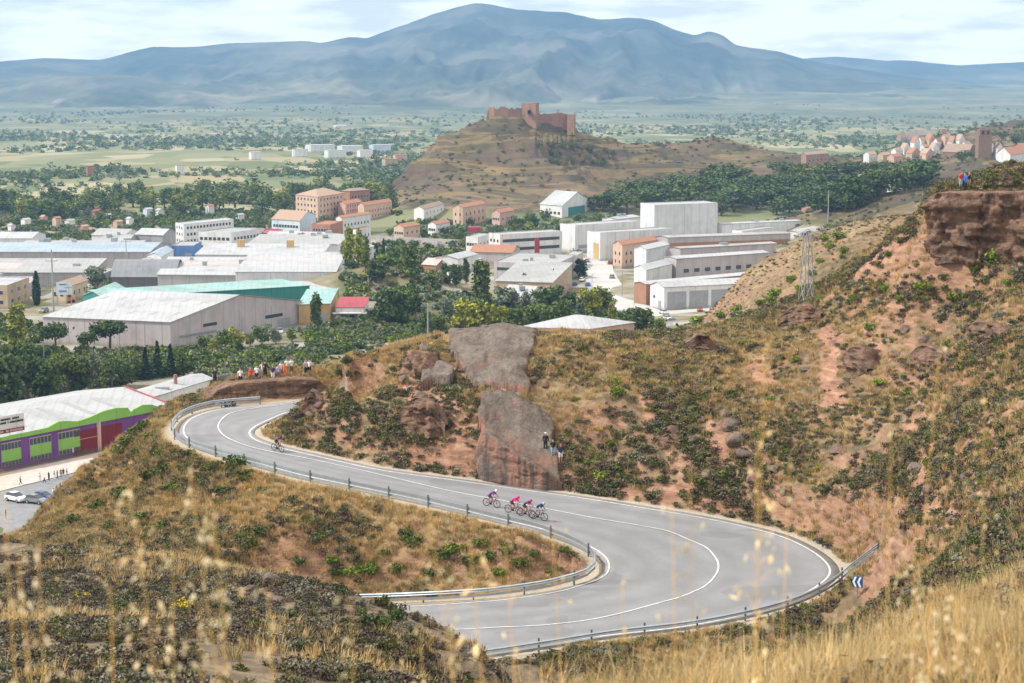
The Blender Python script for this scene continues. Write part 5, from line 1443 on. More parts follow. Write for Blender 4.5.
# --- castle ruin on its hill
M_CASTLE = render_wall('castle_stone', (0.42, 0.25, 0.18), 0.4, 0.0)
castle = empty('castle', at_d(520, 121, 1246), 0, 'ruined reddish stone castle with a square keep on the hilltop', 'castle')
def ruin(name, pts, th, seed, jag=1.2):
    """wall run: (px, py base, py top, depth) along its foot, ragged top"""
    r_ = random.Random(seed)
    B, T = [], []
    for (a, c) in zip(pts[:-1], pts[1:]):
        k = max(2, int(abs(c[0] - a[0]) / 1.4))
        for i in range(k + (c is pts[-1])):
            t = i / k
            px, y0, y1, d = [a[q] + (c[q] - a[q]) * t for q in range(4)]
            lo, hi = at_d(px, y0 + 3, d), at_d(px, y1, d)
            hi.z += r_.uniform(-jag, jag * 0.4)
            B.append(lo - castle.location); T.append(hi - castle.location)
    n = len(B); V = []
    for off in (0, th):
        V += [p + Vector((0, off, 0)) for p in B] + [p + Vector((0, off, 0)) for p in T]
    F = []
    for i in range(n - 1):
        F += [(i, i + 1, n + i + 1, n + i), (2 * n + i, 2 * n + i + 1, 3 * n + i + 1, 3 * n + i), (n + i, n + i + 1, 3 * n + i + 1, 3 * n + i)]
    F += [(0, n, 3 * n, 2 * n), (n - 1, 2 * n - 1, 4 * n - 1, 3 * n - 1)]
    return MB().add(V, F).build(name, M_CASTLE, castle)
ruin('curtain_wall', [(486.5, 122, 116, 1238), (489, 121, 107.5, 1238), (494, 120, 107, 1236), (496, 119, 109.5, 1236), (500, 119, 106.5, 1236), (506, 119, 106.5, 1236), (508, 119.5, 108.5, 1236), (522, 121, 107.5, 1238)], 3, 1, 0.8)
ruin('curtain_wall', [(538, 122, 113.5, 1244), (552, 124, 113.5, 1248), (560, 126, 113, 1250), (568, 128, 113.5, 1252), (574, 130, 116, 1254)], 3, 2, 0.7)
ruin('inner_wall', [(543, 120, 115, 1262), (556, 120, 112.5, 1262), (572, 122, 114.5, 1266)], 2, 3, 0.6)
def tower(name, x0, x1, yb, yt, d, dep, seed):
    r_ = random.Random(seed)
    lo0, lo1, hi = at_d(x0, yb + 4, d), at_d(x1, yb + 4, d), at_d(x0, yt, d)
    w_ = lo1.x - lo0.x; o = castle.location
    q = MB(); n = 5
    ang = R(-24)
    ca, sa = math.cos(ang), math.sin(ang)
    P = []
    for (u, v) in ((0, 0), (1, 0), (1, 1), (0, 1)):
        x, y = u * w_ * 0.8, v * dep
        P.append((lo0.x + x * ca - y * sa * 0.5, d + x * sa + y * ca))
    V = []
    for z in (lo0.z, hi.z): V += [Vector((x, y, z + (r_.uniform(-.5, .3) if z == hi.z else 0))) - o for x, y in P]
    q.add(V, [(0, 1, 5, 4), (1, 2, 6, 5), (2, 3, 7, 6), (3, 0, 4, 7), (4, 5, 6, 7)])
    q.build(name, M_CASTLE, castle)
tower('keep', 521.5, 541, 126, 103, 1238, 12, 5)
tower('corner_tower', 567, 576.5, 131, 114.5, 1248, 6, 6)
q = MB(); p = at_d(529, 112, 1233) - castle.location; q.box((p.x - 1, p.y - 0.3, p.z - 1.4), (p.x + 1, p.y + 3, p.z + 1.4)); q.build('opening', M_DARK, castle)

# --- the village on the right
M_TOWERSTONE = render_wall('church_stone', (0.30, 0.21, 0.155), 0.3, 0.0)
b = Bld('church', 'brown stone church with tall square bell tower', (942, 160), (968, 161), (976, 159.5), 6.5, 'gable', M_TOWERSTONE, 'brown', 0.35, 'a', base='hit')
c = at_d(983, 160, b.c.y - 8) - b.c
q = MB(); hh = 25.0
q.box((c.x - 5.2, c.y - 5, c.z - 6), (c.x + 5.2, c.y + 5, c.z + hh - 6)); q.box((c.x - 4.4, c.y - 4.2, c.z + hh - 6), (c.x + 4.4, c.y + 4.2, c.z + hh - 1))
q.build('bell_tower', M_TOWERSTONE, b.root)
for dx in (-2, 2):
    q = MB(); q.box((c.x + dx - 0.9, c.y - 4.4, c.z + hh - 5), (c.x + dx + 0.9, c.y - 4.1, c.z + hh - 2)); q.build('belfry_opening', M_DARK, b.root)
vill = [(905, 155, 9, 'white', 'tilepale'), (897, 158, 10, 'white', 'tilepale'), (915, 150, 8, 'white', 'tile'), (922, 148, 8, 'white', 'tilepale'), (930, 146, 9, 'peach', 'tile'), (938, 148, 8, 'white', 'tile'), (946, 145, 9, 'peach', 'tilepale'), (952, 149, 8, 'white', 'tile'), (960, 147, 9, 'white', 'tilepale'),
        (925, 155, 9, 'white', 'tilepale'), (934, 156, 9, 'white', 'tilepale'), (913, 160, 12, 'tan', 'tile'), (927, 161, 12, 'peach', 'tilepale'), (884, 164, 11, 'tan', 'tilepale'), (895, 165, 13, 'pink', 'tile'), (870, 163, 11, 'white', 'tilepale'), (966, 152, 8, 'white', 'tilepale'),
        (990, 158, 9, 'white', 'tilepale'), (998, 157, 8, 'white', 'tile'), (943, 139, 7, 'tan', 'tile'), (912, 141, 8, 'stone', 'tilepale'), (902, 142, 9, 'stone', 'tile'), (920, 139, 9, 'stone', 'tilepale')]
nm = {'white': 'white', 'tan': 'tan', 'pink': 'pink', 'peach': 'peach', 'stone': 'stone', 'tile': 'terracotta', 'tilepale': 'faded tile'}
rv = random.Random(3)
for px, py, w_, wl_, rf_ in vill:
    b = Bld('village_house', '%s walled house with %s roof in the far village' % (nm[wl_], nm[rf_]), (px - w_ * 0.62, py - 0.5), (px - w_ * 0.1, py), (px + w_ * 0.6, py - 0.8), rv.uniform(5, 7), 'gable', wl_, rf_, 0.4, rv.choice('ab'), 'houses of the far village', 'house', base='hit')
    b.windows('b', 2, 1, 2.4, 3, 1.2, 1.5)
Bld('village_barn', 'wide red roofed barn below the church', (996, 163), (1010, 164.5), (1030, 162), 7, 'gable', 'white', 'tile', 0.35, 'b', base='hit', cat='barn')
Bld('village_barn', 'dark red roofed barn at the village edge', (1012, 158), (1022, 159), (1050, 157), 8, 'gable', 'brick', 'tile', 0.35, 'b', base='hit', cat='barn')
Bld('village_house', 'pale house among the pine tops below the village', (852, 184), (862, 186), (884, 183), 8, 'flat', 'white', 'pale', base='hit', cat='house').windows('b', 4, 2, 1.6, 3.5, 2, 1.6)
Bld('village_house', 'white lean-to house right of the pale house', (886, 190), (893, 192), (905, 189), 6, 'shed', 'white', 'white', 0.08, 'a', base='hit', cat='house').windows('b', 2, 1, 3, 3, 2, 1.6)
Bld('warehouse', 'brownish industrial shed on the ridge left of the village', (801, 165), (806, 166), (828, 164), 8, 'gable', 'stone', 'brown', 0.2, 'b', base='hit', cat='industrial building').windows('b', 5, 1, 3, 3, 2, 1.6)
# --- sheds and cottages scattered before the poplar belt and far out
rv = random.Random(9)
for k, (px, py, w_, h_, wl_, rf_) in enumerate([(26, 227, 10, 4, 'white', 'white'), (57, 229, 9, 6, 'peach', 'tile'), (70, 228, 11, 4, 'white', 'pale'), (44, 224, 8, 4, 'pink', 'tilepale'), (12, 233, 8, 4, 'white', 'white'), (98, 220, 12, 5, 'brick', 'red'), (108, 222, 8, 4, 'white', 'pale'),
        (148, 216, 10, 4, 'paleblue', 'white'), (160, 217, 9, 4, 'white', 'pale'), (118, 229, 10, 4, 'tan', 'tilepale'), (130, 226, 8, 4, 'white', 'white'), (210, 214, 9, 5, 'white', 'tile'), (190, 212, 8, 4, 'white', 'pale'), (84, 234, 10, 4, 'pink', 'tilepale'), (240, 222, 9, 4, 'white', 'pale')]):
    Bld('cottage', '%s cottage with %s roof among the allotments' % (nm.get(wl_, wl_), {'white': 'white', 'tile': 'terracotta', 'pale': 'grey', 'tilepale': 'faded tile', 'red': 'red'}[rf_]), (px - w_ * 0.5, py - 0.4), (px - w_ * 0.1, py), (px + w_ * 0.5, py - 0.6), h_, 'gable', wl_, rf_, 0.35, rv.choice('ab'), 'cottages among the allotments', 'house')
for px, py, w_, wl_, rf_ in [(320, 152, 30, 'white', 'white'), (350, 153, 26, 'white', 'white'), (380, 152, 22, 'paleblue', 'white'), (335, 158, 22, 'white', 'pale'), (365, 158, 16, 'white', 'white'), (300, 157, 16, 'white', 'pale'), (255, 160, 12, 'white', 'white'), (90, 176, 8, 'brick', 'red'), (180, 175, 9, 'white', 'tile'), (400, 163, 14, 'pink', 'tile'), (390, 168, 16, 'tan', 'tile'), (340, 130, 14, 'white', 'white')]:
    Bld('far_shed', '%s shed with %s roof far out on the plain' % (nm.get(wl_, wl_), {'white': 'white', 'tile': 'terracotta', 'pale': 'grey', 'red': 'red'}[rf_]), (px - w_ * 0.5, py - 0.15), (px - w_ * 0.3, py), (px + w_ * 0.5, py - 0.15), 9, 'gable', wl_, rf_, 0.2, 'b', 'sheds far out on the plain', 'shed')
# --- long pale retaining wall
q = MB(); A, Bq = at_z(376, 243, 0), at_z(462, 247, 0)
o = A.copy(); v = Bq - A
q.add([Vector((0, 0, -1)), v + Vector((0, 0, -1)), v + Vector((0, 0, 3.6)), Vector((0, 0, 3.6))] + [p + Vector((0, 0.5, 0)) for p in (Vector((0, 0, -1)), v + Vector((0, 0, -1)), v + Vector((0, 0, 3.6)), Vector((0, 0, 3.6)))], [(0, 1, 2, 3), (4, 5, 6, 7), (3, 2, 6, 7), (0, 4, 7, 3), (1, 2, 6, 5)])
tag(q.build('retaining_wall', W['pinkgrey'], loc=o), 'long pale wall below the castle hill', 'wall')

# --- streets of the valley
M_STREET = plain('street_concrete', (0.44, 0.425, 0.40), 0.9, 0.16, 0.05)
M_PAVE = plain('pavement', (0.52, 0.42, 0.38), 0.9, 0.12, 0.6)
STREETS = []
def street(name, left, right, mat, dz, label):
    A = np.array([at_z(*p, dz) for p in left]); B_ = np.array([at_z(*p, dz) for p in right])
    STREETS.append((A, B_))
    return tag(link(name, ribbon(A, B_, 0, None, name), mat), label, kind='structure')
street('street', [(583, 258), (584, 272), (586, 285), (592, 296), (612, 312), (640, 328), (650, 340)], [(611, 258), (614, 272), (622, 285), (634, 300), (664, 312), (694, 322), (712, 336)], M_STREET, 0.06, 'pale concrete street through the estate')
street('street', [(55, 330), (75, 318), (96, 305)], [(110, 334), (112, 320), (118, 306)], M_STREET, 0.06, 'pale yard by the grey warehouse')
street('street', [(640, 320), (690, 318), (760, 312)], [(660, 312), (720, 306), (775, 305)], M_STREET, 0.05, 'yard in front of the grey shutters')
street('road', [(-80, 500), (0, 484), (60, 471), (110, 458), (170, 440)], [(-80, 590), (0, 560), (60, 530), (110, 500), (170, 460)], plain('street_asphalt', (0.21, 0.212, 0.22), 0.8, 0.16, 0.5), 0.08, 'grey street in front of the purple building')
street('pavement', [(-80, 489), (0, 474), (60, 461), (110, 450), (150, 441)], [(-80, 508), (0, 491), (60, 476), (110, 463), (150, 452)], M_PAVE, 0.2, 'pink paved footway along the purple building')
# ---------------------------------------------------------------- guard rails, sign, mast, poles
M_RAIL = plain('rail_steel', (0.36, 0.41, 0.45), 0.45, 0.12, 1.5, 0.55)
M_POST = plain('rail_post', (0.16, 0.19, 0.21), 0.55, 0.15, 1.5, 0.4)
def sweep(C, prof):
    """a profile (sideways, up) swept along a line"""
    C = np.asarray(C)
    t = np.gradient(C, axis=0); t[:, 2] = 0
    t /= np.linalg.norm(t, axis=1, keepdims=True)
    nr = np.stack([-t[:, 1], t[:, 0], 0 * t[:, 0]], 1)
    n, k = len(C), len(prof)
    V = np.concatenate([C + nr * s + np.array([0, 0, z]) for s, z in prof])
    i = np.arange(n * k).reshape(k, n)
    F = [(i[a, j], i[a, j + 1], i[(a + 1) % k, j + 1], i[(a + 1) % k, j]) for a in range(k) for j in range(n - 1)]
    return V, F
def resample(C, step):
    C = np.asarray(C); s = np.concatenate([[0], np.cumsum(np.linalg.norm(np.diff(C, axis=0), axis=1))])
    q = np.arange(0, s[-1], step)
    return np.stack([np.interp(q, s, C[:, k]) for k in range(3)], 1)
def guardrail(C, label, side, spacing=4.0):
    """side = +1 when the traffic is on the left of the line"""
    C = resample(C, 1.0)
    o = Vector(C[0])
    root = empty('guardrail', o, 0, label, 'guardrail')
    Cl = C - np.array(o)
    w = [(0.05 * side, 0.50), (0.12 * side, 0.56), (0.05 * side, 0.65), (0.12 * side, 0.74), (0.05 * side, 0.80), (0.01 * side, 0.80), (0.01 * side, 0.50)]
    MB().add(*sweep(Cl, w)).build('rail', M_RAIL, root)
    MB().add(*sweep(Cl, [(0.10 * side, 0.16), (0.12 * side, 0.36), (0.08 * side, 0.36), (0.06 * side, 0.16)])).build('lower_rail', M_RAIL, root)
    P = resample(Cl, spacing); T = np.gradient(P, axis=0)
    me = None
    for p, t in zip(P, T):
        if me is None:
            b = MB(); b.box((-0.06, -0.08, -0.5), (0.06, 0.02, 1.02)); b.box((-0.05, 0.02, 0.55), (0.05, 0.06, 0.75)); me = b.mesh('post'); me.materials.append(M_POST)
        x = link('post', me, (), root, Vector(p))
        x.rotation_euler = (0, 0, math.atan2(t[1], t[0]) if side > 0 else math.atan2(-t[1], -t[0]))
    return root
def off_side(A, B_, dist): return offset_line(A, B_, dist)
# valley side: from the bank of spectators round both bends (index runs along the road)
i0, i1 = 6 * 4, 6 * 34
up = offset_line(RA, RB, -0.75)[i0:i1]
guardrail(up, 'long galvanised guardrail along the valley side of the upper road', 1 if True else -1)
lo = offset_line(RB, RA, -0.6)[6 * 26 + 2: 6 * 36]
ext = catmull(np.array([at_z(878, 553, EYE - 35.0), at_z(862, 565, EYE - 36.2), at_z(846, 577, EYE - 37.4)]), 4)
guardrail(np.vstack([ext, lo[2:]]), 'guardrail round the outside of the near hairpin', -1 if False else 1)
# chevron board on the bend
cb = hit(857, 599, lo=90)
root = empty('chevron_sign', cb, R(-28), 'small blue and white chevron board behind the near guardrail', 'road sign')
SIGN_AT = cb.copy(); root.scale = (0.95, 1.0, 1.0)
b = MB(); b.box((-0.05, 0.03, -0.4), (0.05, 0.1, 1.1)); b.build('post', M_STEEL, root)
M_BLUE = plain('sign_blue', (0.03, 0.08, 0.24), 0.4); M_SIGNW = plain('sign_white', (0.8, 0.8, 0.8), 0.4)
b = MB(); b.box((-0.42, 0.0, 0.9), (0.42, 0.03, 1.74)); b.build('board', M_BLUE, root)
b = MB()
for x in (-0.26, 0.12):
    b.add([(x + 0.2, -0.012, 0.94), (x + 0.04, -0.012, 0.94), (x - 0.14, -0.012, 1.32), (x + 0.04, -0.012, 1.70), (x + 0.2, -0.012, 1.70), (x + 0.02, -0.012, 1.32)], [(0, 1, 2, 5), (5, 2, 3, 4)])
b.build('chevron', M_SIGNW, root)
# lattice mast and poles
def lattice(name, base, h, w0, w1, label, arms=()):
    root = empty(name, base, R(20), label, 'pylon')
    b = MB(); n = int(h / (w0 * 1.6))
    W_ = lambda z: w0 + (w1 - w0) * z / h
    for sx in (-1, 1):
        for sy in (-1, 1): b.tube([(sx * w0 / 2, sy * w0 / 2, -1), (sx * w1 / 2, sy * w1 / 2, h)], 0.05, 4)
    for k in range(n):
        z0, z1 = h * k / n, h * (k + 1) / n
        a, c = W_(z0) / 2, W_(z1) / 2
        for f in ((1, 0), (0, 1)):
            for s in (-1, 1):
                p = lambda u, ww: (u * ww, s * ww) if f == (1, 0) else (s * ww, u * ww)
                b.tube([(*p(-1, a), z0), (*p(1, c), z1)], 0.022, 3); b.tube([(*p(1, a), z0), (*p(-1, c), z1)], 0.022, 3); b.tube([(*p(-1, a), z0), (*p(1, a), z0)], 0.022, 3)
    b.build('lattice_frame', M_STEEL, root)
    for z, l in arms:
        b = MB(); b.tube([(-l, 0, z), (l, 0, z)], 0.07, 4); b.tube([(-l, 0, z), (0, 0, z + 0.8), (l, 0, z)], 0.04, 4); b.build('cross_arm', M_STEEL, root)
    return root
lb = hit(806, 302); lattice('lattice_mast', lb, (302 - 232) / F_PX * lb.y, 1.25, 0.6, 'tall grey lattice mast on the slope below the cliff', [((302 - 236) / F_PX * lb.y, 1.6)])
def pole(px, yb, yt, label, arms=0, z=0.0, r=0.16, d=None, cat='pole', name='utility_pole'):
    p = at_z(px, yb, z) if d is None else hit(px, yb)
    h = (yb - yt) / F_PX * p.y * 1.02
    root = empty(name, p, R(10), label, cat)
    b = MB(); b.tube([(0, 0, -1), (0, 0, h)], [r * 1.25, r * 0.75], 7); b.build('shaft', M_STEEL if arms < 9 else M_BARK, root)
    for k in range(arms):
        b = MB(); z_ = h - 1.0 - k * 1.5; b.box((-2.0, -0.08, z_), (2.0, 0.08, z_ + 0.18))
        for x in (-1.8, 0, 1.8): b.tube([(x, 0, z_ + .18), (x, 0, z_ + 0.6)], 0.07, 5)
        b.build('cross_arm', M_STEEL, root)
    return root
pole(54, 318, 250, 'tall pylon pole with cross arms by the left workshop', 3, r=0.28)
pole(127, 276, 240, 'pole rising beside the tan office block', 1, r=0.2)
pole(172, 262, 236, 'thin mast beside the white gabled shed', 0, r=0.2, cat='mast', name='mast')
pole(45, 382, 341, 'wooden wire pole among the dark trees', 1, r=0.15)
pole(828, 222, 191, 'lone grey post before the pine wood', 1, r=0.3, d=1)
pole(428, 352, 303, 'concrete lattice post beside the yellow green trees', 1, r=0.3)
pole(664, 268, 246, 'street lamp on the pale street', 0, r=0.15, cat='street lamp', name='street_lamp')
pole(622, 296, 270, 'pole at the corner of the pale street', 1, r=0.15)
for px, yb, yt in ((606, 264, 246), (590, 270, 252), (634, 306, 286), (592, 292, 274), (98, 312, 290), (268, 330, 308), (330, 330, 306), (350, 268, 250), (470, 250, 236), (560, 258, 244)):
    r_ = pole(px, yb, yt, 'thin grey street lamp between the estate buildings', 0, r=0.1, cat='street lamp', name='street_lamp'); r_['group'] = 'street lamps of the estate'
    q = MB(); h_ = (yb - yt) / F_PX * r_.location.y * 1.02; q.box((-0.1, -0.1, h_ - 0.12), (1.3, 0.1, h_)); q.build('lamp_head', M_STEEL, r_)
# two billboards before the cream house
for k, (y0, y1, lab) in enumerate([(282, 287, 'upper white and blue billboard before the cream house'), (288, 294.5, 'lower white and blue billboard before the cream house')]):
    p = at_z(65, 306, 0); s = p.y / F_PX
    root = empty('billboard', p + Vector((0, -k * 0.4, 0)), R(6), lab, 'billboard')
    z1, z0 = (306 - y0) * s, (306 - y1) * s
    b = MB(); b.box((-8 * s, -0.1, z0), (8 * s, 0.1, z1)); b.build('board', W['paleblue'], root)
    b = MB(); b.box((-5 * s, -0.14, (z0 * .6 + z1 * .4)), (2.4 * s, -0.1, z0 * .3 + z1 * .7)); b.build('lettering', W['blue'], root)
    b = MB(); b.box((-7 * s, -0.09, -0.5), (-6.6 * s, 0.05, z0)); b.box((6.6 * s, -0.09, -0.5), (7 * s, 0.05, z0)); b.build('post', M_STEEL, root)
p = at_z(69, 303, 0)
root = empty('digger', p, 0.4, 'orange machine parked under the billboards', 'machine')
M_ORANGE = plain('orange_paint', (0.62, 0.17, 0.05), 0.5)
b = MB(); b.box((-2.2, -1.1, 0.9), (1.2, 1.1, 2.2)); b.box((1.2, -1.0, 0.9), (2.4, 1.0, 1.6)); b.build('body', M_ORANGE, root)
b = MB(); b.box((-0.4, -0.9, 2.2), (1.0, 0.9, 3.4)); b.build('cab', M_GLASS, root)
for x in (-1.4, 1.4):
    b = MB(); b.tube([(x, -1.25, 0.6), (x, 1.25, 0.6)], 0.62, 12); b.build('wheel', M_DARK, root)
# ---------------------------------------------------------------- trees and single shrubs
def tpx(name, kind, mat, px, yb, yt, label, group=None, wide=1.0, n=900, var=0, d=None, cat='tree'):
    p = at_z(px, yb, 0.0) if d is None else hit(px, yb, lo=d)
    p.z = land_at(p.x, p.y) if d is None else p.z
    h = (yb - yt) / F_PX * p.y
    return tree(name, kind, mat, p, h, label, group, wide, n, var, cat)
# by the grey warehouse and behind the purple building
tpx('broadleaf_tree', 'tall', M_LIME, 18, 352, 299, 'tall yellow green tree rising at the left edge', None, 1.0, 1800, 1)
tpx('umbrella_pine', 'umbrella', M_PINE, 110, 352, 318, 'wide umbrella pine in front of the grey warehouse', None, 1.15, 2200, 1)
tpx('umbrella_pine', 'umbrella', M_PINE, 56, 354, 320, 'smaller umbrella pine left of the wide one', None, 0.95, 1800, 2)
tpx('umbrella_pine', 'umbrella', M_PINE, 88, 356, 330, 'low umbrella pine tucked under the wide one', None, 0.9, 1500, 3)
tpx('poplar', 'tall', M_GREYLEAF, 95, 388, 345, 'pale grey green poplar behind the white roof', None, 0.8, 1300, 2)
for px, yb, yt in ((146, 379, 346), (158, 377, 340), (171, 375, 343)):
    tpx('conifer', 'cone', M_DARKLEAF, px, yb, yt, 'dark pointed conifer in the cluster behind the white roof', 'conifers behind the white roof', 1.0, 1100, 1)
for k, (px, yb, yt, w) in enumerate([(2, 412, 348, .9), (14, 408, 352, .9), (28, 404, 350, 1), (42, 400, 356, 1), (56, 397, 352, .9), (68, 394, 350, 1), (80, 392, 356, 1), (-8, 400, 345, 1), (112, 388, 358, .9), (126, 386, 362, .9), (8, 385, 340, .9), (24, 382, 338, .9), (40, 378, 342, .9), (66, 374, 346, 1), (135, 380, 358, 1), (184, 376, 352, 1)]):
    tpx('broadleaf_tree', ('round', 'tall', 'umbrella')[k % 3], M_PINE if k % 3 != 1 else M_LEAF, px, yb, yt, 'dark green tree of the thicket behind the purple building', 'thicket behind the purple building', w * (1.0 if k % 3 != 1 else 0.8), 1300, k % 4)
for px, yb, yt, mt in ((205, 352, 333, M_LEAF), (222, 350, 328, M_LEAF), (236, 348, 325, M_LIME), (250, 346, 332, M_LEAF), (262, 345, 322, M_LEAF), (276, 344, 328, M_GREYLEAF), (212, 353, 338, M_LIME), (292, 342, 326, M_LEAF), (240, 354, 340, M_PINE)):
    tpx('shrub', 'round', mt, px, yb, yt, 'leafy shrub in the row below the grey warehouse', 'shrubs below the grey warehouse', 1.1, 700, px % 3, cat='shrub')
tpx('broadleaf_tree', 'tall', M_PINE, 316, 330, 288, 'dark airy tree between mint and red canopy roofs', None, 0.8, 1500, 3)
tpx('broadleaf_tree', 'round', M_PINE, 390, 328, 287, 'big dark round tree right of the red canopy shop', None, 1.0, 2200, 1)
tpx('broadleaf_tree', 'round', M_LEAF, 411, 300, 271, 'round green tree below the earth mound', None, 0.95, 1300, 2)
for px, yb, yt in ((350, 292, 246), (359, 296, 254), (366, 300, 262), (344, 285, 250)):
    tpx('poplar', 'tall', M_LIME, px, yb, yt, 'bright green poplar beside the white halls', 'bright poplars beside the white halls', 0.75, 1200, px % 3)
tpx('cypress', 'column', M_DARKLEAF, 377, 262, 244, 'shorter dark cypress on the earth mound', None, 0.9, 500, 1)
tpx('cypress', 'column', M_DARKLEAF, 383.5, 260, 237, 'taller brown tipped cypress on the earth mound', None, 0.75, 500, 2)
tpx('cypress', 'column', M_DARKLEAF, 37, 306, 271, 'dark cypress beside the tan workshop', None, 1.1, 900, 1)
tpx('broadleaf_tree', 'round', M_GREYLEAF, 95, 290, 266, 'grey tree before the long low warehouse', None, 1.2, 900, 1)
tpx('broadleaf_tree', 'round', M_LIME, 470, 336, 296, 'bright yellow green tree just beyond the rock ridge', None, 1.25, 2400, 1)
tpx('broadleaf_tree', 'round', M_LIME, 494, 336, 303, 'lower yellow green tree beside the brightest tree', None, 1.1, 1500, 2)
tpx('broadleaf_tree', 'tall', M_PINE, 481, 308, 262, 'tall dark green tree behind the yellow green one', None, 1.15, 2200, 1)
for k, (px, yb, yt, mt, w) in enumerate([(424, 338, 305, M_LEAF, .8), (436, 338, 312, M_LEAF, 1), (448, 322, 298, M_GREYLEAF, 1), (440, 300, 278, M_GREYLEAF, 1.1), (456, 296, 272, M_PINE, .8), (448, 284, 262, M_PINE, .8), (466, 290, 262, M_PINE, .8), (506, 318, 288, M_GREYLEAF, 1.2), (516, 332, 305, M_LEAF, 1.1), (526, 314, 288, M_GREYLEAF, 1.2),
                                        (535, 330, 300, M_LEAF, 1.1), (548, 318, 284, M_PINE, 1.2), (545, 334, 306, M_PINE, 1.0), (560, 326, 296, M_LEAF, 1.1), (572, 312, 290, M_PINE, 1.1), (580, 322, 296, M_GREYLEAF, 1.1), (590, 316, 286, M_LIME, 1.1), (602, 312, 283, M_LIME, 1.1), (612, 324, 300, M_LIME, 1.0), (626, 330, 308, M_LEAF, 1.1), (640, 336, 308, M_PINE, 1.2), (652, 338, 316, M_LEAF, 1.1), (660, 340, 320, M_LIME, .9),
                                        (580, 278, 258, M_DARKLEAF, .9), (553, 292, 268, M_DARKLEAF, .6), (525, 294, 272, M_PINE, .6), (412, 322, 298, M_PINE, 1.1), (402, 322, 302, M_LEAF, 1.0), (378, 304, 280, M_PINE, 1.2), (460, 318, 296, M_GREYLEAF, 1.0), (488, 318, 296, M_PINE, 1.0)]):
    tpx('broadleaf_tree', 'round' if k % 3 else 'tall', mt, px, yb, yt, {M_LEAF.name: 'green tree in the grove beyond the rock ridge', M_GREYLEAF.name: 'grey green tree in the grove beyond the rock ridge', M_PINE.name: 'dark green tree in the grove beyond the rock ridge', M_LIME.name: 'yellow green tree in the grove beyond the rock ridge', M_DARKLEAF.name: 'blackish conifer before the grey workshop'}[mt.name], 'grove beyond the rock ridge', w, 1300, k % 4)
for k, (px, yb, yt) in enumerate([(415, 250, 238), (428, 250, 240), (440, 252, 240), (452, 250, 238), (465, 250, 236), (474, 242, 230), (480, 236, 226), (400, 254, 242), (430, 232, 222), (445, 236, 224), (470, 226, 216), (490, 232, 222), (402, 236, 224), (390, 236, 226), (410, 228, 218), (395, 250, 238)]):
    tpx('broadleaf_tree', 'round', (M_PINE, M_LEAF, M_GREYLEAF)[k % 3], px, yb, yt, 'tree at the foot of the castle hill', 'trees at the foot of the castle hill', 1.3, 500, k % 4)
rt = random.Random(21)
# pine wood below the village
def in_poly(px, py, P):
    return bool(poly_in(np.array([px]), np.array([py]), P)[0])
WOOD = [(592, 210), (640, 196), (700, 184), (760, 180), (830, 172), (880, 176), (925, 176), (930, 190), (880, 200), (880, 212), (800, 216), (720, 216), (592, 216)]
k = 0
while k < 150:
    px, py = rt.uniform(590, 935), rt.uniform(172, 217)
    if not in_poly(px, py, WOOD): continue
    p = hit(px, py, lo=400)
    tree('pine', rt.choice(('round', 'round', 'umbrella')), M_PINE, p, rt.uniform(11, 16), 'dark green pine of the wood below the village', 'pine wood below the village', rt.uniform(1.2, 1.6), 520, k % 4)
    k += 1
# belt of river trees on the left
for k in range(135):
    px = rt.uniform(-10, 400); py = 207 + rt.gauss(0, 5.5) + (6 if px < 90 else 0) - (px > 220) * 4
    p = at_z(px, py, 0.0)
    tree('riverside_tree', rt.choice(('round', 'tall', 'round')), rt.choice((M_PINE, M_LEAF, M_LEAF, M_LIME, M_PINE)), p, rt.uniform(9, 16), 'tree of the green belt along the river', 'river belt trees', rt.uniform(1.2, 1.8), 420, k % 4)
# row of cypresses and scrub trees on the castle slope
for k, px in enumerate((536, 539.5, 542, 553, 557.5, 561.5, 566, 572)):
    p = hit(px, 146 if px < 545 else 143.5, lo=900)
    tree('cypress', 'column', M_DARKLEAF, p, rt.uniform(6.5, 9), 'small cypress in the row under the castle', 'cypress row under the castle', 0.9, 160, 1)
for k in range(46):
    px, py = rt.uniform(545, 625), 0
    py = 147 + (px - 545) * 0.10 + rt.choice((0, 0, 7, 14)) + rt.uniform(-1.5, 1.5)
    p = hit(px, py, lo=900)
    tree('small_tree', 'round', M_PINE, p, rt.uniform(3.5, 6), 'small dark tree on the terraces under the castle', 'terrace trees under the castle', 1.4, 160, k % 3)
# trees of the village hill
for k in range(40):
    px, py = rt.uniform(930, 1040), rt.uniform(122, 146)
    if py < 124 + abs(px - 985) * 0.1: py += 4
    p = hit(px, py, lo=900)
    tree('small_tree', 'round', rt.choice((M_PINE, M_LEAF)), p, rt.uniform(4, 7.5), 'small tree on the hill above the church', 'trees above the church', 1.4, 200, k % 3)
for px, py, h in ((1003, 142, 10), (1016, 146, 11), (1022, 152, 9), (962, 163, 11), (912, 184, 12), (905, 190, 10)):
    tree('broadleaf_tree', 'round', M_PINE, hit(px, py, lo=700), h, 'bushy dark tree near the church', 'bushy trees near the church', 1.3, 500, 1)
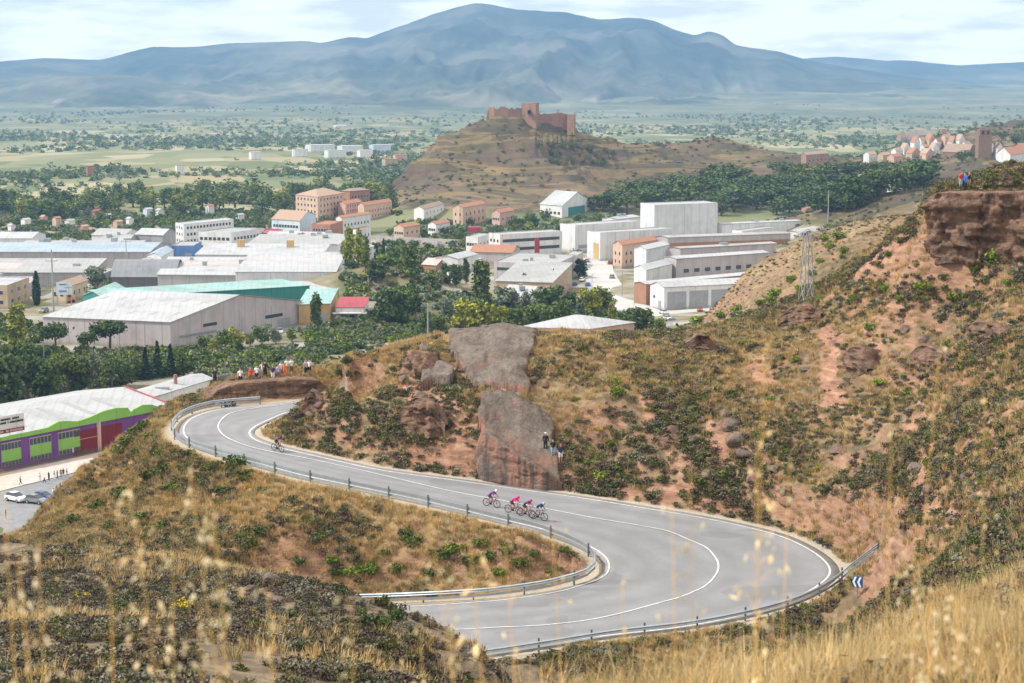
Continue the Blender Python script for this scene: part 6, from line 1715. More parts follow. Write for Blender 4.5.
# allotment and town trees
for k in range(70):
    px = rt.uniform(-5, 340); py = rt.uniform(214, 238) if k < 45 else rt.uniform(176, 200)
    tree('garden_tree', 'round', rt.choice((M_PINE, M_LEAF, M_GREYLEAF)), at_z(px, py, 0), rt.uniform(4, 8), 'garden tree among the allotments', 'allotment trees', rt.uniform(1, 1.5), 200, k % 4)
for k, (px, py, h) in enumerate([(340, 300, 6), (300, 318, 5), (262, 260, 6), (222, 257, 6), (206, 262, 6), (175, 276, 7), (186, 280, 6), (84, 264, 7), (60, 262, 6), (285, 232, 7), (262, 232, 8), (240, 238, 8), (110, 296, 7), (92, 300, 6), (575, 262, 7), (618, 240, 8), (668, 250, 6), (545, 222, 9), (530, 224, 8), (512, 228, 8), (500, 222, 8), (600, 226, 9), (612, 224, 9), (520, 216, 7)]):
    tree('street_tree', 'round', (M_PINE, M_LEAF)[k % 2], at_z(px, py, 0), h, 'small tree between the buildings of the estate', 'trees of the estate', 1.2, 420, k % 4)
# tree cover of the plain farther out: too many to count
FT = [crown_mesh('far_crown_%d' % k, 'round', np.random.default_rng(50 + k), 60) for k in range(3)]
for q, mt in zip(FT, (M_PINE, M_LEAF, M_GREYLEAF)):
    v = np.empty(len(q.vertices) * 3, np.float32); q.vertices.foreach_get('co', v); v = v.reshape(-1, 3)
    v[:] = (v - [0, 0, 4.6]) * 2.2 + [0, 0, 4.0]; v[:, 2] *= 0.75
    c_ = v.reshape(-1, 4, 3).mean(1, keepdims=True)
    v4 = (v.reshape(-1, 4, 3) - c_) * 2.0 + c_
    q.vertices.foreach_set('co', v4.astype(np.float32).ravel()); q.materials.append(mt)
n = 42000
dd = 1 / NP.uniform(1 / 5600, 1 / 1250, n); uu = NP.uniform(-0.34, 0.34, n); xx = uu * dd
# hedge lines and groves
dens = fbm(xx / 300, dd / 420, 4, 91) * 1.3 + 0.5 * (ridged(xx / 300, dd / 190, 3, 93) - 0.6) - 0.02
kk = (NP.random(n) < dens * 1.3)
zz = land(xx, dd); kk &= (zz < 8) | (dd > 2000)
scatter('far_trees', 'groves and hedge trees spread over the far plain', FT, np.stack([xx, dd, zz], 1)[kk], NP.uniform(0.3, 0.95, kk.sum()))
# scrub on castle hill and village hill
def keep_far(x, y, z):
    px, py = px_of(x, y, z)
    return (z > 6) & (NP.random(len(x)) < 0.42 + 0.8 * fbm(x / 40, y / 25, 4, 95)) & (px > 300) & (px < 1060)
p = spots(16000, -0.1, 0.34, 700, 1750, keep_far)
scatter('far_scrub', 'dark scrub dotted over the castle hill and village hill', SC_PROTO[:3] + [SC_PROTO[5]], p, NP.uniform(1.0, 3.2, len(p)) * 0.8)
# low growth between the buildings of the valley
UNDER = [[(-60, 420), (-60, 300), (60, 332), (60, 352), (310, 350), (300, 332), (420, 296), (500, 296), (560, 300), (660, 318), (720, 335), (700, 350), (500, 345), (350, 372), (330, 372), (210, 392), (190, 372)],
         [(345, 300), (345, 252), (480, 232), (480, 262), (420, 300)], [(400, 252), (400, 224), (600, 218), (600, 226), (490, 240), (480, 250)], [(-20, 246), (-20, 214), (400, 206), (400, 216), (300, 226), (250, 230), (180, 236), (90, 244)], [(690, 322), (760, 312), (760, 330), (690, 336)]]
FOOT = []
for o_ in COL.objects:
    if o_.type == 'EMPTY' and o_.get('category') in ('industrial building', 'building', 'house', 'shed'):
        for c_ in o_.children:
            if c_.name.startswith('wall'):
                v_ = np.array([w_.co for w_ in c_.data.vertices]); FOOT.append((v_[:, 0].min() + o_.location.x, v_[:, 0].max() + o_.location.x, v_[:, 1].min() + o_.location.y, v_[:, 1].max() + o_.location.y))
def keep_under(x, y, z):
    px, py = px_of(x, y, z); k_ = np.zeros(len(x), bool)
    for P_ in UNDER: k_ |= poly_in(px, py, P_)
    for a_, b_, c_, d_ in FOOT: k_ &= ~((x > a_ - 1) & (x < b_ + 1) & (y > c_ - 1) & (y < d_ + 1))
    for A_, B_ in STREETS:
        Q_ = [tuple(q[:2]) for q in A_] + [tuple(q[:2]) for q in B_[::-1]]
        k_ &= ~poly_in(x, y, Q_)
    return k_ & (NP.random(len(x)) < 0.5 + 0.9 * fbm(x / 22, y / 22, 4, 97)) & (y > 300)
UP = [bush_mesh('undergrowth_%d' % k, np.random.default_rng(60 + k), 150, 1.0, 0.14, (M_SHRUB, M_PINE, M_LEAF, M_GREYSCRUB, M_FRESH, M_GREYLEAF)[k]) for k in range(6)]
p = np.concatenate([spots(26000, -0.34, 0.14, 330, 620, keep_under), spots(16000, -0.34, 0.08, 620, 1250, keep_under)])
scatter('undergrowth', 'bushes and rough growth between the buildings of the valley', UP, p, NP.uniform(0.8, 2.6, len(p)) * np.where(p[:, 1] > 620, 1.5, 1.0))
print('under', len(p))
# single green shrubs of the hillsides
rs_ = np.random.default_rng(31)
SHR = {'fresh': [bush_mesh('shrub', rs_, 420, 1.0, 0.075, M_FRESH, 10) for _ in range(3)], 'green': [bush_mesh('shrub', rs_, 420, 1.0, 0.075, M_SHRUB, 10) for _ in range(3)],
       'olive': [bush_mesh('shrub', rs_, 420, 0.9, 0.08, M_OLIVE, 10) for _ in range(3)],
       'dark': [bush_mesh('shrub', rs_, 420, 0.9, 0.08, M_PINE, 10) for _ in range(3)], 'yellow': [bush_mesh('shrub', rs_, 300, 0.7, 0.07, M_YELLOW, 8) for _ in range(2)]}
def shrub(kind, px, py, w, label, group, lo=25):
    p = hit(px, py, lo=lo)
    if clear_of_road(np.array([p.x]), np.array([p.y]), 0.9)[0] == False: return
    o = link('shrub', rt.choice(SHR[kind]), (), None, p - Vector((0, 0, 0.05)))
    s = w / F_PX * p.y / 1.7
    o.scale = (s, s * rt.uniform(.85, 1.15), s * rt.uniform(.75, 1.05)); o.rotation_euler = (0, 0, rt.uniform(0, 6.28))
    tag(o, label, 'shrub', group)
G1 = 'green shrubs on the slope behind the road'
for px, py, w in [(590, 378, 14), (618, 395, 22), (615, 385, 16), (645, 360, 14), (635, 365, 12), (640, 385, 10), (700, 400, 14), (712, 350, 12), (735, 395, 12), (600, 480, 20), (615, 470, 14), (610, 445, 14), (592, 465, 12), (665, 420, 10),
                  (745, 345, 12), (870, 330, 16), (880, 385, 16), (795, 360, 12), (820, 300, 12), (855, 300, 14), (900, 300, 12), (922, 288, 20), (955, 300, 22), (990, 260, 26), (1010, 285, 18), (975, 270, 14), (945, 280, 14), (1015, 330, 16), (1000, 345, 14), (905, 395, 14), (795, 330, 10), (770, 400, 12), (675, 372, 10), (575, 400, 10), (558, 375, 10), (660, 480, 12), (690, 395, 12), (960, 370, 14), (940, 395, 12), (1000, 400, 14), (985, 385, 10), (840, 480, 14), (815, 470, 12)]:
    shrub(rt.choice(('fresh', 'green', 'fresh')), px, py, w, 'bright green shrub on the slope behind the road', G1)
for px, py, w in [(648, 410, 10), (655, 395, 9), (600, 430, 9), (710, 330, 9), (870, 285, 12), (935, 240, 14), (830, 410, 9), (760, 430, 9), (620, 350, 9), (965, 350, 10)]:
    shrub('yellow', px, py, w, 'yellow flowering shrub on the slope behind the road', 'yellow shrubs on the slope')
for px, py, w in [(575, 538, 16), (566, 553, 16), (560, 562, 12), (580, 558, 10), (548, 572, 10)]:
    shrub('fresh', px, py, w, 'fresh green shrub inside the guardrail bend', 'shrubs inside the guardrail bend')
for px, py, w in [(232, 470, 26), (244, 480, 24), (215, 470, 20), (225, 495, 22), (205, 485, 18), (165, 470, 18), (150, 478, 20), (135, 455, 16), (175, 490, 20), (260, 492, 16), (190, 455, 16), (160, 455, 16), (120, 500, 26), (95, 510, 22), (140, 520, 22), (110, 530, 20), (160, 530, 24), (60, 530, 18), (75, 522, 16), (200, 520, 18), (240, 540, 18), (262, 535, 24), (255, 545, 18)]:
    shrub(rt.choice(('green', 'dark', 'green')), px, py, w, 'dark green shrub on the embankment under the upper road', 'shrubs on the embankment')
for px, py, w in [(410, 545, 24), (405, 535, 18), (440, 560, 26), (455, 552, 24), (470, 565, 22), (490, 560, 22), (505, 552, 24), (520, 565, 20), (430, 575, 20), (395, 570, 22), (370, 572, 26), (352, 575, 24), (335, 575, 18), (480, 545, 18), (535, 555, 16), (500, 575, 18), (332, 562, 18), (385, 555, 14), (300, 562, 16), (320, 525, 12), (290, 520, 12)]:
    shrub(rt.choice(('green', 'dark', 'fresh', 'green')), px, py, w, 'green shrub on the bank between the two road levels', 'shrubs between the road levels')
for px, py, w in [(136, 434, 24), (128, 444, 18), (146, 428, 16), (150, 440, 18), (162, 420, 12), (118, 452, 16), (170, 428, 14)]:
    shrub('green', px, py, w, 'green shrub on the crest before the purple building', 'shrubs on the crest by the purple building')
for px, py, w in [(790, 282, 16), (800, 290, 14), (775, 296, 16), (830, 248, 16), (842, 258, 10), (845, 252, 12), (820, 262, 12), (760, 305, 14), (770, 302, 16), (735, 312, 16), (722, 318, 14), (840, 238, 18), (825, 240, 14), (812, 275, 12), (850, 270, 14), (836, 275, 10), (885, 290, 14)]:
    shrub('fresh', px, py, w, 'bright bush around the lattice mast', 'bushes around the lattice mast', lo=170)
for px, py, w in [(341, 376, 20), (338, 388, 18), (347, 366, 16), (352, 376, 14)]:
    shrub('olive', px, py, w, 'olive shrub at the left end of the outcrop', 'shrubs at the left end of the outcrop')
for k in range(60):
    px, py = rt.uniform(-10, 470), rt.uniform(590, 700)
    shrub(rt.choice(('olive', 'olive', 'olive', 'green')), px, py, rt.uniform(14, 32), 'olive green shrub on the near spur', 'shrubs on the near spur')
for px, py, w in [(180, 608, 26), (200, 600, 18), (250, 615, 16), (80, 600, 22), (300, 640, 20), (240, 600, 14)]:
    shrub('yellow', px, py, w, 'yellowish broom bush on the near spur', 'broom on the near spur')
# ---------------------------------------------------------------- people, bicycles, cars
SKIN = plain('skin', (0.50, 0.31, 0.23), 0.7, 0.05)
def cloth(name, c): return plain('cloth_' + name, c, 0.85, 0.12, 6)
CL_ = {k: cloth(k, v) for k, v in dict(white=(0.74, 0.74, 0.73), black=(0.025, 0.025, 0.028), navy=(0.03, 0.04, 0.10), red=(0.55, 0.04, 0.05), blue=(0.05, 0.18, 0.55), sky=(0.25, 0.48, 0.68), teal=(0.04, 0.25, 0.27), grey=(0.28, 0.28, 0.29), orange=(0.70, 0.17, 0.03), magenta=(0.62, 0.02, 0.20), purple=(0.14, 0.05, 0.20), brown=(0.16, 0.09, 0.06), denim=(0.10, 0.15, 0.26), lilac=(0.45, 0.38, 0.52), tan=(0.42, 0.32, 0.22), yellow=(0.70, 0.52, 0.08)).items()}
HAIR = {'dark': plain('dark_hair', (0.03, 0.02, 0.015), 0.7), 'brown': plain('brown_hair', (0.12, 0.07, 0.04), 0.7), 'grey': plain('grey_hair', (0.35, 0.34, 0.33), 0.7)}
SHOE = plain('shoe', (0.10, 0.10, 0.11), 0.6)
# joints of each pose: (x forward, y left, z up)
def pose(**kw):
    base = dict(pelvis=(0, 0, 0.93), spine=(0, 0, 1.10), chest=(0, 0, 1.30), neck=(0.0, 0, 1.47), jaw=(0.03, 0, 1.54), brow=(0.035, 0, 1.64), crown=(0.02, 0, 1.74),
                shL=(0, 0.18, 1.42), elL=(-0.03, 0.25, 1.13), wrL=(0.04, 0.25, 0.90), haL=(0.07, 0.24, 0.80), shR=(0, -0.18, 1.42), elR=(-0.03, -0.25, 1.13), wrR=(0.04, -0.25, 0.90), haR=(0.07, -0.24, 0.80),
                hpL=(0, 0.10, 0.90), knL=(0.02, 0.11, 0.50), anL=(-0.02, 0.11, 0.09), toL=(0.15, 0.13, 0.035), hpR=(0, -0.10, 0.90), knR=(0.02, -0.11, 0.50), anR=(-0.02, -0.11, 0.09), toR=(0.15, -0.13, 0.035))
    base.update(kw)
    return base
POSES = {
    'stand': pose(),
    'phone': pose(elR=(0.16, -0.24, 1.22), wrR=(0.30, -0.10, 1.42), haR=(0.34, -0.06, 1.52), elL=(0.14, 0.24, 1.2), wrL=(0.28, 0.08, 1.40), haL=(0.33, 0.05, 1.50)),
    'hips': pose(elL=(-0.08, 0.36, 1.16), wrL=(0.02, 0.20, 1.00), haL=(0.07, 0.15, 0.98), elR=(-0.02, -0.27, 1.15), knR=(0.08, -0.16, 0.50), anR=(0.06, -0.18, 0.09), toR=(0.22, -0.22, 0.035)),
    'walk': pose(knL=(0.14, 0.10, 0.52), anL=(0.26, 0.10, 0.12), toL=(0.42, 0.11, 0.10), knR=(-0.04, -0.10, 0.50), anR=(-0.30, -0.10, 0.14), toR=(-0.16, -0.11, 0.035), elL=(-0.14, 0.24, 1.15), wrL=(-0.08, 0.24, 0.92), haL=(-0.04, 0.23, 0.83), elR=(0.08, -0.24, 1.15), wrR=(0.24, -0.22, 0.98), haR=(0.31, -0.20, 0.92)),
    'sit': pose(pelvis=(0, 0, 0.14), spine=(-0.03, 0, 0.32), chest=(0.0, 0, 0.52), neck=(0.05, 0, 0.68), jaw=(0.10, 0, 0.74), brow=(0.11, 0, 0.84), crown=(0.09, 0, 0.94), shL=(0.02, 0.18, 0.63), shR=(0.02, -0.18, 0.63), elL=(0.16, 0.24, 0.42), elR=(0.16, -0.24, 0.42),
                wrL=(0.36, 0.14, 0.44), wrR=(0.36, -0.14, 0.44), haL=(0.44, 0.08, 0.45), haR=(0.44, -0.08, 0.45), hpL=(0.02, 0.10, 0.13), hpR=(0.02, -0.10, 0.13), knL=(0.40, 0.16, 0.40), knR=(0.40, -0.16, 0.40), anL=(0.52, 0.14, 0.04), anR=(0.52, -0.14, 0.04), toL=(0.67, 0.16, 0.0), toR=(0.67, -0.16, 0.0)),
    'ride': pose(pelvis=(-0.22, 0, 0.98), spine=(-0.10, 0, 1.12), chest=(0.12, 0, 1.27), neck=(0.30, 0, 1.38), jaw=(0.40, 0, 1.39), brow=(0.44, 0, 1.46), crown=(0.42, 0, 1.56), shL=(0.20, 0.17, 1.31), shR=(0.20, -0.17, 1.31), elL=(0.40, 0.21, 1.09), elR=(0.40, -0.21, 1.09), wrL=(0.58, 0.19, 0.98), wrR=(0.58, -0.19, 0.98),
                 haL=(0.64, 0.18, 0.94), haR=(0.64, -0.18, 0.94), hpL=(-0.18, 0.10, 0.94), hpR=(-0.18, -0.10, 0.94), knL=(0.14, 0.10, 0.66), knR=(0.17, -0.10, 0.84), anL=(-0.01, 0.10, 0.27), anR=(0.02, -0.10, 0.47), toL=(0.12, 0.10, 0.19), toR=(0.15, -0.10, 0.40)),
}
BONES = [('pelvis', 'spine', 't'), ('spine', 'chest', 't'), ('chest', 'neck', 't'), ('neck', 'jaw', 'n'), ('jaw', 'brow', 'h'), ('brow', 'crown', 'c')]
for s in 'LR':
    BONES += [('chest', 'sh' + s, 't'), ('sh' + s, 'el' + s, 'u'), ('el' + s, 'wr' + s, 'f'), ('wr' + s, 'ha' + s, 'd'), ('pelvis', 'hp' + s, 'p'), ('hp' + s, 'kn' + s, 'l'), ('kn' + s, 'an' + s, 's'), ('an' + s, 'to' + s, 'o')]
RAD = dict(pelvis=0.135, spine=0.125, chest=0.15, neck=0.062, jaw=0.085, brow=0.100, crown=0.070, sh=0.075, el=0.048, wr=0.034, ha=0.040, hp=0.105, kn=0.066, an=0.046, to=0.040)
_pose_cache = {}
def pose_meshes(pn):
    if pn in _pose_cache: return _pose_cache[pn]
    J = POSES[pn]; names = list(J)
    me = bpy.data.meshes.new('body')
    me.from_pydata([J[n] for n in names], [(names.index(a), names.index(b)) for a, b, _ in BONES], [])
    o = bpy.data.objects.new('body', me); COL.objects.link(o)
    o.modifiers.new('skin', 'SKIN')
    if not me.skin_vertices: 
        with bpy.context.temp_override(object=o, active_object=o): bpy.ops.mesh.customdata_skin_add()
    for i, n in enumerate(names):
        r = RAD.get(n, RAD.get(n[:2]))
        sv = me.skin_vertices[0].data[i]
        sv.radius = (r * (0.8 if n in ('chest', 'spine', 'pelvis') else 1), r) if n not in ('chest', 'pelvis', 'spine') else (r * 1.05, r * 0.75)
        sv.use_root = n == 'pelvis'
    ss = o.modifiers.new('sub', 'SUBSURF'); ss.levels = 1; ss.render_levels = 1
    dg = bpy.context.evaluated_depsgraph_get(); dg.update()
    body = bpy.data.meshes.new_from_object(o.evaluated_get(dg))
    bpy.data.objects.remove(o)
    body.name = 'body'
    body.polygons.foreach_set('use_smooth', np.ones(len(body.polygons), bool))
    V = np.array([v.co for v in body.vertices]); Nn = np.array([v.normal for v in body.vertices])
    C = np.array([p.center for p in body.polygons])
    best = np.full(len(C), 9e9); lab = np.array(['t'] * len(C)); par = np.zeros(len(C))
    for a, b, l in BONES:
        A, B_ = np.array(J[a]), np.array(J[b]); d = B_ - A
        t = np.clip(((C - A) @ d) / (d @ d + 1e-9), 0, 1)
        q = np.linalg.norm(C - A - t[:, None] * d, axis=1)
        q = q - 0.5 * (RAD.get(a, RAD.get(a[:2])) + RAD.get(b, RAD.get(b[:2]))) * 0.8
        mk = q < best
        best[mk] = q[mk]; lab[mk] = l; par[mk] = t[mk]
    def grab(sel, grow, name):
        ids = np.where(sel)[0]
        used = sorted({v for i in ids for v in body.polygons[i].vertices}); mp_ = {v: k for k, v in enumerate(used)}
        q = new_mesh(name, V[used] + Nn[used] * grow, [tuple(mp_[v] for v in body.polygons[i].vertices) for i in ids], True)
        return q
    out = dict(body=body,
               shirt=grab(np.isin(lab, ('t',)) | ((lab == 'u') & (par < 0.75)), 0.016, 'shirt'),
               jacket=grab(np.isin(lab, ('t', 'u')) | ((lab == 'f') & (par < 0.85)), 0.02, 'jacket'),
               shorts=grab((lab == 'p') | ((lab == 'l') & (par < 0.85)), 0.018, 'shorts'),
               trousers=grab(np.isin(lab, ('p', 'l', 's')), 0.018, 'trousers'),
               shoes=grab((lab == 'o') | ((lab == 's') & (par > 0.94)), 0.014, 'shoes'),
               hair=grab((lab == 'c') | ((lab == 'h') & (C[:, 0] < J['brow'][0] - 0.02)), 0.014, 'hair'),
               helmet=grab((lab == 'c') | ((lab == 'h') & (par > 0.55) & (C[:, 0] < J['brow'][0] + 0.05)), 0.045, 'helmet'))
    for q in out.values(): q.materials.append(SKIN)
    _pose_cache[pn] = out
    return out
def put(me, mat, root, name):
    o = link(name, me, (), root)
    o.material_slots[0].link = 'OBJECT'; o.material_slots[0].material = mat
    return o
PPL = []
def person(pn, loc, yaw, top, low, label, hair='dark', long=False, jacket=False, helmet=None, group=None, scale=1.0, hat=None):
    M_ = pose_meshes(pn)
    root = empty('person', loc, yaw, label, 'person', group)
    root.scale = (scale,) * 3
    put(M_['body'], SKIN, root, 'body')
    put(M_['jacket' if jacket else 'shirt'], CL_[top], root, 'jacket' if jacket else 'shirt')
    put(M_['trousers' if long else 'shorts'], CL_[low], root, 'trousers' if long else 'shorts')
    put(M_['shoes'], SHOE, root, 'shoes')
    if helmet: put(M_['helmet'], CL_[helmet], root, 'helmet')
    elif hat: put(M_['helmet'], CL_[hat], root, 'cap')
    else: put(M_['hair'], HAIR[hair], root, 'hair')
    return root
def to_cam(p, turn=0.0):
    """yaw that faces the camera, plus a turn"""
    return math.atan2(-p.y, -p.x) + turn
rp = random.Random(5)
def on_ground(px, py, lo=60):
    return hit(px, py, lo=lo)
# spectators on the bank behind the upper bend
crowd = [(206.5, 386, 'stand', 'grey', 'black', 'small figure in grey at the left end of the spectators\' bank', 0), (215, 385, 'stand', 'navy', 'black', 'man in navy standing apart on the left of the bank', 1),
         (240.5, 385, 'stand', 'white', 'black', 'spectator in white top and black shorts at the left of the crowd', 0), (243, 376, 'phone', 'blue', 'blue', 'spectator all in bright blue standing above the crowd', 1),
         (251, 384, 'hips', 'red', 'brown', 'spectator in red top on the edge of the bank', 0), (257, 382, 'stand', 'white', 'navy', 'spectator in white top and navy shorts next to the red one', 0), (259.5, 383.5, 'sit', 'purple', 'lilac', 'seated spectator in purple on the edge of the bank', 0),
         (262.5, 378, 'phone', 'white', 'grey', 'spectator in white holding up both hands in the crowd', 0), (265, 378, 'stand', 'black', 'black', 'spectator in black in the middle of the crowd', 1), (273, 381, 'stand', 'navy', 'white', 'spectator in navy top and white trousers', 1),
         (278.5, 381, 'stand', 'lilac', 'denim', 'spectator in lilac top and denim shorts', 0), (281, 378.5, 'hips', 'white', 'denim', 'spectator in white top with hand on hip', 0), (284.5, 379, 'stand', 'orange', 'orange', 'spectator all in orange', 0), (287, 374, 'stand', 'white', 'grey', 'spectator in white and grey behind the orange one', 1),
         (291.5, 375, 'stand', 'white', 'brown', 'spectator in white and brown at the right of the crowd', 1), (306, 375, 'stand', 'lilac', 'black', 'spectator in lilac and black on the far right of the bank', 1), (309.5, 375, 'stand', 'white', 'black', 'spectator in white and black on the far right of the bank', 0),
         (294, 385, 'sit', 'white', 'black', 'seated spectator in white at the right end of the cut', 0), (296.5, 389, 'sit', 'black', 'black', 'seated spectator in black at the right end of the cut', 1), (300, 384, 'sit', 'grey', 'grey', 'seated spectator in grey beside the outcrop', 0)]
for px, py, pn, a, c, lb_, lg in crowd:
    p = on_ground(px, py, 150); person(pn, p, to_cam(p, rp.uniform(-.6, .6)), a, c, lb_, rp.choice(('dark', 'brown', 'grey')), bool(lg), False, scale=rp.uniform(0.95, 1.05))
for px, py, a, c, lb_ in [(225, 405.5, 'navy', 'black', 'seated man in navy at the roadside below the bank'), (228.5, 405, 'tan', 'grey', 'seated spectator in tan at the roadside below the bank'), (232.5, 405, 'brown', 'navy', 'seated spectator in brown at the roadside below the bank')]:
    p = on_ground(px, py, 150); person('sit', p, to_cam(p, 0.3), a, c, lb_, 'dark', True)
# on the rock slab, on the ridge, on the cliff
for px, py, pn, a, c, lb_, lg, jk, ht in [(545.5, 460, 'stand', 'black', 'black', 'person in black jacket with pale cap on the rock slab', 1, 1, 'white'), (553, 466, 'stand', 'black', 'sky', 'person in black shirt and light blue shorts on the rock slab', 0, 0, None), (560.5, 471, 'stand', 'navy', 'white', 'person in navy top, white shorts and red cap on the rock slab', 0, 0, 'red'),
                                          (457, 331, 'sit', 'red', 'grey', 'person in red sitting alone on the ridge top', 1, 0, None), (960.5, 190, 'stand', 'red', 'sky', 'hiker in red top on the cliff edge', 0, 0, None), (964.5, 190, 'stand', 'blue', 'navy', 'hiker in bright blue top on the cliff edge', 1, 1, None), (968.5, 189, 'phone', 'black', 'tan', 'hiker in black with raised arms on the cliff edge', 0, 0, None)]:
    p = on_ground(px, py, 100)
    if px < 600 and px > 500: p.z += 0.75
    person(pn, p, to_cam(p, rp.uniform(-.8, .8)), a, c, lb_, 'dark', bool(lg), bool(jk), hat=ht)
# along the purple building
for px, py, pn, a, c, lb_, lg, yaw in [(20.5, 484.5, 'walk', 'grey', 'black', 'man walking alone in grey past the purple building', 1, 0.5), (40, 481.5, 'stand', 'white', 'white', 'pedestrian all in white on the pink footway', 1, 2), (44.5, 483, 'walk', 'white', 'black', 'pedestrian in white top and black trousers on the footway', 1, 3.4), (49, 480.5, 'stand', 'black', 'black', 'pedestrian all in black on the footway', 1, 1),
                                       (54.5, 479.5, 'stand', 'tan', 'white', 'pedestrian in tan and white on the footway', 1, 1), (57.5, 478.5, 'stand', 'teal', 'denim', 'pedestrian in teal top and denim on the footway', 1, 4), (61, 477.5, 'hips', 'teal', 'teal', 'pedestrian all in teal on the footway', 1, 5), (63.5, 477, 'stand', 'navy', 'red', 'pedestrian in navy top and red shorts on the footway', 0, 2), (67, 477, 'walk', 'teal', 'grey', 'rightmost pedestrian, in teal and grey, on the footway', 1, 0.4),
                                       (6, 519, 'stand', 'black', 'denim', 'person in black standing on the street by the white car', 1, 0.5)]:
    person(pn, at_z(px, py, 0.2), yaw, a, c, lb_, rp.choice(('dark', 'brown')), bool(lg))
for px, py, a, c, lb_ in [(60, 487.5, 'black', 'brown', 'dark clothed spectator sitting highest on the bank by the street'), (56.5, 490, 'black', 'black', 'spectator in black sitting on the bank by the street'), (53, 493, 'white', 'navy', 'spectator in white sitting lowest on the bank by the street')]:
    p = on_ground(px, py, 140); person('sit', p, to_cam(p, 2.0), a, c, lb_, 'dark', True)
# ---- racing bicycles and riders
M_CARBON = plain('bike_frame', (0.03, 0.03, 0.035), 0.35); M_TYRE = plain('tyre', (0.02, 0.02, 0.022), 0.8); M_REDF = plain('red_frame', (0.45, 0.03, 0.05), 0.35)
def torus(R_, r, n=28, k=6):
    V, F = [], []
    for i in range(n):
        a = 2 * math.pi * i / n
        for j in range(k):
            b = 2 * math.pi * j / k; q = R_ + r * math.cos(b)
            V.append((q * math.cos(a), r * math.sin(b), q * math.sin(a)))
    for i in range(n):
        for j in range(k): F.append((i * k + j, i * k + (j + 1) % k, ((i + 1) % n) * k + (j + 1) % k, ((i + 1) % n) * k + j))
    return V, F
_bike = {}
def bicycle(loc, yaw, pitch, label, frame):
    if not _bike:
        b = MB()
        bb, seat, head, ra, fa = (0.0, 0, 0.28), (-0.17, 0, 0.86), (0.40, 0, 0.86), (-0.42, 0, 0.34), (0.58, 0, 0.34)
        for p, q, r in ((bb, seat, .022), (bb, (0.42, 0, 0.74), .027), (seat, head, .02), ((0.385, 0, 0.92), (0.43, 0, 0.70), .024)): b.tube([p, q], r, 6)
        for y in (-.05, .05):
            b.tube([bb, (ra[0], y, ra[2])], .014, 5); b.tube([(-0.15, 0, 0.80), (ra[0], y, ra[2])], .011, 5); b.tube([(0.43, y * .6, 0.70), (fa[0], y, fa[2])], .015, 5)
        _bike['frame'] = b.mesh('frame')
        b = MB(); b.add(*torus(0.325, 0.016)); _bike['tyre'] = b.mesh('tyre', True)
        b = MB(); b.add(*torus(0.295, 0.018, 28, 5))
        for k in range(10):
            a = math.pi * 2 * k / 10; b.tube([(0, 0.03 * (-1) ** k, 0), (0.28 * math.cos(a), 0, 0.28 * math.sin(a))], 0.004, 3)
        b.tube([(0, -.05, 0), (0, .05, 0)], 0.022, 6); _bike['rim'] = b.mesh('rim')
        b = MB(); b.tube([(0.385, 0, 0.92), (0.48, 0, 0.95)], .018, 6); b.tube([(0.48, -.2, 0.95), (0.48, .2, 0.95)], .014, 6)
        for y in (-.2, .2): b.tube([(0.48, y, 0.95), (0.58, y, 0.95), (0.64, y, 0.90), (0.62, y, 0.83), (0.52, y, 0.80)], .014, 5)
        _bike['handlebar'] = b.mesh('handlebar')
        b = MB(); b.tube([(-0.17, 0, 0.86), (-0.19, 0, 0.92)], .014, 5); b.add([(-.34, -.07, .93), (-.34, .07, .93), (-.05, .02, .93), (-.05, -.02, .93), (-.34, -.07, .965), (-.34, .07, .965), (-.05, .02, .95), (-.05, -.02, .95)], [(3, 2, 1, 0), (4, 5, 6, 7), (0, 1, 5, 4), (1, 2, 6, 5), (2, 3, 7, 6), (3, 0, 4, 7)])
        _bike['saddle'] = b.mesh('saddle')
        b = MB(); b.tube([(0, -.02, .28), (0, -.035, .28)], .09, 12); b.tube([(0, .06, .28), (0.0, .06, .19), (0.0, .14, .17)], .012, 5); b.tube([(0, -.06, .28), (0.02, -.06, .37), (0.02, -.14, .38)], .012, 5)
        _bike['crankset'] = b.mesh('crankset')
        for k, q in _bike.items(): q.materials.append(M_CARBON if k in ('frame', 'handlebar', 'saddle', 'rim', 'crankset') else M_TYRE)
    root = empty('racing_bicycle', loc, 0, label, 'bicycle')
    root.rotation_euler = (0, pitch, yaw)
    put(_bike['frame'], frame, root, 'frame')
    for x in (-0.42, 0.58):
        w = empty('wheel', (x, 0, 0.341), 0); w.parent = root
        link('tyre', _bike['tyre'], (), w); link('rim', _bike['rim'], (), w)
    for k in ('handlebar', 'saddle', 'crankset'): link(k, _bike[k], (), root)
    return root
def road_pt(px, py):
    """point of the road surface a picture point shows"""
    z = -34.0
    for _ in range(12):
        p = at_z(px, py, EYE + z)
        d2 = (RA[:, 0] + RB[:, 0] - 2 * p.x) ** 2 + (RA[:, 1] + RB[:, 1] - 2 * p.y) ** 2
        i = int(np.argmin(d2)); A, B_ = RA[i], RB[i]
        v = B_ - A; t = np.clip(((p.x - A[0]) * v[0] + (p.y - A[1]) * v[1]) / (v[0] ** 2 + v[1] ** 2), 0, 1)
        z = A[2] + v[2] * t - EYE
    return at_z(px, py, EYE + z), i
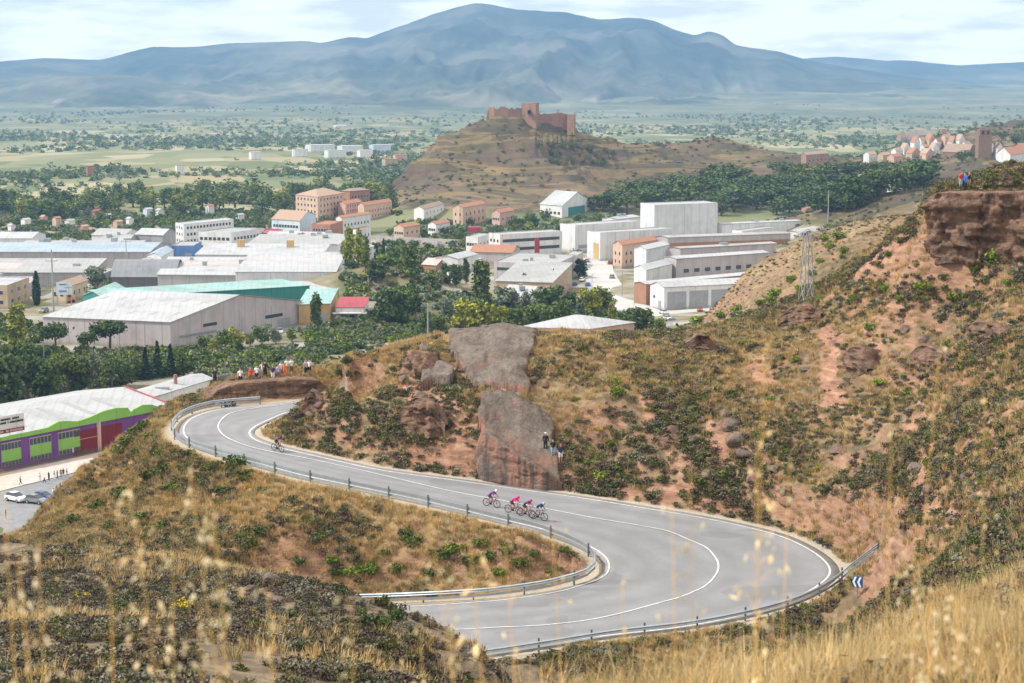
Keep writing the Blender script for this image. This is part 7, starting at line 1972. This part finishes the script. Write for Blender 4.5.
def rider(px, py, frame, top, low, helmet, who, trim=0.0):
    p, i = road_pt(px, py)
    t = (RA[min(i + 2, len(RA) - 1)] + RB[min(i + 2, len(RB) - 1)] - RA[i - 2] - RB[i - 2])
    yaw = math.atan2(t[1], t[0]) + trim; pitch = math.atan2(-t[2], math.hypot(t[0], t[1]))
    p = p + Vector((0, 0, 0.02))
    bicycle(p, yaw, pitch, 'racing bicycle under the rider %s' % who, frame)
    r = person('ride', p, yaw, top, low, 'cyclist %s' % who, helmet=helmet)
    r.rotation_euler = (0, pitch, yaw)
rider(490.5, 507, M_REDF, 'purple', 'navy', 'white', 'in purple with white helmet, last of the four')
rider(512.5, 513.5, M_REDF, 'magenta', 'black', 'magenta', 'in bright pink jersey')
rider(525, 516.8, M_REDF, 'purple', 'black', 'red', 'in dark jersey and red helmet')
rider(537.5, 520, M_CARBON, 'navy', 'grey', 'sky', 'in navy and grey, leading the four')
rider(277, 451.5, M_CARBON, 'purple', 'black', 'navy', 'riding alone in dark purple out of the left bend')
# ---- cars
_car = {}
def car(loc, yaw, label, paint, group=None, scale=1.0, kind='car'):
    if not _car:
        prof = [(-2.15, 0.35), (-2.2, 0.75), (-2.05, 1.0), (-1.2, 1.05), (-0.55, 1.08), (0.8, 1.08), (1.15, 1.02), (1.95, 0.88), (2.18, 0.66), (2.2, 0.35)]
        top = [(-1.85, 1.02), (-1.55, 1.5), (-0.9, 1.6), (0.1, 1.58), (1.15, 1.03)]
        def ext(prof, hw, hw2):
            n = len(prof); V = [(x, -hw if z < 1.1 else -hw2, z) for x, z in prof] + [(x, hw if z < 1.1 else hw2, z) for x, z in prof]
            return V, [tuple(range(n)), tuple(range(2 * n - 1, n - 1, -1))] + [(i, n + i, n + (i + 1) % n, (i + 1) % n) for i in range(n)]
        b = MB(); b.add(*ext(prof, 0.9, 0.9)); _car['body'] = b.mesh('body', False)
        b = MB(); b.add(*ext(top, 0.84, 0.66)); _car['cabin'] = b.mesh('cabin', False)
        b = MB(); b.add([(-1.5, -.62, 1.52), (-1.5, .62, 1.52), (-.9, .66, 1.62), (-.9, -.66, 1.62), (.15, -.66, 1.60), (.15, .66, 1.60)], [(0, 1, 2, 3), (3, 2, 5, 4)]); _car['roof'] = b.mesh('roof')
        b = MB(); b.tube([(0, -.12, 0), (0, .12, 0)], 0.34, 16); _car['wheel'] = b.mesh('wheel')
        b = MB(); b.tube([(0, -.13, 0), (0, .13, 0)], 0.2, 10); _car['hub'] = b.mesh('hub')
        b = MB(); b.box((2.12, -.2, -.08), (2.2, .2, .08)); _car['headlight'] = b.mesh('headlight')
        for k, m_ in (('body', M_STEEL), ('cabin', M_GLASS), ('roof', M_STEEL), ('wheel', M_TYRE), ('hub', M_STEEL), ('headlight', M_SIGNW)): _car[k].materials.append(m_)
        md = bmesh.new(); md.from_mesh(_car['body']); bmesh.ops.bevel(md, geom=[e for e in md.edges], offset=0.06, segments=2, affect='EDGES'); md.to_mesh(_car['body']); md.free()
    root = empty(kind, loc, yaw, label, 'car', group)
    root.scale = (scale,) * 3
    put(_car['body'], paint, root, 'body'); link('cabin', _car['cabin'], (), root); put(_car['roof'], paint, root, 'roof')
    for x in (-1.35, 1.35):
        for y in (-.82, .82):
            w = link('wheel', _car['wheel'], (), root, (x, y, 0.34)); link('hub', _car['hub'], (), w)
    for y in (-.62, .62): link('headlight', _car['headlight'], (), root, (0, y, 0.72))
    return root
PAINT = {k: plain('paint_' + k, c, 0.25, 0.04, 1, 0.0, 0.5) for k, c in dict(white=(0.78, 0.78, 0.79), black=(0.02, 0.02, 0.025), grey=(0.22, 0.23, 0.25), blue=(0.03, 0.08, 0.30), red=(0.35, 0.02, 0.02), silver=(0.5, 0.51, 0.52)).items()}
p = at_z(16, 501, 0.12); car(p, to_cam(p, 0.65), 'white car on the street in front of the purple building', PAINT['white'], scale=1.05)
p = at_z(44, 500, 0.12); car(p, to_cam(p, 0.9), 'dark blue car half hidden by the bank below the purple building', PAINT['blue'])
p = at_z(36, 503, 0.12); car(p, to_cam(p, 0.9), 'dark grey car beside the blue one on the street', PAINT['grey'])
for px, py, c, dz in [(664, 314, 'silver', 0), (667, 320, 'white', 0), (662, 324, 'blue', 0), (673, 323, 'blue', 0), (675, 329, 'silver', 0), (672, 331, 'blue', 0), (680, 332, 'grey', 0)]:
    p = at_z(px, py, 0.1); car(p, to_cam(p, rp.choice((0.5, 0.6, 0.7))), '%s car parked at the near end of the pale street' % c, PAINT[c], 'cars parked on the pale street')
for px, py, c in [(583, 272, 'black'), (585, 276, 'grey'), (582, 281, 'white'), (587, 262, 'grey'), (610, 264, 'red'), (612, 278, 'grey'), (588, 286, 'blue')]:
    p = at_z(px, py, 0.1); car(p, R(80), '%s car along the kerb of the pale street' % c, PAINT[c], 'cars along the kerb of the pale street')
for px, py, c in [(348, 330, 'blue'), (325, 331, 'white'), (268, 336, 'white'), (280, 333, 'white'), (62, 338, 'black'), (70, 332, 'grey'), (78, 326, 'white'), (300, 250, 'white'), (440, 250, 'white'), (455, 249, 'grey'), (150, 290, 'white'), (157, 288, 'grey'), (163, 286, 'silver'), (196, 279, 'red'), (206, 262, 'white'), (236, 257, 'blue'), (250, 250, 'silver'), (385, 245, 'white'), (395, 246, 'black'), (84, 316, 'white'), (88, 311, 'red'), (76, 312, 'silver'), (44, 312, 'grey'), (560, 290, 'white'), (572, 286, 'blue'), (588, 300, 'silver'), (628, 318, 'white'), (700, 311, 'red'), (722, 312, 'white'), (480, 262, 'white'), (545, 262, 'silver'), (556, 261, 'black')]:
    p = at_z(px, py, 0.05); car(p, rp.uniform(0, 6.28), '%s car parked between the buildings of the estate' % c, PAINT[c], 'cars parked among the estate buildings')
# ---------------------------------------------------------------- dry grass and oat stalks close to the camera
rng = np.random.default_rng(8)
NEARG = [tuft_mesh('near_tuft_%d' % k, rng, 34, (0.35, 0.42, 0.5, 0.6, 0.75)[k], 0.006, M_STRAW, (1.2, 1.0, 0.9, 0.7, 0.5)[k], 0.3) for k in range(5)]
def keep_near(x, y, z):
    px, py = px_of(x, y, z)
    return (px > -420) & (px < 1650) & (py < 1100) & (NP.random(len(x)) < 0.75 + 0.5 * fbm(x / 3, y / 3, 3, 71))
p = np.concatenate([spots(5600, 0.0, 0.62, 3, 16, keep_near), spots(13500, 0.0, 0.60, 16, 45, keep_near), spots(2500, -0.6, 0.0, 3, 20, keep_near)])
scatter('foreground_grass', 'dry golden grass on the knoll in front of the camera', NEARG, p, NP.uniform(0.3, 0.95, len(p)) ** 1.5)
p = np.concatenate([spots(1800, 0.0, 0.60, 8, 42, keep_near)])
scatter('foreground_scrub', 'low dry scrub in the golden grass', [SC_PROTO[0], SC_PROTO[2], SC_PROTO[6]], p, NP.uniform(0.12, 0.35, len(p)))
# wild oats
def spikelet_mesh(rng_, pts, size):
    """drooping pairs of husks hanging at the given points"""
    V, F = [], []
    for p in pts:
        d = Vector((rng_.gauss(0, .5), rng_.gauss(0, .5), -1 + rng_.gauss(0, .35))).normalized()
        for k in range(2):
            dd = (d + Vector((rng_.gauss(0, .22), rng_.gauss(0, .22), 0))).normalized()
            l = size * rng_.uniform(0.8, 1.3); w = l * 0.13
            a = dd.orthogonal().normalized(); b_ = dd.cross(a); o = len(V)
            q = Vector(p)
            V += [q, q + dd * l * .4 + a * w, q + dd * l * .4 + b_ * w, q + dd * l * .4 - a * w, q + dd * l * .4 - b_ * w, q + dd * l]
            F += [(o, o + 1, o + 2), (o, o + 2, o + 3), (o, o + 3, o + 4), (o, o + 4, o + 1), (o + 5, o + 2, o + 1), (o + 5, o + 3, o + 2), (o + 5, o + 4, o + 3), (o + 5, o + 1, o + 4)]
    return V, F
ro = random.Random(77)
M_STEM = foliage_mat('oat_stem', (0.40, 0.25, 0.08), (0.55, 0.36, 0.13), (0.62, 0.45, 0.2), 20)
def oat(px0, px1, py1, d, label, husk=26, size=0.022, frac=0.42, droop=0.1, thick=0.0022, dy=0.0):
    u0 = (px0 - 512) / F_PX
    b = Vector((u0 * d, d, land_at(u0 * d, d) - 0.03))
    t = at_d(px1, py1, d + dy)
    h = t.z - b.z
    path = []
    for k in range(13):
        s = k / 12
        e = s ** 1.35
        q = b + (t - b) * s; q.x = b.x + (t.x - b.x) * e; q.z = b.z + h * (s - 0.04 * math.sin(math.pi * s))
        path.append(q - b)
    root = empty('wild_oat_grass', b, 0, label, 'oat stalk')
    root['kind'] = 'thing'
    MB().tube(path, [thick * (1 - 0.65 * k / 12) for k in range(13)], 5).build('stem', M_STEM, root)
    pts, br = [], MB()
    for k in range(husk):
        s = 1 - frac * (k + 0.5) / husk
        i = min(11, int(s * 12)); q = path[i].lerp(path[i + 1], s * 12 - i)
        a = ro.uniform(0, 6.28); l = ro.uniform(0.02, 0.085) * (0.5 + (1 - s) * 1.6)
        e = q + Vector((math.cos(a) * l, math.sin(a) * l, ro.uniform(-0.02, 0.05)))
        br.tube([q, (q + e) / 2 + Vector((0, 0, 0.012)), e], [0.0007, 0.0005, 0.0004], 3)
        pts.append(e)
    br.add(*spikelet_mesh(ro, pts, size), 1); br.build('panicle', [M_STEM, M_OAT], root)
    if ro.random() < 0.7:
        q = path[5]; bl = MB(); e = q + Vector((ro.uniform(-.2, .2), ro.uniform(-.1, .1), ro.uniform(0.05, 0.2)))
        bl.add([q + Vector((-.003, 0, 0)), q + Vector((.003, 0, 0)), (q + e) / 2 + Vector((.003, 0, .03)), (q + e) / 2 + Vector((-.003, 0, .03)), e], [(0, 1, 2, 3), (3, 2, 4)])
        bl.build('leaf', M_STEM, root)
    return root
OATS = [(232, 128, 482, 3.6, 'tallest oat stalk leaning left before the embankment, many pale husks', 46, .026, .34), (285, 190, 478, 3.9, 'oat stalk with dense husk cluster next to the tallest leaning one', 44, .024, .4), (255, 215, 520, 3.2, 'oat stalk with thick golden stem below the dense husk cluster', 40, .02, .3),
        (150, 172, 530, 3.8, 'thin oat stalk between the leaning pair and the left edge', 20, .02, .3), (55, 18, 560, 3.0, 'oat stalk at the left edge bending over to the left', 26, .02, .35), (28, 38, 540, 3.4, 'upright oat stalk near the left edge', 24, .02, .4), (10, 2, 470, 3.5, 'oat stalk cut by the left edge', 18, .02, .4),
        (300, 268, 590, 3.0, 'short oat stalk below the dense husk cluster', 22, .02, .35), (95, 110, 585, 3.6, 'short oat stalk among the left stalks', 18, .02, .35), (345, 352, 600, 3.4, 'short oat stalk over the end of the near spur', 18, .02, .4),
        (418, 421, 545, 4.2, 'slim vertical oat stalk before the end of the guardrail', 24, .022, .55), (560, 428, 512, 3.4, 'oat stalk with orange stem slanting left across the lower road', 8, .02, .2), (545, 470, 545, 3.6, 'oat stalk with big white husks before the guardrail bend', 20, .034, .45), (560, 505, 540, 4.0, 'oat stalk with scattered husks over the lower road', 22, .024, .6),
        (600, 552, 520, 4.4, 'oat stalk with few husks over the inside of the bend', 14, .022, .5), (720, 690, 470, 4.2, 'pale oat stalk arching over the near hairpin', 26, .024, .6), (708, 672, 505, 3.8, 'second pale oat stalk arching over the near hairpin', 20, .026, .6), (765, 764, 350, 4.0, 'very tall straight oat stalk before the red hillside', 44, .017, .72), (772, 757, 440, 4.1, 'oat stalk with a clump of pale husks beside the very tall one', 44, .026, .5), (780, 790, 455, 4.3, 'lower oat stalk right of the very tall one', 26, .024, .5),
        (905, 892, 395, 4.5, 'faint thin oat stalk in front of the right hillside', 18, .018, .5), (900, 940, 345, 4.8, 'oat stalk arching right over the scrubby slope', 14, .018, .4), (930, 915, 540, 4.4, 'fluffy pale stalk on the knoll by the guardrail end', 34, .02, .18), (960, 930, 585, 4.0, 'nodding fluffy stalk on the knoll', 36, .02, .16), (975, 958, 600, 4.2, 'stubby fluffy stalk lowest on the knoll', 30, .02, .16), (1010, 985, 400, 4.6, 'oat stalk rising at the right edge', 16, .018, .4),
        (460, 452, 590, 3.6, 'short oat stalk over the dark end of the near spur', 16, .022, .5), (190, 200, 600, 3.1, 'short oat stalk at the bottom between the leaning pair', 22, .02, .4), (640, 622, 585, 4.0, 'short oat stalk over the lower hairpin lane', 14, .022, .5), (820, 850, 560, 4.2, 'short oat stalk by the outer guardrail', 12, .018, .4)]
for q in OATS:
    oat(q[0], q[1], q[2], q[3], q[4], q[5], q[6], q[7])
# ---------------------------------------------------------------- the air: far things fade to pale blue
hb = MB()
hb.box((-15500, -60, -130), (15500, 11300, 1000))
m = MT('haze_air')
m.t.nodes.remove(m.b)
pv = m.n('ShaderNodeVolumePrincipled')
pv.inputs['Color'].default_value = (0.32, 0.57, 0.92, 1)
pv.inputs['Density'].default_value = 0.85e-4
pv.inputs['Anisotropy'].default_value = 0.1
m.t.links.new(pv.outputs['Volume'], m.t.nodes['Material Output'].inputs['Volume'])
tag(hb.build('haze', m.m), 'pale blue haze over the valley', kind='stuff')
